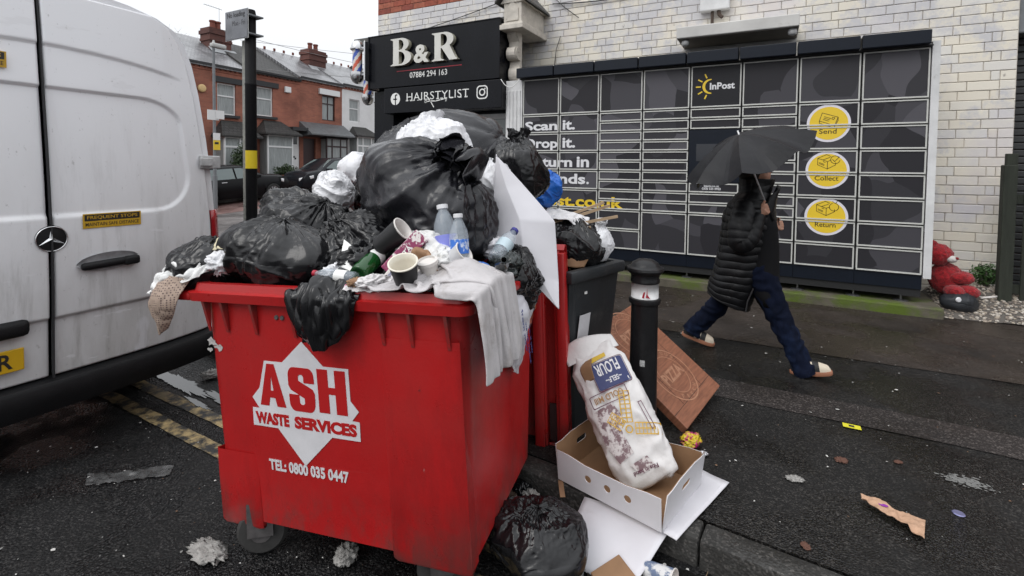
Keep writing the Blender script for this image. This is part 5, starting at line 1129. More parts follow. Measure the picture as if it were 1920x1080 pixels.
# sacks on the grey bin
def gsack(label, m, seed, size, loc, rot=(0, 0, 0), **k): return bag('rubbish_sack', label, 'rubbish sack', m, seed, size, loc, rot, **k)
gsack('torn black sack on the grey wheelie bin', BLK, 51, (.34, .34, .22), (-1.06, 2.74, 1.06), (.1, .2, .4), amp=1.7, neck=False)
gsack('small white knotted sack at the right edge of the grey wheelie bin', WHT, 53, (.17, .18, .22), (-.915, 2.84, 1.065), (0, .15, .3), ears=.9, amp=1.0)
gsack('bright blue carrier sack behind the white card', film_mat('blue_film', (.012, .11, .45), .35, .2), 55, (.16, .16, .22), (-1.20, 2.72, 1.38), (0, .3, .2), amp=1.3, neck=False)
gsack('black sack slumped in the gutter at the foot of the red bin', BLK, 57, (.38, .32, .18), (-.80, 1.77, .0), (0, 0, .3), amp=1.5, neck=False, facet=.5)
gsack('dark sack filling the grey bin', BLK, 59, (.34, .34, .30), (-1.17, 2.80, .78), amp=1.0, neck=False)
# ---- draped and bent sheets
def spline_grid(C, nu, nv):
    """C control points [v][u] -> smooth grid (Catmull-Rom)"""
    C = np.array(C, float)
    def interp(A, n):
        m = A.shape[0]; t = np.linspace(0, m - 1, n); i = np.clip(np.floor(t).astype(int), 0, m - 2); f = (t - i)
        Ap = np.concatenate([2*A[:1] - A[1:2], A, 2*A[-1:] - A[-2:-1]], 0); p0, p1, p2, p3 = Ap[i], Ap[i+1], Ap[i+2], Ap[i+3]; f = f.reshape((-1,) + (1,)*(A.ndim - 1))
        return .5*(2*p1 + (p2 - p0)*f + (2*p0 - 5*p1 + 4*p2 - p3)*f**2 + (3*p1 - p0 - 3*p2 + p3)*f**3)
    G = interp(C, nv); return np.swapaxes(interp(np.swapaxes(G, 0, 1), nu), 0, 1)
def lin_grid(C, nu, nv):
    C = np.array(C, float); m, k = C.shape[:2]; tv = np.linspace(0, m - 1, nv); tu = np.linspace(0, k - 1, nu); i = np.clip(tv.astype(int), 0, m - 2); f = (tv - i)[:, None, None]; G = C[i]*(1 - f) + C[i + 1]*f
    j = np.clip(tu.astype(int), 0, k - 2); f = (tu - j)[None, :, None]; return G[:, j]*(1 - f) + G[:, j + 1]*f
def drape(name, label, cat, m, C, nu=90, nv=90, amp=.012, scale=7., seed=1, thick=.003, M=BMX, stretch=(1, 1, 1), parent=None, fine=.3, up=False, sharp=1.3, lin=False):
    G = lin_grid(C, nu, nv) if lin else spline_grid(C, nu, nv); du = np.gradient(G, axis=1); dv = np.gradient(G, axis=0); n = np.cross(du, dv); n /= np.linalg.norm(n, axis=-1, keepdims=True) + 1e-9
    o = np.random.RandomState(seed).uniform(0, 60, 3); q = G*np.array(stretch)
    h = (ridge(warp(q, .06, 5, o)*scale + o, sharp) - .5) + fine*(ridge(warp(q, .03, 12, o)*scale*2.6 + o) - .5)
    n = n*np.where((n*np.array([.15, -.35, 1.])).sum(-1, keepdims=True) < 0, -1., 1.) if up else n
    G = G + n*((h + (.5 if up else 0))*amp)[..., None]
    mb = MB(); mb.sheet(G.tolist()); ob = mb.build(name, m, parent, smooth=True); 
    if parent is None: ob.matrix_world = M
    solid(ob, thick, 0)
    if label: tag(ob, label, cat)
    return ob
CLOTH = mat('grey_white_cloth', (.46, .44, .445), .9, var=.16, vscale=9, bump=.2, bscale=300, dirt=(.25, .22, .205), dscale=8, dlo=.52, dhi=.72, sheen=.2)
CARD = mat('white_card', (.60, .59, .62), .6, var=.06, vscale=5, dirt=(.4, .38, .38), dscale=6, dlo=.64, dhi=.85); KRAFT = mat('brown_card', (.27, .155, .085), .75, var=.2, vscale=14)
def cloth_fall(P, ru, rv, collide, steps=220, iters=7, g=.0009, damp=.965, fric=.35):
    """a hanging cloth settled under its own weight; P (nv,nu,3)"""
    V = np.zeros_like(P); dg = math.hypot(ru, rv)
    for st in range(steps):
        V[..., 2] -= g; P0 = P.copy(); P = P + V
        for it in range(iters):
            D = np.zeros_like(P); Wt = np.full(P.shape[:2] + (1,), 1e-6)
            for (a, b, L_, k) in ((np.s_[:, :-1], np.s_[:, 1:], ru, 1.), (np.s_[:-1], np.s_[1:], rv, 1.), (np.s_[:-1, :-1], np.s_[1:, 1:], dg, .5), (np.s_[:-1, 1:], np.s_[1:, :-1], dg, .5), (np.s_[:, :-2], np.s_[:, 2:], 2*ru, .18), (np.s_[:-2], np.s_[2:], 2*rv, .18)):
                d = P[b] - P[a]; n = np.linalg.norm(d, axis=-1, keepdims=True) + 1e-9; c = d*(1 - L_/n)*.5*k; D[a] += c; D[b] -= c; Wt[a] += k; Wt[b] += k
            P = P + D/Wt*1.6
            P, hit = collide(P)
        V = (P - P0)*damp; V[hit] *= fric
        sp = np.linalg.norm(V, axis=-1, keepdims=True); V *= np.minimum(1, .02/(sp + 1e-9))
    return P
def rim_collide(P):
    x, y, z = P[..., 0], P[..., 1], P[..., 2]
    top = 1.185 + .085*np.exp(-((x - .54)**2 + (y - .13)**2)/.010) + .03*np.exp(-((x - .36)**2 + (y - .1)**2)/.006)
    ins = (x < .668) & (y > -.052) & (z < top); up_ = top - z; sx_ = .668 - x; sy_ = y + .052
    m = np.where(ins, np.minimum(np.minimum(up_, sx_), sy_), 0)
    hz = ins & (up_ <= sx_) & (up_ <= sy_); hx = ins & ~hz & (sx_ <= sy_); hy = ins & ~hz & ~hx
    P = P.copy(); P[..., 2] = np.where(hz, top, z); P[..., 0] = np.where(hx, .668, x); P[..., 1] = np.where(hy, -.052, y)
    return P, ins
def garment():
    R = np.random.RandomState(6); nu, nv = 84, 72; w, h = .80, .50; ru, rv = w/(nu - 1), h/(nv - 1)
    U, Vv = np.meshgrid(np.linspace(-.5, .5, nu), np.linspace(-.5, .5, nv)); a = -.05
    px = U*w*.64; py = Vv*h*.64; X = .54 + px*math.cos(a) - py*math.sin(a); Y = .125 + px*math.sin(a) + py*math.cos(a)
    q = np.stack([U*5, Vv*5, np.zeros_like(U)], -1)
    Z = 1.30 + .05*pn(q*1.2 + 3.) + .03*pn(q*2.6 + 8.)
    P = np.stack([X, Y, Z], -1) + R.normal(0, .001, (nv, nu, 3))
    P = cloth_fall(P, ru, rv, rim_collide, 120, 14, .00025, .95, .03)
    mb = MB(); mb.sheet(P.tolist()); o = mb.build('garment', CLOTH, smooth=True); o.matrix_world = BMX; solid(o, .006, 0); subd(o, 1)
    tag(o, 'grey white sweatshirt draped over the front right rim of the red bin', 'garment')
garment()
cs = drape('card_sheet', 'large bent sheet of white card leaning over the right end of the bin', 'card sheet', CARD,
      [[(.468,.72,1.68),(.469,.72,1.678),(.471,.72,1.675)], [(.468,.69,1.50),(.53,.68,1.52),(.60,.71,1.535)], [(.475,.65,1.37),(.61,.62,1.37),(.757,.69,1.355)], [(.49,.61,1.245),(.63,.59,1.25),(.768,.67,1.215)], [(.62,.60,1.14),(.70,.60,1.12),(.776,.65,1.09)], [(.772,.60,.99),(.778,.60,.982),(.785,.60,.975)]], amp=.005, scale=3., seed=8, thick=.004, fine=.05, lin=True)
drape('torn_edge', None, None, CARD, [[(.452,.77,1.675),(.468,.72,1.68)], [(.40,.76,1.45),(.470,.69,1.50)], [(.355,.74,1.37),(.475,.65,1.37)], [(.385,.70,1.27),(.49,.61,1.245)]], nu=20, nv=40, amp=.008, scale=5, thick=.003, lin=True, parent=cs)
drape('hanging_sack', 'empty black sack hanging down over the front rim of the bin', 'rubbish sack', BLK,
      [[(-.06,.12,1.17),(.03,.12,1.2),(.12,.12,1.2),(.2,.12,1.17)], [(-.09,.0,1.185),(.0,.0,1.2),(.1,.0,1.195),(.2,.0,1.175)], [(-.105,-.06,1.15),(.0,-.09,1.15),(.11,-.09,1.15),(.2,-.06,1.14)], [(-.09,-.055,1.05),(.0,-.10,1.04),(.11,-.09,1.05),(.18,-.055,1.05)], [(-.05,-.05,.97),(.02,-.075,.955),(.08,-.07,.955),(.12,-.05,.985)]], amp=.035, scale=7, seed=12, thick=.003, stretch=(1.7, 1.2, .35), fine=.45)
drape('clear_plastic', 'crumpled clear plastic film over the left corner of the bin', 'plastic film', CLEARF,
      [[(-.78,.24,1.24),(-.68,.24,1.30),(-.58,.22,1.30),(-.5,.2,1.28)], [(-.80,.12,1.25),(-.70,.12,1.30),(-.60,.1,1.30),(-.52,.08,1.27)], [(-.80,.0,1.2),(-.72,-.01,1.25),(-.63,.0,1.24),(-.55,.0,1.2)], [(-.80,-.06,1.13),(-.74,-.07,1.15),(-.68,-.05,1.17),(-.62,-.03,1.17)]], amp=.03, scale=10, seed=15, thick=.001, fine=.7)
DOTS = mat('dotted_paper', (.30, .22, .165), .7)
def _dots():
    n = DOTS.node_tree.nodes; l = DOTS.node_tree.links; b = bsdf(DOTS); tc = n.new('ShaderNodeTexCoord').outputs['Object']; v = n.new('ShaderNodeTexVoronoi'); v.inputs['Scale'].default_value = 110; v.inputs['Randomness'].default_value = 0; l.new(tc, v.inputs['Vector'])
    r = n.new('ShaderNodeMapRange'); r.inputs[1].default_value = .32; r.inputs[2].default_value = .36; l.new(v.outputs['Distance'], r.inputs[0]); k = n.new('ShaderNodeMix'); k.data_type = 'RGBA'; l.new(r.outputs[0], k.inputs[0]); k.inputs[6].default_value = (.08, .05, .045, 1); k.inputs[7].default_value = (.32, .24, .19, 1); l.new(k.outputs[2], b.inputs['Base Color'])
_dots()
drape('paper_bag', 'brown dotted paper food bag hanging off the left corner of the bin', 'paper bag', DOTS, [[(-.76,.0,1.19),(-.69,-.04,1.2),(-.61,-.02,1.18)], [(-.775,-.06,1.12),(-.70,-.09,1.12),(-.62,-.06,1.12)], [(-.765,-.06,1.04),(-.70,-.09,1.04),(-.645,-.06,1.05)], [(-.745,-.05,.97),(-.72,-.07,.96),(-.69,-.05,.985)]], nu=50, nv=60, amp=.012, scale=9, seed=5)
drape('food_wrap', 'pale yellow greasy food wrap on the left sacks', 'food wrap', mat('greasy_paper', (.58, .52, .36), .45, var=.3, vscale=14), [[(-.60,.26,1.36),(-.48,.24,1.375),(-.36,.22,1.37)], [(-.61,.14,1.34),(-.48,.12,1.36),(-.37,.10,1.345)], [(-.58,.06,1.29),(-.48,.04,1.31),(-.40,.04,1.29)]], nu=60, nv=60, amp=.03, scale=10, seed=6)
PRB = film_mat('printed_film', (.60, .60, .64), .4, .2)
pb = drape('printed_bag', 'white plastic bag with blue lettering hanging down the right side of the bin', 'plastic bag', PRB, [[(.60,.30,1.10),(.62,.46,1.12),(.62,.62,1.08)], [(.66,.30,.98),(.67,.46,.98),(.65,.64,.97)], [(.64,.36,.84),(.65,.50,.84),(.62,.70,.86)], [(.615,.48,.72),(.615,.54,.70),(.60,.64,.74)]], nu=60, nv=60, amp=.02, scale=7, seed=9)
BLUEINK = mat('blue_ink', (.03, .05, .22), .5)
for k, (t_, y, z) in enumerate((('we will replace', .40, .80), ('from now', .37, .86), ('sphere. If you', .47, .82))):
    M = Matrix(((0, 0, -1, .70), (0, 1, 0, y), (0, 0, 1, z), (0, 0, 0, 1)))
    text('lettering', t_, BLUEINK, T(.685 - .006*k, y, z + .16) @ RZ(PI/2) @ RY(1.25), .2, .022, pb, bold=.01, ext=.0008)
drape('crisp_packet', 'orange and black food packet tucked into the right side of the bin', 'food packet', mat('packet_print', (.45, .10, .03), .3, dirt=(.02, .02, .04), dscale=9, dlo=.48, dhi=.5), [[(.61,.62,1.08),(.62,.72,1.06),(.61,.80,1.03)], [(.625,.64,.98),(.635,.74,.97),(.62,.82,.95)], [(.61,.68,.86),(.615,.75,.84),(.60,.80,.86)]], nu=40, nv=40, amp=.015, scale=12, seed=3)
# ---- bottles, cups, cartons on top of the front rim
PET = mat('clear_pet', (.50, .56, .62), .05, spec=1., alpha=.34, bump=.7, bscale=30); GRN = mat('green_glass', (.012, .10, .02), .06, trans=.45, ior=1.45, spec=.7); LBL = mat('bottle_label', (.05, .17, .58), .4, dirt=(.55, .6, .7), dscale=26, dlo=.52, dhi=.55); LBL2 = mat('purple_label', (.22, .24, .62), .4, dirt=(.7, .7, .75), dscale=12, dlo=.5, dhi=.53)
CAPW = mat('bottle_cap', (.66, .66, .68), .4)
def bottle(label, M, h=.21, r=.033, body=PET, lab=LBL, capm=CAPW, lz=(.3, .55), glass=False):
    t = thing('bottle', label, 'bottle', M=M); mb = MB()
    pr = [(0, .004), (r*.85, 0), (r, .012), (r, h*.28), (r*.95, h*.30), (r, h*.33), (r, h*.60), (r*.93, h*.70), (r*.6, h*.84), (r*.42, h*.90), (r*.42, h*.965)] if not glass else [(0, .012), (r*.7, .004), (r*.95, 0), (r, .012), (r, h*.55), (r*.9, h*.63), (r*.5, h*.76), (r*.42, h*.85), (r*.42, h*.98), (r*.46, h*.985), (r*.46, h), (r*.36, h)]
    mb.lathe(pr, 24, cap=not glass); mb.build('body', body, t, smooth=True)
    if lab: mb = MB(); mb.lathe([(r*1.012, h*lz[0]), (r*1.012, h*lz[1])], 24, cap=False); mb.build('label_band', lab, t, smooth=True)
    if capm: mb = MB(); mb.lathe([(r*.45, h*.925), (r*.5, h*.93), (r*.5, h*.995), (r*.44, h), (0, h)], 18); mb.build('cap', capm, t, auto=40)
    return t
def L(x, y, z, rx=0, ry=0, rz=0): return BMX @ T(x, y, z) @ RZ(rz) @ RY(ry) @ RX(rx)
bottle('clear water bottle with white cap, left of the pair below the big sack', L(.43, .24, 1.22, -.12, -.15, .1), .245, .045, lab=LBL2, lz=(.2, .5)); bottle('clear water bottle with blue label, right of the pair below the big sack', L(.505, .17, 1.215, -.1, -.05, .1), .215, .036)
bottle('clear bottle with dark blue cap lying behind the white sweatshirt', L(.56, .40, 1.22, -.9, .5, .1), .2, .036, lab=mat('pale_label', (.45, .55, .6), .4), capm=mat('blue_cap', (.03, .03, .22), .4))
bottle('green glass bottle lying on the front rim', L(.155, .03, 1.215, -1.15, .35, .15), .26, .036, GRN, PRINT, None, (.4, .54), True); bottle('small clear bottle with red collar lying at the front rim', L(.155, .02, 1.205, 0, -1.5, .0), .19, .024, lab=PRINT, capm=SIGNRED, lz=(.2, .45)); bottle('dark grey bottle end beside the blue scrap', L(.60, .35, 1.19, 1.2, .3, .3), .2, .028, mat('smoke_glass', (.05, .06, .06), .1, trans=.4), None, None, glass=True)
def cup(label, M, h, r0, r1, outer, inner, ribs=0, lidm=None, name='paper_cup'):
    t = thing(name, label, 'cup', M=M); mb = MB(); n = 40; Pp = []
    for z in np.linspace(0, h, 30 if ribs else 6):
        f = z/h; Pp.append([((r0 + (r1 - r0)*f + (ribs*abs(math.sin(z*420)) if ribs else 0))*math.cos(a), (r0 + (r1 - r0)*f + (ribs*abs(math.sin(z*420)) if ribs else 0))*math.sin(a), z) for a in np.linspace(0, 2*PI, n, endpoint=False)])
    mb.sheet(Pp, closed=True); mb.f.append(list(range(n))); mb.mi.append(0); mb.build('sleeve', outer, t, auto=50)
    mb = MB(); mb.lathe([(r1, h), (r1 + .003, h + .002), (r1 + .003, h + .006), (r1 - .003, h + .006), (r1 - (r1 - r0)*.2 - .003, h*.8), (r0 - .001, .01), (0, .01)], n, cap=False); mb.build('lining', inner, t, smooth=True)
    if lidm: mb = MB(); mb.lathe([(r1 + .005, h - .003), (r1 + .005, h + .01), (r1*.85, h + .014), (r1*.82, h + .006), (0, h + .006)], n, cap=False); mb.build('cup_lid', lidm, t, auto=40)
    return t
CUPIN = mat('cup_inside', (.66, .62, .53), .5, dirt=(.35, .22, .10), dscale=14, dlo=.66, dhi=.72); CUPW = mat('cup_white', (.62, .59, .56), .5, var=.1); CUPB = mat('cup_black', (.010, .010, .011), .5)
cup('black coffee cup with pale open top standing at the front rim', L(.36, .03, 1.18, .5, .08, .1), .105, .036, .05, CUPB, CUPIN)
cup('black ripple cup lying in front of the largest sack', L(.165, .16, 1.30, .25, .95, .35), .125, .036, .048, CUPB, CUPW, .0016)
cup('small white cup beside the open black coffee cup', L(.425, .10, 1.18, .35, -.05, 0), .085, .025, .034, CUPW, CUPW, lidm=CUPW)
cup('clear ribbed plastic cup lying behind the sweatshirt', L(.43, .16, 1.22, .4, .9, .4), .12, .03, .04, mat('frosted_cup', (.7, .7, .72), .3, trans=.3), CUPW)
mb = MB(); mb.bbox(-.03, .03, -.022, .022, 0, .19, .004); ct = mb.build('card_carton', mat('maroon_print', (.22, .03, .09), .5, dirt=(.66, .62, .6), dscale=30, dlo=.54, dhi=.56)); ct.matrix_world = L(.235, .10, 1.215, -.3, .75, .2); tag(ct, 'maroon and white printed drink carton between the cups', 'carton')
text('carton_lettering', 'COSTA', PRINT, T(.012, -.0225, .03) @ RY(-PI/2), .10, .02, ct, bold=.02)
mb = MB(); mb.bbox(-.018, .018, -.018, .018, 0, .11, .003); c2 = mb.build('small_carton', CUPW); c2.matrix_world = L(.255, .05, 1.185, -.5, .6, .2); tag(c2, 'small white box with blue lettering by the black cup', 'box'); text('carton_lettering', 'TOP GUN', BLUEINK, T(.007, -.0186, .025) @ RY(-PI/2), .06, .012, c2, bold=.02)
drape('crumpled_paper', 'crumpled brown paper napkin behind the cups', 'napkin', KRAFT, [[(.31,.18,1.28),(.38,.20,1.30),(.45,.20,1.27)], [(.30,.13,1.27),(.38,.13,1.30),(.46,.13,1.26)], [(.32,.09,1.23),(.39,.08,1.245),(.45,.09,1.22)]], nu=50, nv=50, amp=.05, scale=13, seed=2)
drape('white_wrapper', 'white and pink crumpled wrapper along the front rim', 'wrapper', mat('pink_print', (.62, .6, .6), .5, dirt=(.5, .05, .2), dscale=12, dlo=.62, dhi=.66), [[(.08,.1,1.19),(.16,.1,1.2),(.3,.1,1.2)], [(.09,.02,1.19),(.17,.0,1.20),(.3,.02,1.195)], [(.10,-.03,1.175),(.18,-.035,1.175),(.29,-.03,1.175)]], nu=60, nv=40, amp=.02, scale=12, seed=7)
drape('receipt', 'white printed receipt standing between the sacks and green bottle', 'paper', PRINT, [[(.02,.14,1.33),(.07,.12,1.31)], [(.05,.06,1.24),(.13,.04,1.22)]], nu=20, nv=20, amp=.012, scale=8, seed=7)
drape('film_scrap', 'wrinkled clear film behind the water bottles', 'plastic film', CLEARF, [[(.27,.22,1.37),(.35,.24,1.37),(.46,.24,1.32)], [(.28,.17,1.31),(.38,.17,1.32),(.48,.16,1.27)], [(.3,.12,1.25),(.40,.11,1.26),(.50,.11,1.23)]], nu=60, nv=50, amp=.04, scale=10, seed=13, thick=.001)
drape('blue_scrap', 'bright blue plastic scrap behind the sweatshirt', 'plastic scrap', MATS['blue_film'], [[(.52,.26,1.22),(.56,.28,1.235),(.61,.28,1.2)], [(.53,.18,1.23),(.57,.18,1.245),(.61,.2,1.2)]], nu=30, nv=30, amp=.02, scale=12, seed=21)
drape('printed_scrap', 'blue yellow and white carrier scrap on the front left sack', 'plastic scrap', mat('tricolour', (.62, .62, .66), .4, dirt=(.04, .12, .5), dscale=9, dlo=.53, dhi=.55), [[(-.35,.24,1.345),(-.28,.23,1.345),(-.22,.22,1.33)], [(-.34,.15,1.345),(-.28,.14,1.345),(-.24,.13,1.325)]], nu=30, nv=30, amp=.02, scale=10, seed=31)
# wood strips, card and paper on the grey bin
WOODS = mat('thin_wood', (.42, .30, .19), .7, var=.25, vscale=20, stretch=(1, 12, 12))
for k, (a, b_, lab) in enumerate((((-1.12, 2.62, 1.30), (-.88, 2.95, 1.40), 'uppermost'), ((-1.14, 2.6, 1.27), (-.80, 2.85, 1.345), 'longest'), ((-1.1, 2.6, 1.26), (-.92, 2.72, 1.285), 'short lowest'), ((-1.15, 2.65, 1.31), (-.9, 2.9, 1.42), 'back'))):
    d = Vector(b_) - Vector(a); mb = MB(); mb.box(0, d.length, -.004, .004, -.008, .008); o = mb.build('wood_strip', WOODS); o.matrix_world = T(*a) @ d.to_track_quat('X', 'Z').to_matrix().to_4x4(); tag(o, '%s thin wooden strip sticking out over the grey bin' % lab, 'wood strip', 'wooden strips over the grey bin')
drape('torn_carton', 'torn brown carton under the wooden strips', 'carton', KRAFT, [[(-1.10,2.6,1.25),(-1.0,2.62,1.24),(-.92,2.66,1.2)], [(-1.08,2.58,1.16),(-.98,2.6,1.15),(-.9,2.64,1.13)], [(-1.05,2.56,1.08),(-.97,2.58,1.07),(-.92,2.62,1.07)]], M=Matrix(), nu=20, nv=20, amp=.01, thick=.005, seed=4)
drape('white_paper', 'crumpled white paper with orange print above the wooden strips', 'paper', mat('orange_print', (.62, .61, .62), .6, dirt=(.6, .1, .03), dscale=7, dlo=.62, dhi=.65), [[(-1.18,2.68,1.40),(-1.05,2.72,1.38),(-.95,2.8,1.34)], [(-1.16,2.6,1.33),(-1.04,2.64,1.32),(-.93,2.7,1.29)]], M=Matrix(), nu=40, nv=30, amp=.03, scale=9, seed=6)

# ---- more loose litter packed along the front of the heap
def lump(name, label, cat, m, ctr, size, seed, amp=1.8):
    R = np.random.RandomState(seed); nu, nv = 44, 30; th = np.linspace(PI*.98, .05, nv); ph = np.linspace(0, 2*PI, nu, endpoint=False); TH, PH = np.meshgrid(th, ph, indexing='ij')
    d = np.stack([np.sin(TH)*np.cos(PH), np.sin(TH)*np.sin(PH), np.cos(TH)], -1); o = R.uniform(0, 50, 3)
    r = .75 + amp*.3*(ridge(warp(d, .4, 1.6, o)*1.8 + o) - .4) + amp*.14*(ridge(d*4 + o) - .4); B = d*r[..., None]*np.array(size)/2
    mb = MB(); mb.sheet(B.tolist(), closed=True); mb.f.append(list(range(nu))[::-1]); mb.mi.append(0); ob = mb.build(name, m, smooth=True); ob.matrix_world = BMX @ T(*ctr) @ RZ(R.uniform(0, 6)); return tag(ob, label, cat)
lump('napkin', 'crumpled white napkin between the black cup and water bottles', 'napkin', CUPW, (.38, .14, 1.235), (.13, .10, .08), 81); lump('plastic_tub', 'crushed clear tub behind the white cup', 'plastic tub', CLEARF, (.45, .16, 1.25), (.13, .12, .10), 82)
lump('film_ball', 'ball of white film left of the green bottle', 'plastic film', WHT, (.02, .09, 1.21), (.14, .10, .07), 83); lump('paper_ball', 'small brown paper ball at the front rim beside the hanging sack', 'paper', KRAFT, (.175, -.005, 1.195), (.07, .05, .035), 84)
lump('napkin', 'pink stained napkin in front of the green bottle', 'napkin', MATS['pink_print'], (.24, .0, 1.20), (.12, .07, .05), 85); lump('film_ball', 'crumpled black film tucked behind the ripple cup', 'plastic film', BLK, (.10, .16, 1.25), (.22, .16, .14), 86)
lump('dark_wrap', 'dark crushed wrapper between the sweatshirt and white card', 'wrapper', MATS['smoke_glass'], (.60, .44, 1.19), (.14, .14, .12), 87); lump('film_ball', 'white film ball showing under the left clear plastic', 'plastic film', WHT, (-.52, .06, 1.24), (.16, .12, .1), 88)
lump('food_scrap', 'yellow food scrap on the left corner of the heap', 'food scrap', mat('food_yellow', (.35, .24, .05), .6), (-.44, .08, 1.285), (.10, .08, .05), 89); lump('card_scrap', 'torn white card scrap under the bent card sheet', 'card', CARD, (.50, .55, 1.25), (.18, .14, .10), 90)
# ------------------------------------------------------------------ cartons, flour sack and litter on the pavement
PV = .12
# white fruit tray
tray = thing('fruit_tray', 'open white cardboard tray with brown inside and three round holes, holding the flour sack', 'cardboard tray', M=T(-.868, 2.153, PV + .012) @ RZ(math.atan2(-.122, .509)))
TW, TD, TH_ = .523, .42, .15
def twoface(name, pts, m_out, m_in, t=.006, holes=None):
    pass
KIN = mat('kraft_inside', (.24, .135, .07), .75, var=.15, vscale=8); WCARD = mat('tray_white', (.62, .61, .63), .5, var=.06, vscale=6, dirt=(.42, .40, .40), dscale=5, dlo=.62, dhi=.8)
mb = MB(); mb.box(0, TW, 0, TD, 0, .008); mb.build('base', KIN, tray)
def panel(name, w, h0, h1, M, holes=(), slot=None):
    """card panel in xz, white outside (-y), brown inside"""
    out = [[(0, 0), (w, 0), (w, h1), (w*.88, h1*.99), (w*.7, h0), (w*.3, h0), (w*.12, h1*.99), (0, h1)]]
    for hx, hz, r in holes: out.append(circ(hx, hz, r, 20))
    if slot: out.append(rrect(slot[0], slot[1], slot[2], slot[3], .012))
    for m, off in ((WCARD, 0), (KIN, .0032)):
        me = curve_mesh(out, .0015); me.materials.clear(); me.materials.append(m); me.name = name; o = bpy.data.objects.new(name if off == 0 else name + '_lining', me); COL.objects.link(o)
        if off == 0: o.parent = tray; o.matrix_local = M @ TM; base = o
        else: o.parent = base; o.matrix_local = T(0, 0, -off)
panel('long_side', TW, .135, .15, RX(.10), [(.17, .075, .017), (.27, .075, .017), (.37, .075, .017)])
panel('long_side', TW, .135, .15, T(TW, TD, 0) @ RZ(PI) @ RX(.10))
panel('end_panel', TD, .175, .165, T(TW, 0, 0) @ RZ(PI/2) @ RX(.12), slot=(TD/2, .11, .085, .026)); panel('end_panel', TD, .175, .165, T(0, TD, 0) @ RZ(-PI/2) @ RX(.12), slot=(TD/2, .11, .085, .026))
# white card sheets below it
def flatcard(label, pts, m, name='card_sheet', t=.004, curl=.02, seed=1, sag=None):
    """pts: four corners (x,y,z)"""
    a, b, c, d = [Vector(p) for p in pts]; G = []
    for i in range(15):
        r = []
        for j in range(15):
            u, v = i/14, j/14; p = a.lerp(b, u).lerp(d.lerp(c, u), v); p.z += curl*(u*(1-u) + .6*v*(1-v))*noise.noise(Vector((u*2, v*2, seed)))*2
            r.append(p)
        G.append(r)
    mb = MB(); mb.sheet(G); o = mb.build(name, m, smooth=True); solid(o, t, 1); return tag(o, label, 'card sheet')
c_ = flatcard('flat white card under the right side of the fruit tray', [(-.52, 2.10, PV + .008), (-.30, 2.02, PV + .008), (-.14, 2.52, PV + .01), (-.42, 2.62, PV + .01)], CARD, seed=3)
c_ = flatcard('white card sloping from the kerb into the gutter beneath the fruit tray', [(-.74, 1.86, .02), (-.44, 1.78, .015), (-.33, 2.09, .13), (-.72, 2.22, .14)], CARD, seed=4, curl=.02)
mb = MB(); mb.bbox(-.07, .07, -.055, .055, 0, .012, .002); o = mb.build('brown_card', KIN); o.matrix_world = T(-.50, 1.83, .036) @ RX(.25) @ RZ(.95); tag(o, 'small square of brown card lying on the white card in the gutter', 'card')
# flour sack leaning in the tray
FS = mat('flour_paper', (.64, .62, .61), .6, var=.08, vscale=6, bump=.3, bscale=28, dirt=(.40, .34, .30), dscale=7, dlo=.64, dhi=.78)
fs = thing('flour_sack', 'white paper flour sack with blue label and yellow windmill leaning against the grey bin', 'flour sack', M=Matrix())
base = Vector((-.45, 2.27, .17)); topp = Vector((-.83, 2.50, .66)); ax = (topp - base); Ls = ax.length; az = ax.normalized()
toCam = Vector((.30, -.90, .42)); ay = -(toCam - az*toCam.dot(az)).normalized(); axx = ay.cross(az)           # local -y faces the street
FSM = Matrix((axx.to_4d(), ay.to_4d(), az.to_4d(), (0, 0, 0, 1))).transposed(); FSM = Matrix(((axx.x, ay.x, az.x, base.x), (axx.y, ay.y, az.y, base.y), (axx.z, ay.z, az.z, base.z), (0, 0, 0, 1)))
fs.matrix_world = FSM
def sacksec(t): 
    w = .150*(1 - .10*(2*t - 1)**2) * (.80 if t < .02 else 1) * (1 if t < .85 else 1 - .25*(t - .85)/.15); d = .075*math.sin(PI*min(max(t, .0), 1.))**.45 + .012
    return w, d
mb = MB(); P = []
R_ = np.random.RandomState(2)
for t in np.linspace(0, 1, 70):
    w, d = sacksec(t); r = []
    for a in np.linspace(0, 2*PI, 64, endpoint=False):
        c, s = math.cos(a), math.sin(a); r.append((w*math.copysign(abs(c)**.75, c), d*math.copysign(abs(s)**.75, s), t*Ls))
    P.append(r)
P = np.array(P); nn = d_like(P); nn *= np.sign((nn*(P - P.mean(1, keepdims=True))).sum()); 
P = P + nn*((ridge(warp(P, .05, 6, 3.)*np.array([1, 1, .7])*11 + 2., 1.2) - .5)*.018 + (ridge(P*24 + 7.) - .5)*.006)[..., None]
mb.sheet(P.tolist(), closed=True); mb.f.append(list(range(64))[::-1]); mb.mi.append(0); mb.f.append([69*64 + k for k in range(64)]); mb.mi.append(0)
mb.build('paper_body', FS, fs, smooth=True)
mb = MB(); P2 = spline_grid([[(-.15, -.03, Ls*.93), (-.05, -.045, Ls*.93), (.05, -.03, Ls*.94), (.14, .0, Ls*.94)], [(-.15, .0, Ls*1.08), (-.05, -.03, Ls*1.09), (.05, -.02, Ls*1.07), (.13, .01, Ls*1.04)], [(-.13, .05, Ls*1.10), (-.05, .04, Ls*1.13), (.05, .03, Ls*1.1), (.12, .03, Ls*1.06)]], 30, 30); mb.sheet(P2.tolist()); o = mb.build('folded_mouth', FS, fs, smooth=True); solid(o, .002)
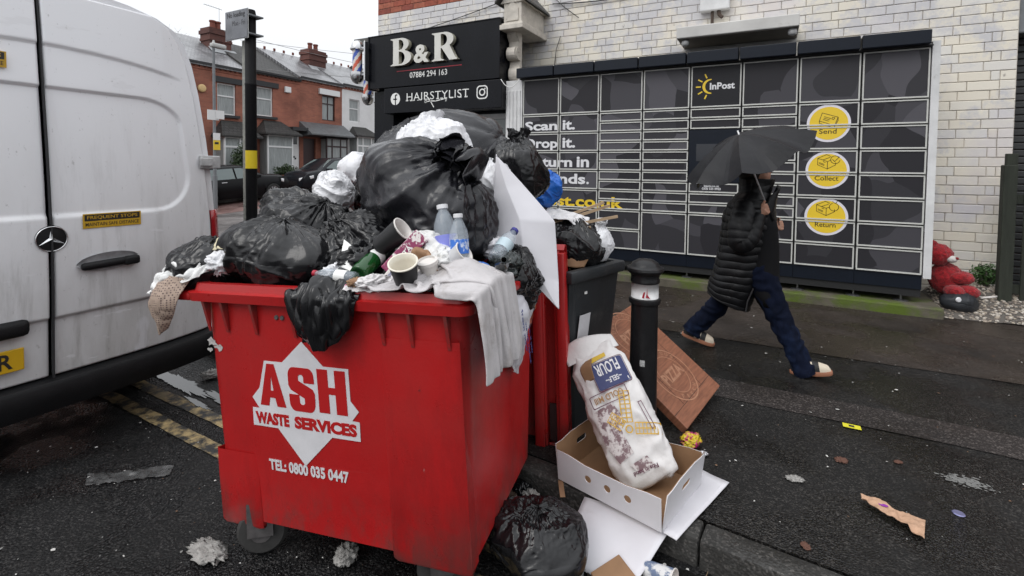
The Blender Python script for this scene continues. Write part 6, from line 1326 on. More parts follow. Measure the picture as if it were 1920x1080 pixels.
# print follows the front bulge of the sack
def front_y(x, z):
    w, d = sacksec(min(max(z/Ls, 0), 1)); c = min(abs(x)/w, .999); return -d*(1 - c**(2/.75))**(.75/2) - .0115
def decal(name, loops, m, ext=.001):
    me = curve_mesh(loops, 0); me.materials.clear(); me.materials.append(m); me.name = name; bm = bmesh.new(); bm.from_mesh(me)
    bmesh.ops.triangulate(bm, faces=bm.faces[:])
    for _ in range(2):
        es = [e for e in bm.edges if e.calc_length() > .03]
        if es: bmesh.ops.subdivide_edges(bm, edges=es, cuts=1); bmesh.ops.triangulate(bm, faces=bm.faces[:])
    for v in bm.verts: x, z = v.co.x, v.co.y; v.co = Vector((x, front_y(x, z) - ext, z))
    bm.to_mesh(me); bm.free(); o = bpy.data.objects.new(name, me); COL.objects.link(o); o.parent = fs; return o
def dtext(txt, x, z, w, h, m, rot=PI, ext=.002, bold=.02):
    me = text_bm(txt, w, h, bold, 0.); me.materials.clear(); me.materials.append(m); c, s = math.cos(rot), math.sin(rot)
    for v in me.vertices:
        px, pz = v.co.x - w/2, v.co.y - h/2; X, Z = x + px*c - pz*s, z + px*s + pz*c; v.co = Vector((X, front_y(X, Z) - ext, Z))
    me.name = 'lettering'; o = bpy.data.objects.new('lettering', me); COL.objects.link(o); o.parent = fs; return o
LB = mat('label_blue', (.02, .028, .11), .5); YG = mat('mill_yellow', (.55, .33, .03), .55); SEP = mat('sepia_print', (.19, .12, .13), .6, dirt=(.60, .56, .55), dscale=30, dlo=.46, dhi=.54); MAR = mat('maroon_line', (.10, .025, .05), .5); YT = mat('tape_yellow', (.55, .36, .03), .5)
decal('blue_label', [rrect(.035, .50, .17, .13, .01)], LB); dtext('FLOUR', .03, .53, .125, .06, BWHITE); dtext('~SELF~', .04, .468, .085, .026, BWHITE)
decal('label_border', [rrect(.035, .50, .18, .14, .012), rrect(.035, .50, .174, .134, .011)], MAR)
decal('brand_panel', [rrect(-.02, .40, .19, .06, .008), rrect(-.02, .40, .183, .053, .007)], MAR); dtext('GOLD Mill', -.02, .40, .15, .03, mat('bronze_print', (.30, .16, .06), .5))
decal('sepia_mill', [[(-.12, .36), (-.02, .37), (.0, .30), (-.03, .24), (-.02, .14), (-.10, .12), (-.13, .22)]], SEP)
hub = (.005, .235); decal('mill_hub', [circ(hub[0], hub[1], .018, 20), circ(hub[0], hub[1], .012, 20)], YG)
for a, l_ in ((1.25, .17), (-.35, .15), (2.2, .1)):
    c, s = math.cos(a), math.sin(a); nx, nz_ = -s, c
    for off in (-.02, .004, .028): p0 = (hub[0] + c*.03 + nx*off, hub[1] + s*.03 + nz_*off); p1 = (hub[0] + c*l_ + nx*off, hub[1] + s*l_ + nz_*off); decal('mill_sail', stroke([p0, p1], .005), YG)
    for q in np.linspace(.03, l_, 8): p0 = (hub[0] + c*q - nx*.02, hub[1] + s*q - nz_*.02); p1 = (hub[0] + c*q + nx*.028, hub[1] + s*q + nz_*.028); decal('mill_slat', stroke([p0, p1], .004), YG)
decal('side_label', [[(.105, .20), (.125, .20), (.115, .33), (.095, .33)], [(.108, .204), (.121, .204), (.112, .326), (.099, .326)]], MAR); decal('sepia_patch', [[(-.06, .10), (.03, .11), (.05, .06), (-.03, .05)]], SEP); dtext('Fibs in hand', 0, .06, .12, .018, MAR)
mb = MB(); mb.sheet(spline_grid([[(-.10, -.06, .50), (-.05, -.085, .50)], [(-.10, -.07, .57), (-.04, -.10, .56)], [(-.06, -.06, .60), (-.02, -.07, .60)]], 12, 12).tolist()); o = mb.build('torn_flap', KIN, fs, smooth=True); solid(o, .002)
decal('yellow_tape', [[(-.04, .575), (.05, .585), (.05, .605), (-.04, .60)]], YT, .003)
# pizza box behind the bollard
PZ = mat('pizza_print', (.25, .10, .056), .55, var=.4, vscale=7, stretch=(1, 9, 1), dirt=(.10, .035, .022), dscale=5, dlo=.60, dhi=.7); PZI = mat('pizza_ink_light', (.40, .20, .12), .6, var=.3, vscale=20); PZD = mat('pizza_gap', (.03, .015, .012), .7)
pA = Vector((-.385, 2.90, .15)); pB = Vector((-.265, 3.48, .20)); pC = Vector((-.97, 3.10, .60)); ex_ = (pB - pA); bw = ex_.length; ex_ = ex_.normalized(); ey_ = (pC - pA); ey_ = (ey_ - ex_*ey_.dot(ex_)); bh = ey_.length*1.0; ey_ = ey_.normalized(); en = ex_.cross(ey_)
PM = Matrix(((ex_.x, ey_.x, en.x, pA.x), (ex_.y, ey_.y, en.y, pA.y), (ex_.z, ey_.z, en.z, pA.z), (0, 0, 0, 1)))
pz = thing('pizza_box', 'brown wood print pizza box propped up behind the bollard', 'pizza box', M=PM)
mb = MB(); mb.bbox(0, bw, 0, bh, -.05, 0, .004); mb.build('carton', PZ, pz)
for k in (1, 3): mb = MB(); mb.box(bw*k/4 - .0012, bw*k/4 + .0012, .095, bh - .3*(k == 1), .0005, .0012); mb.build('plank_line', PZD, pz)
for k, q in enumerate((.09,)): mb = MB(); mb.box(.0, bw, q - .0015, q + .0015, .0006, .0013); mb.build('batten_line', PZD, pz)
for yy in (bh*.33, bh*.78):
    cx = bw*.5
    for r0, r1 in ((.185, .177), (.13, .125)):
        me = curve_mesh([circ(0, 0, r0, 56), circ(0, 0, r1, 56)], .0006); me.materials.clear(); me.materials.append(PZI); me.name = 'stamp_ring'; o = bpy.data.objects.new('stamp_ring', me); COL.objects.link(o); o.parent = pz; o.matrix_local = T(cx, yy, .001)
    def flat_text(t_, M, w, h, b=.02):
        me = text_bm(t_, w, h, b, 0.); me.materials.clear(); me.materials.append(PZI); me.name = 'stamp_lettering'; o = bpy.data.objects.new('stamp_lettering', me); COL.objects.link(o); o.parent = pz; o.matrix_local = M; return o
    flat_text('PIZZA', T(cx - .12, yy - .035, .0012), .24, .075, .03)
    for t_, a0, a1 in (('DELICIOUS', 150, 30), ('FRESH', 235, 305)):
        for k, ch in enumerate(t_):
            a = math.radians(a0 + (a1 - a0)*k/(len(t_) - 1)); up = a - PI/2 if a0 < 180 else a + PI/2
            flat_text(ch, T(cx, yy, .0012) @ RZ(up if a0 < 180 else up) @ (T(-.012, .142, 0) if a0 < 180 else T(-.012, -.17, 0)), .022 if ch != 'I' else .006, .028)
    strokes_ = None
# ---- small litter
def crump(name, label, cat, m, loc, size, seed, amp=1.6, flat=.5):
    R = np.random.RandomState(seed); nu, nv = 40, 28; th = np.linspace(PI*.98, .05, nv); ph = np.linspace(0, 2*PI, nu, endpoint=False); TH, PH = np.meshgrid(th, ph, indexing='ij')
    d = np.stack([np.sin(TH)*np.cos(PH), np.sin(TH)*np.sin(PH), np.cos(TH)], -1); o = R.uniform(0, 50, 3)
    r = .75 + amp*.35*(ridge(warp(d, .4, 1.6, o)*1.8 + o) - .4) + amp*.15*(ridge(d*4 + o) - .4); B = d*r[..., None]*np.array(size)/2; B[..., 2] -= B[..., 2].min()
    mb = MB(); mb.sheet(B.tolist(), closed=True); mb.f.append(list(range(nu))[::-1]); mb.mi.append(0); ob = mb.build(name, m, smooth=True); ob.matrix_world = T(*loc) @ RZ(R.uniform(0, 6)); return tag(ob, label, cat)
TISS = mat('wet_tissue', (.30, .29, .275), .8, var=.3, vscale=40, bump=.5, bscale=150); FOIL = mat('foil', (.55, .55, .57), .25, metal=.8); GLOVE = mat('blue_nitrile', (.02, .18, .36), .4)
crump('tissue', 'wet tissue on the road by the front wheel of the red bin', 'tissue', TISS, (-2.03, 1.17, .0), (.19, .10, .022), 3, 2.2); crump('tissue', 'white tissue lump in the gutter near the van corner', 'tissue', TISS, (-3.72, 2.18, .0), (.14, .10, .06), 4); crump('tissue', 'second small tissue in the gutter near the van corner', 'tissue', TISS, (-3.15, 2.2, .0), (.12, .06, .05), 5)
crump('tissue', 'soggy tissue under the middle of the red bin', 'tissue', MATS['wet_tissue'], (-1.5, 1.42, .0), (.10, .08, .05), 15, 2.2)
crump('wrapper', 'pink and yellow sweet wrapper beside the bollard foot', 'wrapper', mat('sweet_wrap', (.55, .42, .02), .3, dirt=(.5, .03, .18), dscale=22, dlo=.48, dhi=.52), (-.35, 2.77, PV), (.13, .09, .07), 7)
crump('wrapper', 'silver foil scrap beside the sweet wrapper', 'wrapper', FOIL, (-.28, 2.72, PV), (.05, .04, .02), 8)
crump('orange_peel', 'orange yellow fruit peel in the gutter', 'fruit peel', mat('peel', (.5, .22, .02), .5), (-.24, 1.94, .0), (.06, .06, .03), 9); crump('apple_core', 'green apple core in the corner of the fruit tray', 'apple core', mat('apple', (.45, .5, .16), .5), (-.47, 2.155, .15), (.06, .05, .05), 10, .8)
crump('cotton_lump', 'pinkish white cotton lump beside the slumped gutter sack', 'cotton', mat('cotton', (.5, .43, .42), .9), (-.86, 2.02, .0), (.09, .08, .08), 11); crump('foil_lump', 'crumpled foil and film lump beside the gutter sack', 'foil', FOIL, (-1.0, 1.98, .0), (.14, .11, .08), 12); crump('dark_leaves', 'rotten brown leaf clump in the gutter', 'leaf clump', mat('rot_leaf', (.05, .03, .02), .8), (-1.08, 2.04, .0), (.1, .08, .06), 13)
crump('blue_packet', 'blue and white crushed packet under the right side of the red bin', 'packet', mat('blue_pack', (.03, .07, .5), .3, dirt=(.6, .6, .65), dscale=18, dlo=.5, dhi=.53), (-1.1, 1.95, .0), (.12, .08, .05), 14); crump('dark_rag', 'wet dark grey rag behind the bollard', 'rag', mat('wet_rag', (.03, .034, .04), .6), (-1.0, 3.55, PV), (.34, .26, .09), 16, 2.0)
crump('paper_scrap', 'grey paper scrap trodden flat on the pavement near the brown bag', 'paper scrap', TISS, (.14, 2.72, PV), (.07, .045, .010), 17, 2.4); crump('leaf', 'brown leaf on the pavement left of the paper bag', 'leaf', mat('leaf_brown', (.10, .045, .03), .7), (.36, 3.02, PV), (.06, .05, .008), 18, 2.2); crump('leaf', 'small brown leaf near the yellow card on the pavement', 'leaf', MATS['leaf_brown'], (.62, 3.15, PV), (.04, .03, .006), 19, 2.2); crump('leaf', 'dark brown leaf by the kerb edge', 'leaf', MATS['leaf_brown'], (.16, 2.25, PV), (.04, .03, .006), 20, 2.2)
for k, (x, y, s_, m_, lb) in enumerate(((-1.12, 1.86, .07, TISS, 'white paper lump under the right edge of the red bin'), (-.93, 1.93, .06, FOIL, 'small foil ball in the gutter left of the sloping card'), (-.98, 2.08, .09, TISS, 'dirty tissue against the kerb beside the blue glove'), (-.75, 2.0, .06, CUPW, 'small white cup scrap against the kerb below the tray corner'), (-1.05, 2.12, .10, BLK, 'scrap of black film against the kerb by the glove'), (-.9, 2.1, .05, KRAFT, 'torn brown scrap against the kerb below the tray'))):
    crump('paper_scrap' if m_ is not BLK else 'film_scrap', lb, 'scrap', m_, (x, y, .0), (s_*1.3, s_, s_*.6), 70 + k, 2.0)
gl = MB()
for k, (a, l_) in enumerate(((-.5, .05), (-.2, .065), (.05, .07), (.3, .06), (1.0, .04))): gl.tube([(0, 0, .012), (math.cos(a)*.03, math.sin(a)*.03, .016), (math.cos(a)*(.03 + l_*.5), math.sin(a)*(.03 + l_*.5), .02), (math.cos(a)*(.03 + l_), math.sin(a)*(.03 + l_), .01)], [.02, .012, .01, .007], 8)
gl.lathe([(.0, 0), (.03, .002), (.035, .015), (.02, .03), (0, .03)], 14, T(-.005, 0, 0)); o = gl.build('rubber_glove', GLOVE, smooth=True); o.matrix_world = T(-1.02, 2.23, .02) @ RX(.6) @ RZ(1.2); md = o.modifiers.new('join', 'REMESH'); md.mode = 'VOXEL'; md.voxel_size = .004; tag(o, 'crumpled blue rubber glove by the kerb behind the red bin', 'glove')
# brown paper bag and flat bits on the pavement
PAP = mat('brown_paper', (.42, .26, .17), .7, var=.15, vscale=30); bgp = drape('paper_bag', 'flattened brown paper bag lying alone on the pavement', 'paper bag', PAP, [[(.40,2.70,PV+.02),(.40,2.655,PV+.03)], [(.47,2.68,PV+.03),(.47,2.60,PV+.02)], [(.52,2.66,PV+.015),(.52,2.57,PV+.03)], [(.62,2.64,PV+.02),(.585,2.50,PV+.015)]], M=Matrix(), nu=30, nv=60, amp=.015, scale=14, seed=5)
mb = MB(); mb.lathe([(0, .001), (.014, .001), (.014, 0)], 10); o = mb.build('purple_print', mat('print_purple', (.22, .03, .28), .6), bgp); o.matrix_local = T(.475, 2.645, PV + .034) @ SC(1.3, .7, 1)
mb = MB(); mb.bbox(-.045, .045, -.025, .025, 0, .002, .0005); yc = mb.build('yellow_card', mat('card_yellow', (.60, .55, .03), .5)); yc.matrix_world = T(.456, 3.453, PV + .006) @ RZ(.0); tag(yc, 'small yellow printed card lying on the reddish pavement strip', 'card'); mb = MB(); mb.box(-.015, .012, -.012, .012, .002, .0026); mb.build('black_print', INK, yc)
R_ = np.random.RandomState(4); mb = MB()
for _ in range(260):
    x, y = R_.normal(.873, .045), R_.normal(3.105, .022); q_ = R_.uniform(.003, .011); a0 = R_.uniform(0, 6); mb.add([(x + q_*math.cos(a0 + k*1.26)*R_.uniform(.6, 1.2), y + .6*q_*math.sin(a0 + k*1.26), PV + .0045 + R_.uniform(0, .001)) for k in range(5)], [list(range(5))])
tag(mb.build('dried_splash', mat('grey_splash', (.15, .15, .145), .8)), 'pale grey dried splash on the pavement at the right', 'splash', kind='stuff')
mb = MB(); mb.tube([(.95, 2.5, PV + .004), (.96, 2.42, PV + .006), (.99, 2.36, PV + .005)], .003, 5); tag(mb.build('wire_scrap', mat('pale_wire', (.35, .34, .32), .6)), 'thin pale wire scrap near the bottom right of the pavement', 'wire')
mb = MB(); mb.lathe([(.0, .003), (.02, .003), (.024, 0)], 12); o = mb.build('metal_cap', mat('foil_blue', (.2, .2, .35), .3, metal=.6)); o.matrix_world = T(.77, 2.80, PV + .002); tag(o, 'flattened metal crown cap on the pavement right of the paper bag', 'metal cap')
drape('film_strip', 'strip of clear packing film flat on the dark road behind the van', 'plastic film', mat('road_film', (.10, .10, .10), .25, var=.5, vscale=20, alpha=.6), [[(-3.10,1.18,.004),(-3.0,1.13,.004)], [(-2.93,1.30,.012),(-2.86,1.25,.01)], [(-2.80,1.44,.004),(-2.72,1.38,.006)]], M=Matrix(), nu=20, nv=50, amp=.012, scale=18, seed=3, thick=.001)
def gcup(label, M): cup(label, M, .11, .03, .042, mat('cup_blue', (.12, .16, .25), .5, dirt=(.6, .6, .6), dscale=12, dlo=.45, dhi=.5), CUPW)
gcup('crushed paper cup lying in the gutter below the kerb', T(-.40, 1.93, .04) @ RZ(-.2) @ RY(1.5))
mb = MB(); mb.bbox(-.09, .09, -.045, .045, 0, .02, .008); o = mb.build('food_packet', BWHITE); o.matrix_world = T(-.26, 1.83, .0) @ RZ(-.1) @ RX(.2); tag(o, 'white and blue plastic packet at the bottom edge of the gutter', 'packet'); mb = MB(); mb.box(-.06, .02, -.04, .04, .02, .0208); mb.build('blue_print', mat('pack_blue', (.03, .07, .42), .4), o)
mb = MB(); mb.bbox(-.06, .06, -.012, .012, 0, .003, .001); o = mb.build('brown_strip', KRAFT); o.matrix_world = T(-.83, 2.1, PV + .004) @ RZ(-1.1); tag(o, 'short strip of brown card on the kerb left of the tray', 'card')
# scattered flecks nobody could count
R_ = np.random.RandomState(9); mb = MB(); FLK = [mat('fleck_white', (.50, .49, .47), .7), mat('fleck_brown', (.16, .09, .05), .7), mat('fleck_grey', (.22, .22, .21), .7)]
def fleck(x, y, z, s):
    n = R_.randint(4, 7); a0 = R_.uniform(0, 6); el = R_.uniform(.35, 1); rot = R_.uniform(0, 6); mb.cur = int(R_.choice([0, 0, 0, 1, 2])); pts = []
    for k in range(n): a = a0 + 2*PI*k/n; r = s*R_.uniform(.6, 1.2); u, v = r*math.cos(a), r*el*math.sin(a); pts.append((x + u*math.cos(rot) - v*math.sin(rot), y + u*math.sin(rot) + v*math.cos(rot), z + R_.uniform(0, .003)))
    mb.add(pts, [list(range(n))])
for _ in range(520):
    x, y = R_.uniform(-1.6, 3.2), R_.uniform(2.3, 6.4)
    if x < -.5 and y < 3.2: continue
    fleck(x, y, PV + .007, R_.choice([.003, .004, .006, .009, .014], p=[.35, .3, .2, .1, .05]))
for _ in range(240): fleck(R_.uniform(-4, -1.3), R_.uniform(.6, 1.9), .007, R_.choice([.003, .004, .007, .012], p=[.45, .35, .15, .05]))
for _ in range(160): fleck(R_.uniform(-1.2, .6), R_.uniform(1.75, 2.05), .008, R_.uniform(.003, .014))
tag(mb.build('litter_flecks', FLK), kind='stuff')
mb = MB()
for _ in range(420):
    x = R_.uniform(-1.25, -.45); y = kerb_y(x) - abs(R_.normal(0, .11)) - .01; q_ = R_.uniform(.006, .022); rot = R_.normal(size=3); Mx = Matrix.Rotation(R_.uniform(0, 6), 4, Vector(rot)) @ SC(1, R_.uniform(.4, 1), .15); mb.cur = int(R_.choice([0, 1, 1, 2, 2, 3, 3, 3])); mb.add([Vector((x, y, .012 + R_.uniform(0, .02))) + (Mx @ Vector(v))*q_ for v in ((1, 0, 0), (.3, .9, .2), (-.8, .6, -.2), (-.9, -.4, .2), (.2, -1, 0), (0, 0, 1))], [(0, 1, 5), (1, 2, 5), (2, 3, 5), (3, 4, 5), (4, 0, 5), (0, 4, 3, 2, 1)])
tag(mb.build('gutter_debris', FLK + [mat('wet_debris', (.02, .017, .014), .35)]), kind='stuff')
# twigs and straw in the gutter
mb = MB()
for _ in range(60): x, y, a, l_ = R_.uniform(-1.2, .5), R_.uniform(1.8, 2.04), R_.uniform(0, 6), R_.uniform(.02, .07); mb.tube([(x, y, .01), (x + l_*math.cos(a), y + l_*math.sin(a), .012 + R_.uniform(0, .01))], .0016, 4)
tag(mb.build('gutter_straw', mat('straw', (.18, .13, .08), .8)), kind='stuff')
# ------------------------------------------------------------------ right hand end: gravel, bear, plant, fence
mb = MB(); mb.sheet([[(x, y, .125 + .24*min(1, max(0, (y - 6.62)/.5))*min(1, max(.25, (x - 1.5)/.25)) + .03*noise.noise(Vector((x*3, y*3, 0)))) for y in np.linspace(6.6, 7.42, 16)] for x in np.linspace(1.55, 3.6, 30)]); tag(mb.build('gravel_bed', mat('gravel_base', (.10, .09, .08), .9)), kind='structure')
GST = [mat('pebble_a', (.36, .31, .25), .7), mat('pebble_b', (.24, .20, .165), .7), mat('pebble_c', (.46, .42, .37), .7), mat('pebble_d', (.14, .12, .105), .7)]
mb = MB(); bmi = bmesh.new(); bmesh.ops.create_icosphere(bmi, subdivisions=1, radius=1); iv = [v.co.copy() for v in bmi.verts]; bmi.verts.index_update(); jf = [[v.index for v in f.verts] for f in bmi.faces]; bmi.free()
for _ in range(3200):
    x, y = R_.uniform(1.56, 3.4), 6.58 + .84*R_.uniform(0, 1)**.8
    if x < 1.62 and y > 6.8: continue
    if R_.uniform() > (y - 6.5)*6 : continue
    s = R_.uniform(.008, .02); z = .125 + .24*min(1, max(0, (y - 6.62)/.5))*min(1, max(.25, (x - 1.5)/.25)) + .03*noise.noise(Vector((x*3, y*3, 0))) + .004; mb.cur = int(R_.choice([0, 1, 2, 3])); e = Vector((R_.uniform(.8, 1.4), R_.uniform(.7, 1.1), R_.uniform(.4, .7))); q = RZ(R_.uniform(0, 6))
    mb.add([Vector((x, y, z)) + (q @ Vector((v.x*e.x, v.y*e.y, v.z*e.z)))*s for v in iv], jf)
tag(mb.build('gravel', GST), kind='stuff')
RFUR = mat('red_plush', (.34, .006, .012), .95, var=.35, vscale=25, bump=1.0, bscale=160, sheen=.2, dirt=(.16, .003, .006), dscale=40, dlo=.45, dhi=.6); WFUR = mat('white_plush', (.55, .52, .5), .95, bump=.6, bscale=120)
bear = thing('toy_bear', 'bright red plush toy bear slumped on the gravel behind the locker end', 'toy bear', (1.74, 6.98, .33))
def blob(name, m, c, s, par, seed=1, a=.06, M=None):
    bm = bmesh.new(); bmesh.ops.create_icosphere(bm, subdivisions=5, radius=1)
    for v in bm.verts: d = v.co.normalized(); v.co = Vector((d.x*s[0], d.y*s[1], d.z*s[2]))*(1 + a*1.1*noise.noise(d*24 + Vector((0, seed, 0))) + a*noise.noise(d*3 + Vector((seed, 0, 0))) + a*.6*noise.noise(d*11 + Vector((seed, 0, 0)))) + Vector(c)
    mb = MB().bm(bm); return mb.build(name, m, par, smooth=True)
blob('torso', RFUR, (-.02, 0, .14), (.15, .13, .17), bear, 1); hd_ = blob('head', RFUR, (-.10, -.03, .40), (.13, .12, .12), bear, 2); blob('muzzle', WFUR, (-.005, -.10, .37), (.05, .05, .038), hd_, 3); blob('nose', RFUR, (.035, -.13, .385), (.016, .014, .014), hd_, 4); blob('ear', RFUR, (-.15, -.03, .51), (.045, .03, .045), hd_, 5)
blob('arm', RFUR, (.08, -.10, .17), (.11, .06, .065), bear, 6); blob('leg', RFUR, (.13, -.10, .03), (.11, .08, .075), bear, 7); blob('leg', RFUR, (.02, -.14, .03), (.09, .1, .07), bear, 8); blob('arm', RFUR, (.13, .02, .16), (.09, .06, .07), bear, 9)
bs_ = bag('black_holdall', 'small black holdall lying on the gravel below the red toy bear', 'bag', mat('holdall', (.014, .016, .02), .55), 61, (.34, .24, .2), (1.80, 6.80, .16), (0, .1, .4), neck=False, amp=.5, facet=.4); mb = MB(); mb.lathe([(0, .012), (.022, .01), (.028, 0)], 14); o = mb.build('white_disc', CAPW, bs_); o.matrix_local = T(-.10, -.105, .14) @ RX(PI/2)
mb = MB(); mb.tube([(2.0, 6.93, .30), (2.18, 6.99, .33)], .012, 8); wt = mb.build('white_stick', CUPW, smooth=True); tag(wt, 'short white plastic tube with red end lying on the gravel', 'tube'); mb = MB(); mb.tube([(2.18, 6.99, .33), (2.205, 6.998, .334)], .0125, 8); mb.build('red_end', SIGNRED, wt)
shrub('weed_plant', 'small leafy green weed at the foot of the cream brick wall', (2.12, 7.22, .36), (.34, .26, .30), 900, .018, 11, mat('weed_leaf', (.05, .11, .03), .5, var=.4, vscale=9), 'plant')
FW = mat('dark_fence_wood', (.022, .026, .018), .8, var=.4, vscale=5, stretch=(6, 6, .6), bump=.5, bscale=30)
fn = thing('wooden_fence', 'dark green wooden fence post and slats at the right edge of the photograph', 'fence', (2.2, 7.0, .12)); mb = MB(); mb.bbox(-.055, .055, -.05, .05, 0, 1.6, .008); mb.build('post', FW, fn); mb = MB(); mb.bbox(-.03, .06, -.02, .04, 1.55, 1.72, .006); mb.build('post_cap', FW, fn)
sl0 = None
for k in range(4):
    for r in range(1): pass
for k in range(5):
    if sl0 is None: mb = MB(); mb.bbox(.12, .24, -.02, 0, 0, 1.5, .006); sl0 = mb.build('slat', FW, fn); sl0.matrix_local = T(0, 0, .1)
    else: copy_obj(sl0, fn, T(k*.17, 0, .1))
for z in (.25, 1.2): mb = MB(); mb.box(.04, 1.2, 0, .05, z, z + .09); mb.build('rail', FW, fn)
sh = thing('roller_shutter', 'dark roller shutter of the next building at the right edge', 'shutter', (2.36, 7.75, 0)); s0 = None
for k in range(38):
    if s0 is None: mb = MB(); mb.bbox(0, 2.4, 0, .03, 0, .075, .012); s0 = mb.build('shutter_slat', mat('shutter_steel', (.03, .031, .032), .5, var=.2), sh); s0.matrix_local = T(0, 0, .15)
    else: copy_obj(s0, sh, T(0, 0, .15 + k*.08))
mb = MB(); mb.bbox(0, 2.4, -.25, .1, 3.19, 3.6, .02); mb.build('shutter_housing', mat('shutter_box', (.18, .19, .2), .5, var=.2), sh)
mb = MB(); mb.box(2.36, 12, 7.79, 14, 0, 6.8); nb = mb.build('neighbour_building', brickmat('neighbour_brick', (.26, .09, .06), (.2, .07, .05), (.2, .15, .12))); tag(nb, 'plain brick building beyond the shutter at the right edge', 'building')
# ------------------------------------------------------------------ walker with umbrella
SKIN = mat('skin', (.42, .22, .15), .55, sss=.1); COATM = mat('black_puffer', (.006, .006, .007), .45, spec=.3, var=.3, vscale=20, bump=.25, bscale=90); BLKF = mat('black_fabric', (.006, .006, .007), .85, spec=.2); DENIM = mat('blue_denim', (.0045, .007, .018), .9, spec=.12, var=.4, vscale=16, bump=.25, bscale=260, dirt=(.010, .018, .046), dscale=5, dlo=.52, dhi=.7, stretch=(1, 1, .5)); HAIRM = mat('dark_hair', (.008, .006, .005), .5)
PO = Vector((-.14, 4.3, .12))
def rel(p): return Vector(p) - PO
def loft(mb, path, nr=24, quilt=None):
    """path: (centre, rx, ry, xdir, ydir) sections"""
    P = []
    for c, rx, ry, ux, uy in path: P.append([Vector(c) + Vector(ux)*rx*math.cos(a) + Vector(uy)*ry*math.sin(a) for a in np.linspace(0, 2*PI, nr, endpoint=False)])
    n0 = len(mb.v); mb.sheet(P, closed=True); mb.f.append([n0 + k for k in range(nr)][::-1]); mb.mi.append(mb.cur); mb.f.append([n0 + (len(P)-1)*nr + k for k in range(nr)]); mb.mi.append(mb.cur)
def limb(mb, pts, rad, nr=16, sub=8, flat=1.):
    C = spline_grid([[p, p] for p in [tuple(q) for q in pts]], 2, sub*(len(pts) - 1) + 1)[:, 0]; rr = np.interp(np.linspace(0, 1, len(C)), np.linspace(0, 1, len(rad)), rad); mb.tube([Vector(c) for c in C], list(rr), nr)
# body: one skin surface (head, neck, torso, arms, hands, legs) joined by a voxel remesh
b = MB()
def ell(c, s, n=20, M=None):
    bm = bmesh.new(); bmesh.ops.create_uvsphere(bm, u_segments=n, v_segments=n//2 + 2, radius=1)
    for v in bm.verts: v.co = Vector((v.co.x*s[0], v.co.y*s[1], v.co.z*s[2]))
    bm2 = MB().bm(bm, (T(*c) @ M) if M else T(*c)); b.add(bm2.v, bm2.f)
HC = rel((-.105, 4.30, 1.645))
ell(HC, (.092, .074, .115)); ell(HC + Vector((.045, 0, -.055)), (.052, .052, .06)); ell(HC + Vector((.092, 0, -.018)), (.016, .012, .02)); ell(HC + Vector((.082, 0, .015)), (.012, .01, .03)); ell(HC + Vector((.078, 0, -.062)), (.016, .022, .008)); ell(HC + Vector((.076, 0, -.075)), (.016, .02, .008)); ell(HC + Vector((.07, 0, -.1)), (.018, .02, .018))
for s in (-1, 1): ell(HC + Vector((-.01, s*.074, -.01)), (.02, .008, .03)); ell(HC + Vector((.075, s*.032, .012)), (.012, .016, .01))
limb(b, [HC + Vector((-.01, 0, -.06)), rel((-.12, 4.3, 1.5)), rel((-.14, 4.3, 1.4))], [.055, .052, .07])
limb(b, [rel((-.14, 4.3, 1.42)), rel((-.15, 4.3, 1.2)), rel((-.15, 4.3, 1.0)), rel((-.14, 4.3, .86))], [.10, .13, .12, .13])
def hand(wrist, d_palm, d_fing, d_thumb, curl_axis, scale=1.):
    """palm, four curled fingers of different length and a thumb"""
    w = Vector(wrist); p = Vector(d_palm).normalized(); f = Vector(d_fing).normalized(); t = Vector(d_thumb).normalized(); ca = Vector(curl_axis).normalized()
    limb(b, [w - p*.03, w + p*.02, w + p*.06], [.022, .026, .03], 12, 4)
    side = ca
    for k, L_ in enumerate((.062, .072, .068, .052)):
        o = w + p*.07 + side*(.028 - .019*k)
        pts = [w + p*.045 + side*(.02 - .013*k), o]; d = p.copy(); q = o.copy()
        for j, fr in enumerate((.42, .33, .25)):
            d = (Matrix.Rotation([.95, 1.15, .9][j], 3, ca) @ d) if True else d; q = q + d*L_*fr*1.05; pts.append(q.copy())
        limb(b, pts, [.011, .0105, .0098, .0088, .0075], 10, 3)
    limb(b, [w + p*.02 + side*.015, w + p*.045 + side*.035 + t*.012, w + p*.07 + side*.034 + t*.03, w + p*.075 + side*.022 + t*.048], [.013, .0115, .01, .0085], 10, 4)
# near arm holds the shaft, far hand holds the strap
shaftA = rel((.005, 4.17, 1.27)); shaftB = rel((-.222, 3.96, 1.89)); sd = (shaftB - shaftA).normalized()
grip = shaftA + sd*.085
wr1 = grip + Vector((-.055, -.03, -.055))
limb(b, [rel((-.16, 4.12, 1.36)), rel((-.20, 4.06, 1.10)), wr1], [.05, .042, .026]); hand(wr1, Vector((.72, .1, .68)), sd, Vector((-.2, -.3, .9)), sd*1.0 + Vector((0, .001, 0)))
wr2 = rel((.0, 4.41, 1.17)); limb(b, [rel((-.12, 4.48, 1.36)), rel((-.10, 4.50, 1.10)), wr2], [.05, .042, .026]); hand(wr2, Vector((.9, -.1, .35)), Vector((0, 0, 1)), Vector((0, -.6, .7)), Vector((-.2, .2, 1)))
legF = [rel((-.09, 4.22, .90)), rel((.0, 4.21, .70)), rel((.085, 4.20, .50)), rel((.17, 4.19, .34)), rel((.235, 4.18, .19))]; legR = [rel((-.19, 4.38, .90)), rel((-.27, 4.40, .70)), rel((-.37, 4.43, .50)), rel((-.46, 4.45, .38)), rel((-.55, 4.46, .27))]
for lg in (legF, legR): limb(b, lg, [.085, .075, .055, .05, .038])
person = b.build('person', SKIN, smooth=True); person.location = PO
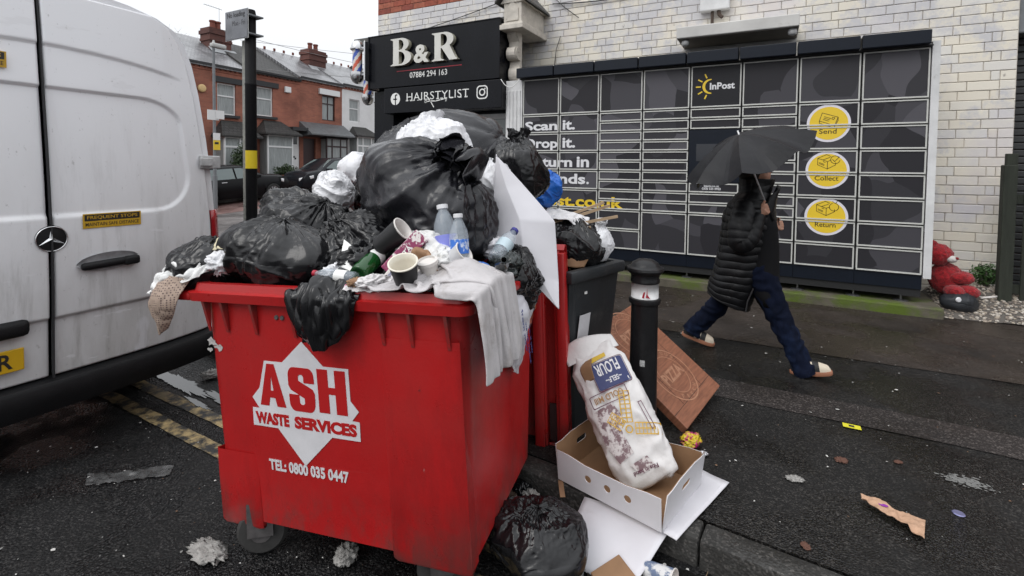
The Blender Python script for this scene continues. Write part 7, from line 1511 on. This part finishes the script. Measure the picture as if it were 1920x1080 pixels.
md = person.modifiers.new('join', 'REMESH'); md.mode = 'VOXEL'; md.voxel_size = .0055; md.use_smooth_shade = True; ms = person.modifiers.new('soften', 'SMOOTH'); ms.iterations = 3; ms.factor = .4
tag(person, 'person in long black puffer coat and blue jeans walking under a tilted umbrella', 'person')
X_, Y_ = (1, 0, 0), (0, 1, 0)
# coat: quilted tube
secs = [(.555, -.285, .145, .16), (.62, -.275, .155, .175), (.72, -.245, .170, .19), (.85, -.205, .18, .195), (1.0, -.172, .182, .195), (1.15, -.158, .182, .205), (1.27, -.152, .178, .22), (1.35, -.145, .158, .215), (1.41, -.132, .125, .175), (1.46, -.115, .10, .115), (1.53, -.105, .105, .10), (1.565, -.10, .112, .105)]
zz = np.array([s[0] for s in secs]); mb = MB(); P = []
for z in np.linspace(.555, 1.565, 190):
    cx, rx, ry = [np.interp(z, zz, [s[k] for s in secs]) for k in (1, 2, 3)]
    r = []
    for a in np.linspace(0, 2*PI, 96, endpoint=False):
        c, s = math.cos(a), math.sin(a); ph = (z + .006*math.sin(2*a) + .004*math.sin(5*a + z*9))/.058; pil = abs(math.sin(PI*ph))**.55
        k = 1 + (.055*pil - .03 if z < 1.45 else .04*pil) + .035*noise.noise(Vector((c*3, s*3, z*14))) - .03*math.exp(-((a - 4.55 + .1*math.sin(z*6))/.05)**2) - .03*math.exp(-((a - 3.6)/.05)**2)
        dz = 0 if z > .8 else -(.8 - z)/.245*(.055*c - .02)      # hem hangs lower at the front
        r.append(rel((cx + rx*k*c, 4.3 + ry*k*s, z + dz)))
    P.append(r)
mb.sheet(P, closed=True); ct_ = mb.build('coat', COATM, person, smooth=True); solid(ct_, .012, -1)
def sleeve(pts, rad):
    C = spline_grid([[tuple(p), tuple(p)] for p in pts], 2, 90)[:, 0]; rr = np.interp(np.linspace(0, 1, 90), np.linspace(0, 1, len(rad)), rad); rr = [r_*(1 + .06*abs(math.sin(PI*k/7.5))**.55 - .03) for k, r_ in enumerate(rr)]
    mb = MB(); mb.tube([Vector(c) for c in C], rr, 24); return mb.build('sleeve', COATM, ct_, smooth=True)
sleeve([rel((-.165, 4.16, 1.36)), rel((-.195, 4.07, 1.22)), rel((-.195, 4.045, 1.09)), rel((-.13, 4.06, 1.14)), wr1 + Vector((.002, 0, .008))], [.085, .09, .085, .07, .046]); sleeve([rel((-.13, 4.44, 1.36)), rel((-.12, 4.50, 1.22)), rel((-.09, 4.50, 1.09)), rel((-.04, 4.45, 1.12)), wr2 + Vector((.01, 0, .003))], [.085, .09, .085, .07, .046])
mb = MB(); mb.tube([rel((-.045 - .02, 4.19, 1.35)), rel((-.04, 4.165, 1.15)), rel((-.04, 4.155, 1.0)), rel((-.075, 4.155, .8)), rel((-.14, 4.17, .62)), rel((-.152, 4.18, .53))], .006, 6); mb.build('zip', mat('zip_grey', (.08, .08, .085), .4, metal=.5), ct_)
mb = MB(); mb.sheet(spline_grid([[rel((-.02, 4.18, 1.42)), rel((.045, 4.22, 1.50)), rel((.05, 4.30, 1.515))], [rel((-.03, 4.16, 1.36)), rel((.02, 4.2, 1.42)), rel((.03, 4.30, 1.44))], [rel((-.03, 4.15, 1.28)), rel((.0, 4.18, 1.31)), rel((.02, 4.3, 1.34))]], 14, 14).tolist()); o = mb.build('lapel', COATM, ct_, smooth=True); solid(o, .03)
mb = MB(); loft(mb, [(rel((-.06 + max(0, .85 - z)*.28, 4.27, z)), rx, .15, X_, Y_) for z, rx in ((.60, .085), (.68, .105), (.78, .115), (.9, .13), (1.05, .125), (1.2, .11), (1.32, .08))]); mb.build('dark_top', BLKF, person, smooth=True)
# hood and hair round the head
mb = MB(); P = []
for u in np.linspace(0, 1, 26):
    th = .12 + u*2.2
    P.append([HC + Vector((-.012 - .02*u, 0, .012)) + Vector((math.cos(a)*.108*math.sin(th)*(1 if math.cos(a) < .3 else .55) , math.sin(a)*.1*math.sin(th), .132*math.cos(th))) for a in np.linspace(.62, 2*PI - .62, 40)])
mb.sheet(P); o = mb.build('hair', HAIRM, person, smooth=True); solid(o, .012, 1)
mb = MB(); loft(mb, [(rel((-.10, 4.3, 1.47)), .09, .085, X_, Y_), (rel((-.095, 4.3, 1.52)), .085, .08, X_, Y_), (rel((-.085, 4.3, 1.555)), .075, .068, X_, Y_)]); mb.build('scarf', BLKF, person, smooth=True)
# jeans
def trouser(lg, rad):
    C = spline_grid([[tuple(p), tuple(p)] for p in lg], 2, 80)[:, 0]; rr = np.interp(np.linspace(0, 1, 80), np.linspace(0, 1, len(rad)), rad); mb = MB(); mb.tube([Vector(c) for c in C], list(rr), 36, cap=False)
    V = np.array(mb.v); n = np.repeat(C, 36, 0); d = V - n; L_ = np.linalg.norm(d, axis=1, keepdims=True); k = (ridge(warp(V, .05, 8, 2.)*np.array([1, 1, 1.4])*9 + 4., 1.0) - .5)*.02; mb.v = [tuple(q) for q in V + d/L_*k[:, None]]
    o = mb.build('trouser_leg', DENIM, person, smooth=True); solid(o, .005, -1)
trouser(legF + [rel((.262, 4.18, .135))], [.105, .095, .08, .072, .078, .085]); trouser(legR + [rel((-.575, 4.46, .225))], [.105, .095, .08, .072, .076, .08])
# shoes
GUM = mat('gum_sole', (.30, .13, .075), .6); CREAM = mat('cream_suede', (.55, .48, .38), .8); SBLK = mat('shoe_black', (.012, .012, .012), .6)
def shoe(M):
    s = thing('shoe', None, None); s.parent = person; s.matrix_local = M
    so = MB(); pts = [(-.13 + .0, 0)] ; out = []
    for a in np.linspace(0, 2*PI, 40, endpoint=False): c, q = math.cos(a), math.sin(a); out.append((.138*math.copysign(abs(c)**.8, c), (.046 - .006*(c < 0) + .003*c)*math.copysign(abs(q)**.7, q)))
    so.sheet([[(x*k, y*k, z) for x, y in out] for z, k in ((0, .96), (.008, 1.0), (.028, 1.0), (.032, .97))], closed=True); so.f.append(list(range(40))[::-1]); so.mi.append(0); so.f.append([120 + k for k in range(40)]); so.mi.append(0)
    bpy.data.objects.remove(s)
    o = so.build('shoe', GUM, person, auto=50); o.matrix_local = M
    up = MB(); P = []
    for x in np.linspace(-.125, .128, 26):
        f = (x + .125)/.253; w = .043*math.sqrt(max(.02, 1 - ((x - .0)/.135)**4)); h = np.interp(f, [0, .08, .3, .42, .6, .8, .95, 1], [.055, .085, .09, .088, .068, .05, .036, .01]); P.append([(x, w*math.cos(a), .03 + h*math.sin(a)**.8) for a in np.linspace(0.001, PI - .001, 16)])
    up.sheet(P); up.build('upper', SBLK, o, smooth=True)
    tc_ = MB(); tc_.sheet([[(x, y*1.04, .03 + (z - .03)*1.04) for x, y, z in r] for r in P[18:]]); tc_.build('toe_cap', CREAM, o, smooth=True)
    for x0 in (-.03, .01):
        st = MB(); st.sheet([[(P[i][j][0] + x0*.0 , P[i][j][1]*1.04, .03 + (P[i][j][2] - .03)*1.04) for j in range(0, 6)] for i in ((9, 10, 11) if x0 < 0 else (13, 14))]); st.build('stripe', CREAM, o, smooth=True)
        st = MB(); st.sheet([[(P[i][j][0], P[i][j][1]*1.04, .03 + (P[i][j][2] - .03)*1.04) for j in range(10, 16)] for i in ((9, 10, 11) if x0 < 0 else (13, 14))]); st.build('stripe', CREAM, o, smooth=True)
    return o
def atp(p, ry, rz=0): v = rel(p); return T(*v) @ RZ(rz) @ RY(ry)
shoe(atp((.295, 4.18, .135), -.18)); shoe(atp((-.53, 4.46, .155), .22))
# umbrella
UM = mat('umbrella_fabric', (.008, .008, .010), .5, spec=.3, bump=.25, bscale=25, var=.2, vscale=6)
sB = PO + shaftB; sA = PO + shaftA; az = sd; e1 = (Vector((-1, 0, 0)) - az*az.dot(Vector((-1, 0, 0)))).normalized(); e2 = az.cross(e1)
um = thing('umbrella', 'black folding umbrella tilted over the walker', 'umbrella', M=Matrix(((e1.x, e2.x, az.x, sA.x), (e1.y, e2.y, az.y, sA.y), (e1.z, e2.z, az.z, sA.z), (0, 0, 0, 1))))
Lh = (sB - sA).length; mb = MB(); P = []; NR = 8
for t in np.linspace(.015, 1, 22):
    r = []
    for k in range(NR*8):
        a = 2*PI*k/(NR*8); w = (k % 8)/8; sag = math.sin(PI*w); rr = .465*t*(1 - .11*sag*t); z = Lh - .145*t**1.7 - .075*sag*t**1.3 + (.008*noise.noise(Vector((math.cos(a)*5, math.sin(a)*5, t*7))))*t
        if math.cos(a) > .5: z -= .06*t*t*(math.cos(a) - .5)*2
        r.append((rr*math.cos(a), rr*math.sin(a), z))
    P.append(r)
mb.sheet(P, closed=True); mb.f.append(list(range(NR*8))); mb.mi.append(0); o = mb.build('canopy', UM, um, auto=9); solid(o, .0015)
mb = MB(); mb.tube([(0, 0, .05), (0, 0, Lh + .03)], .006, 10); mb.build('shaft', mat('umbrella_steel', (.55, .55, .56), .35, metal=.3), um, smooth=True); mb = MB(); mb.tube([(0, 0, -.02), (0, 0, .14)], .014, 12); mb.build('handle', BLKF, um, smooth=True)
for k in range(NR):
    a = 2*PI*k/NR; mb = MB(); mb.tube([(.01*math.cos(a), .01*math.sin(a), Lh - .01)] + [(P[i][k*8][0], P[i][k*8][1], P[i][k*8][2] - .004) for i in (5, 11, 16, 21)], .0022, 5); mb.build('rib', CHROME, um); mb = MB(); mb.tube([(0, 0, Lh - .2), (P[11][k*8][0], P[11][k*8][1], P[11][k*8][2] - .006)], .0018, 5); mb.build('stretcher', CHROME, um)
mb = MB(); q = [tuple((um.matrix_world.inverted() @ (PO + wr2 + Vector(v)))) for v in ((.06, -.02, .03), (.055, -.03, .09), (.02, -.05, .10), (.02, -.04, .04), (.05, -.03, .02))]; mb.tube(q, .003, 6); mb.build('wrist_strap', BLKF, um, smooth=True)
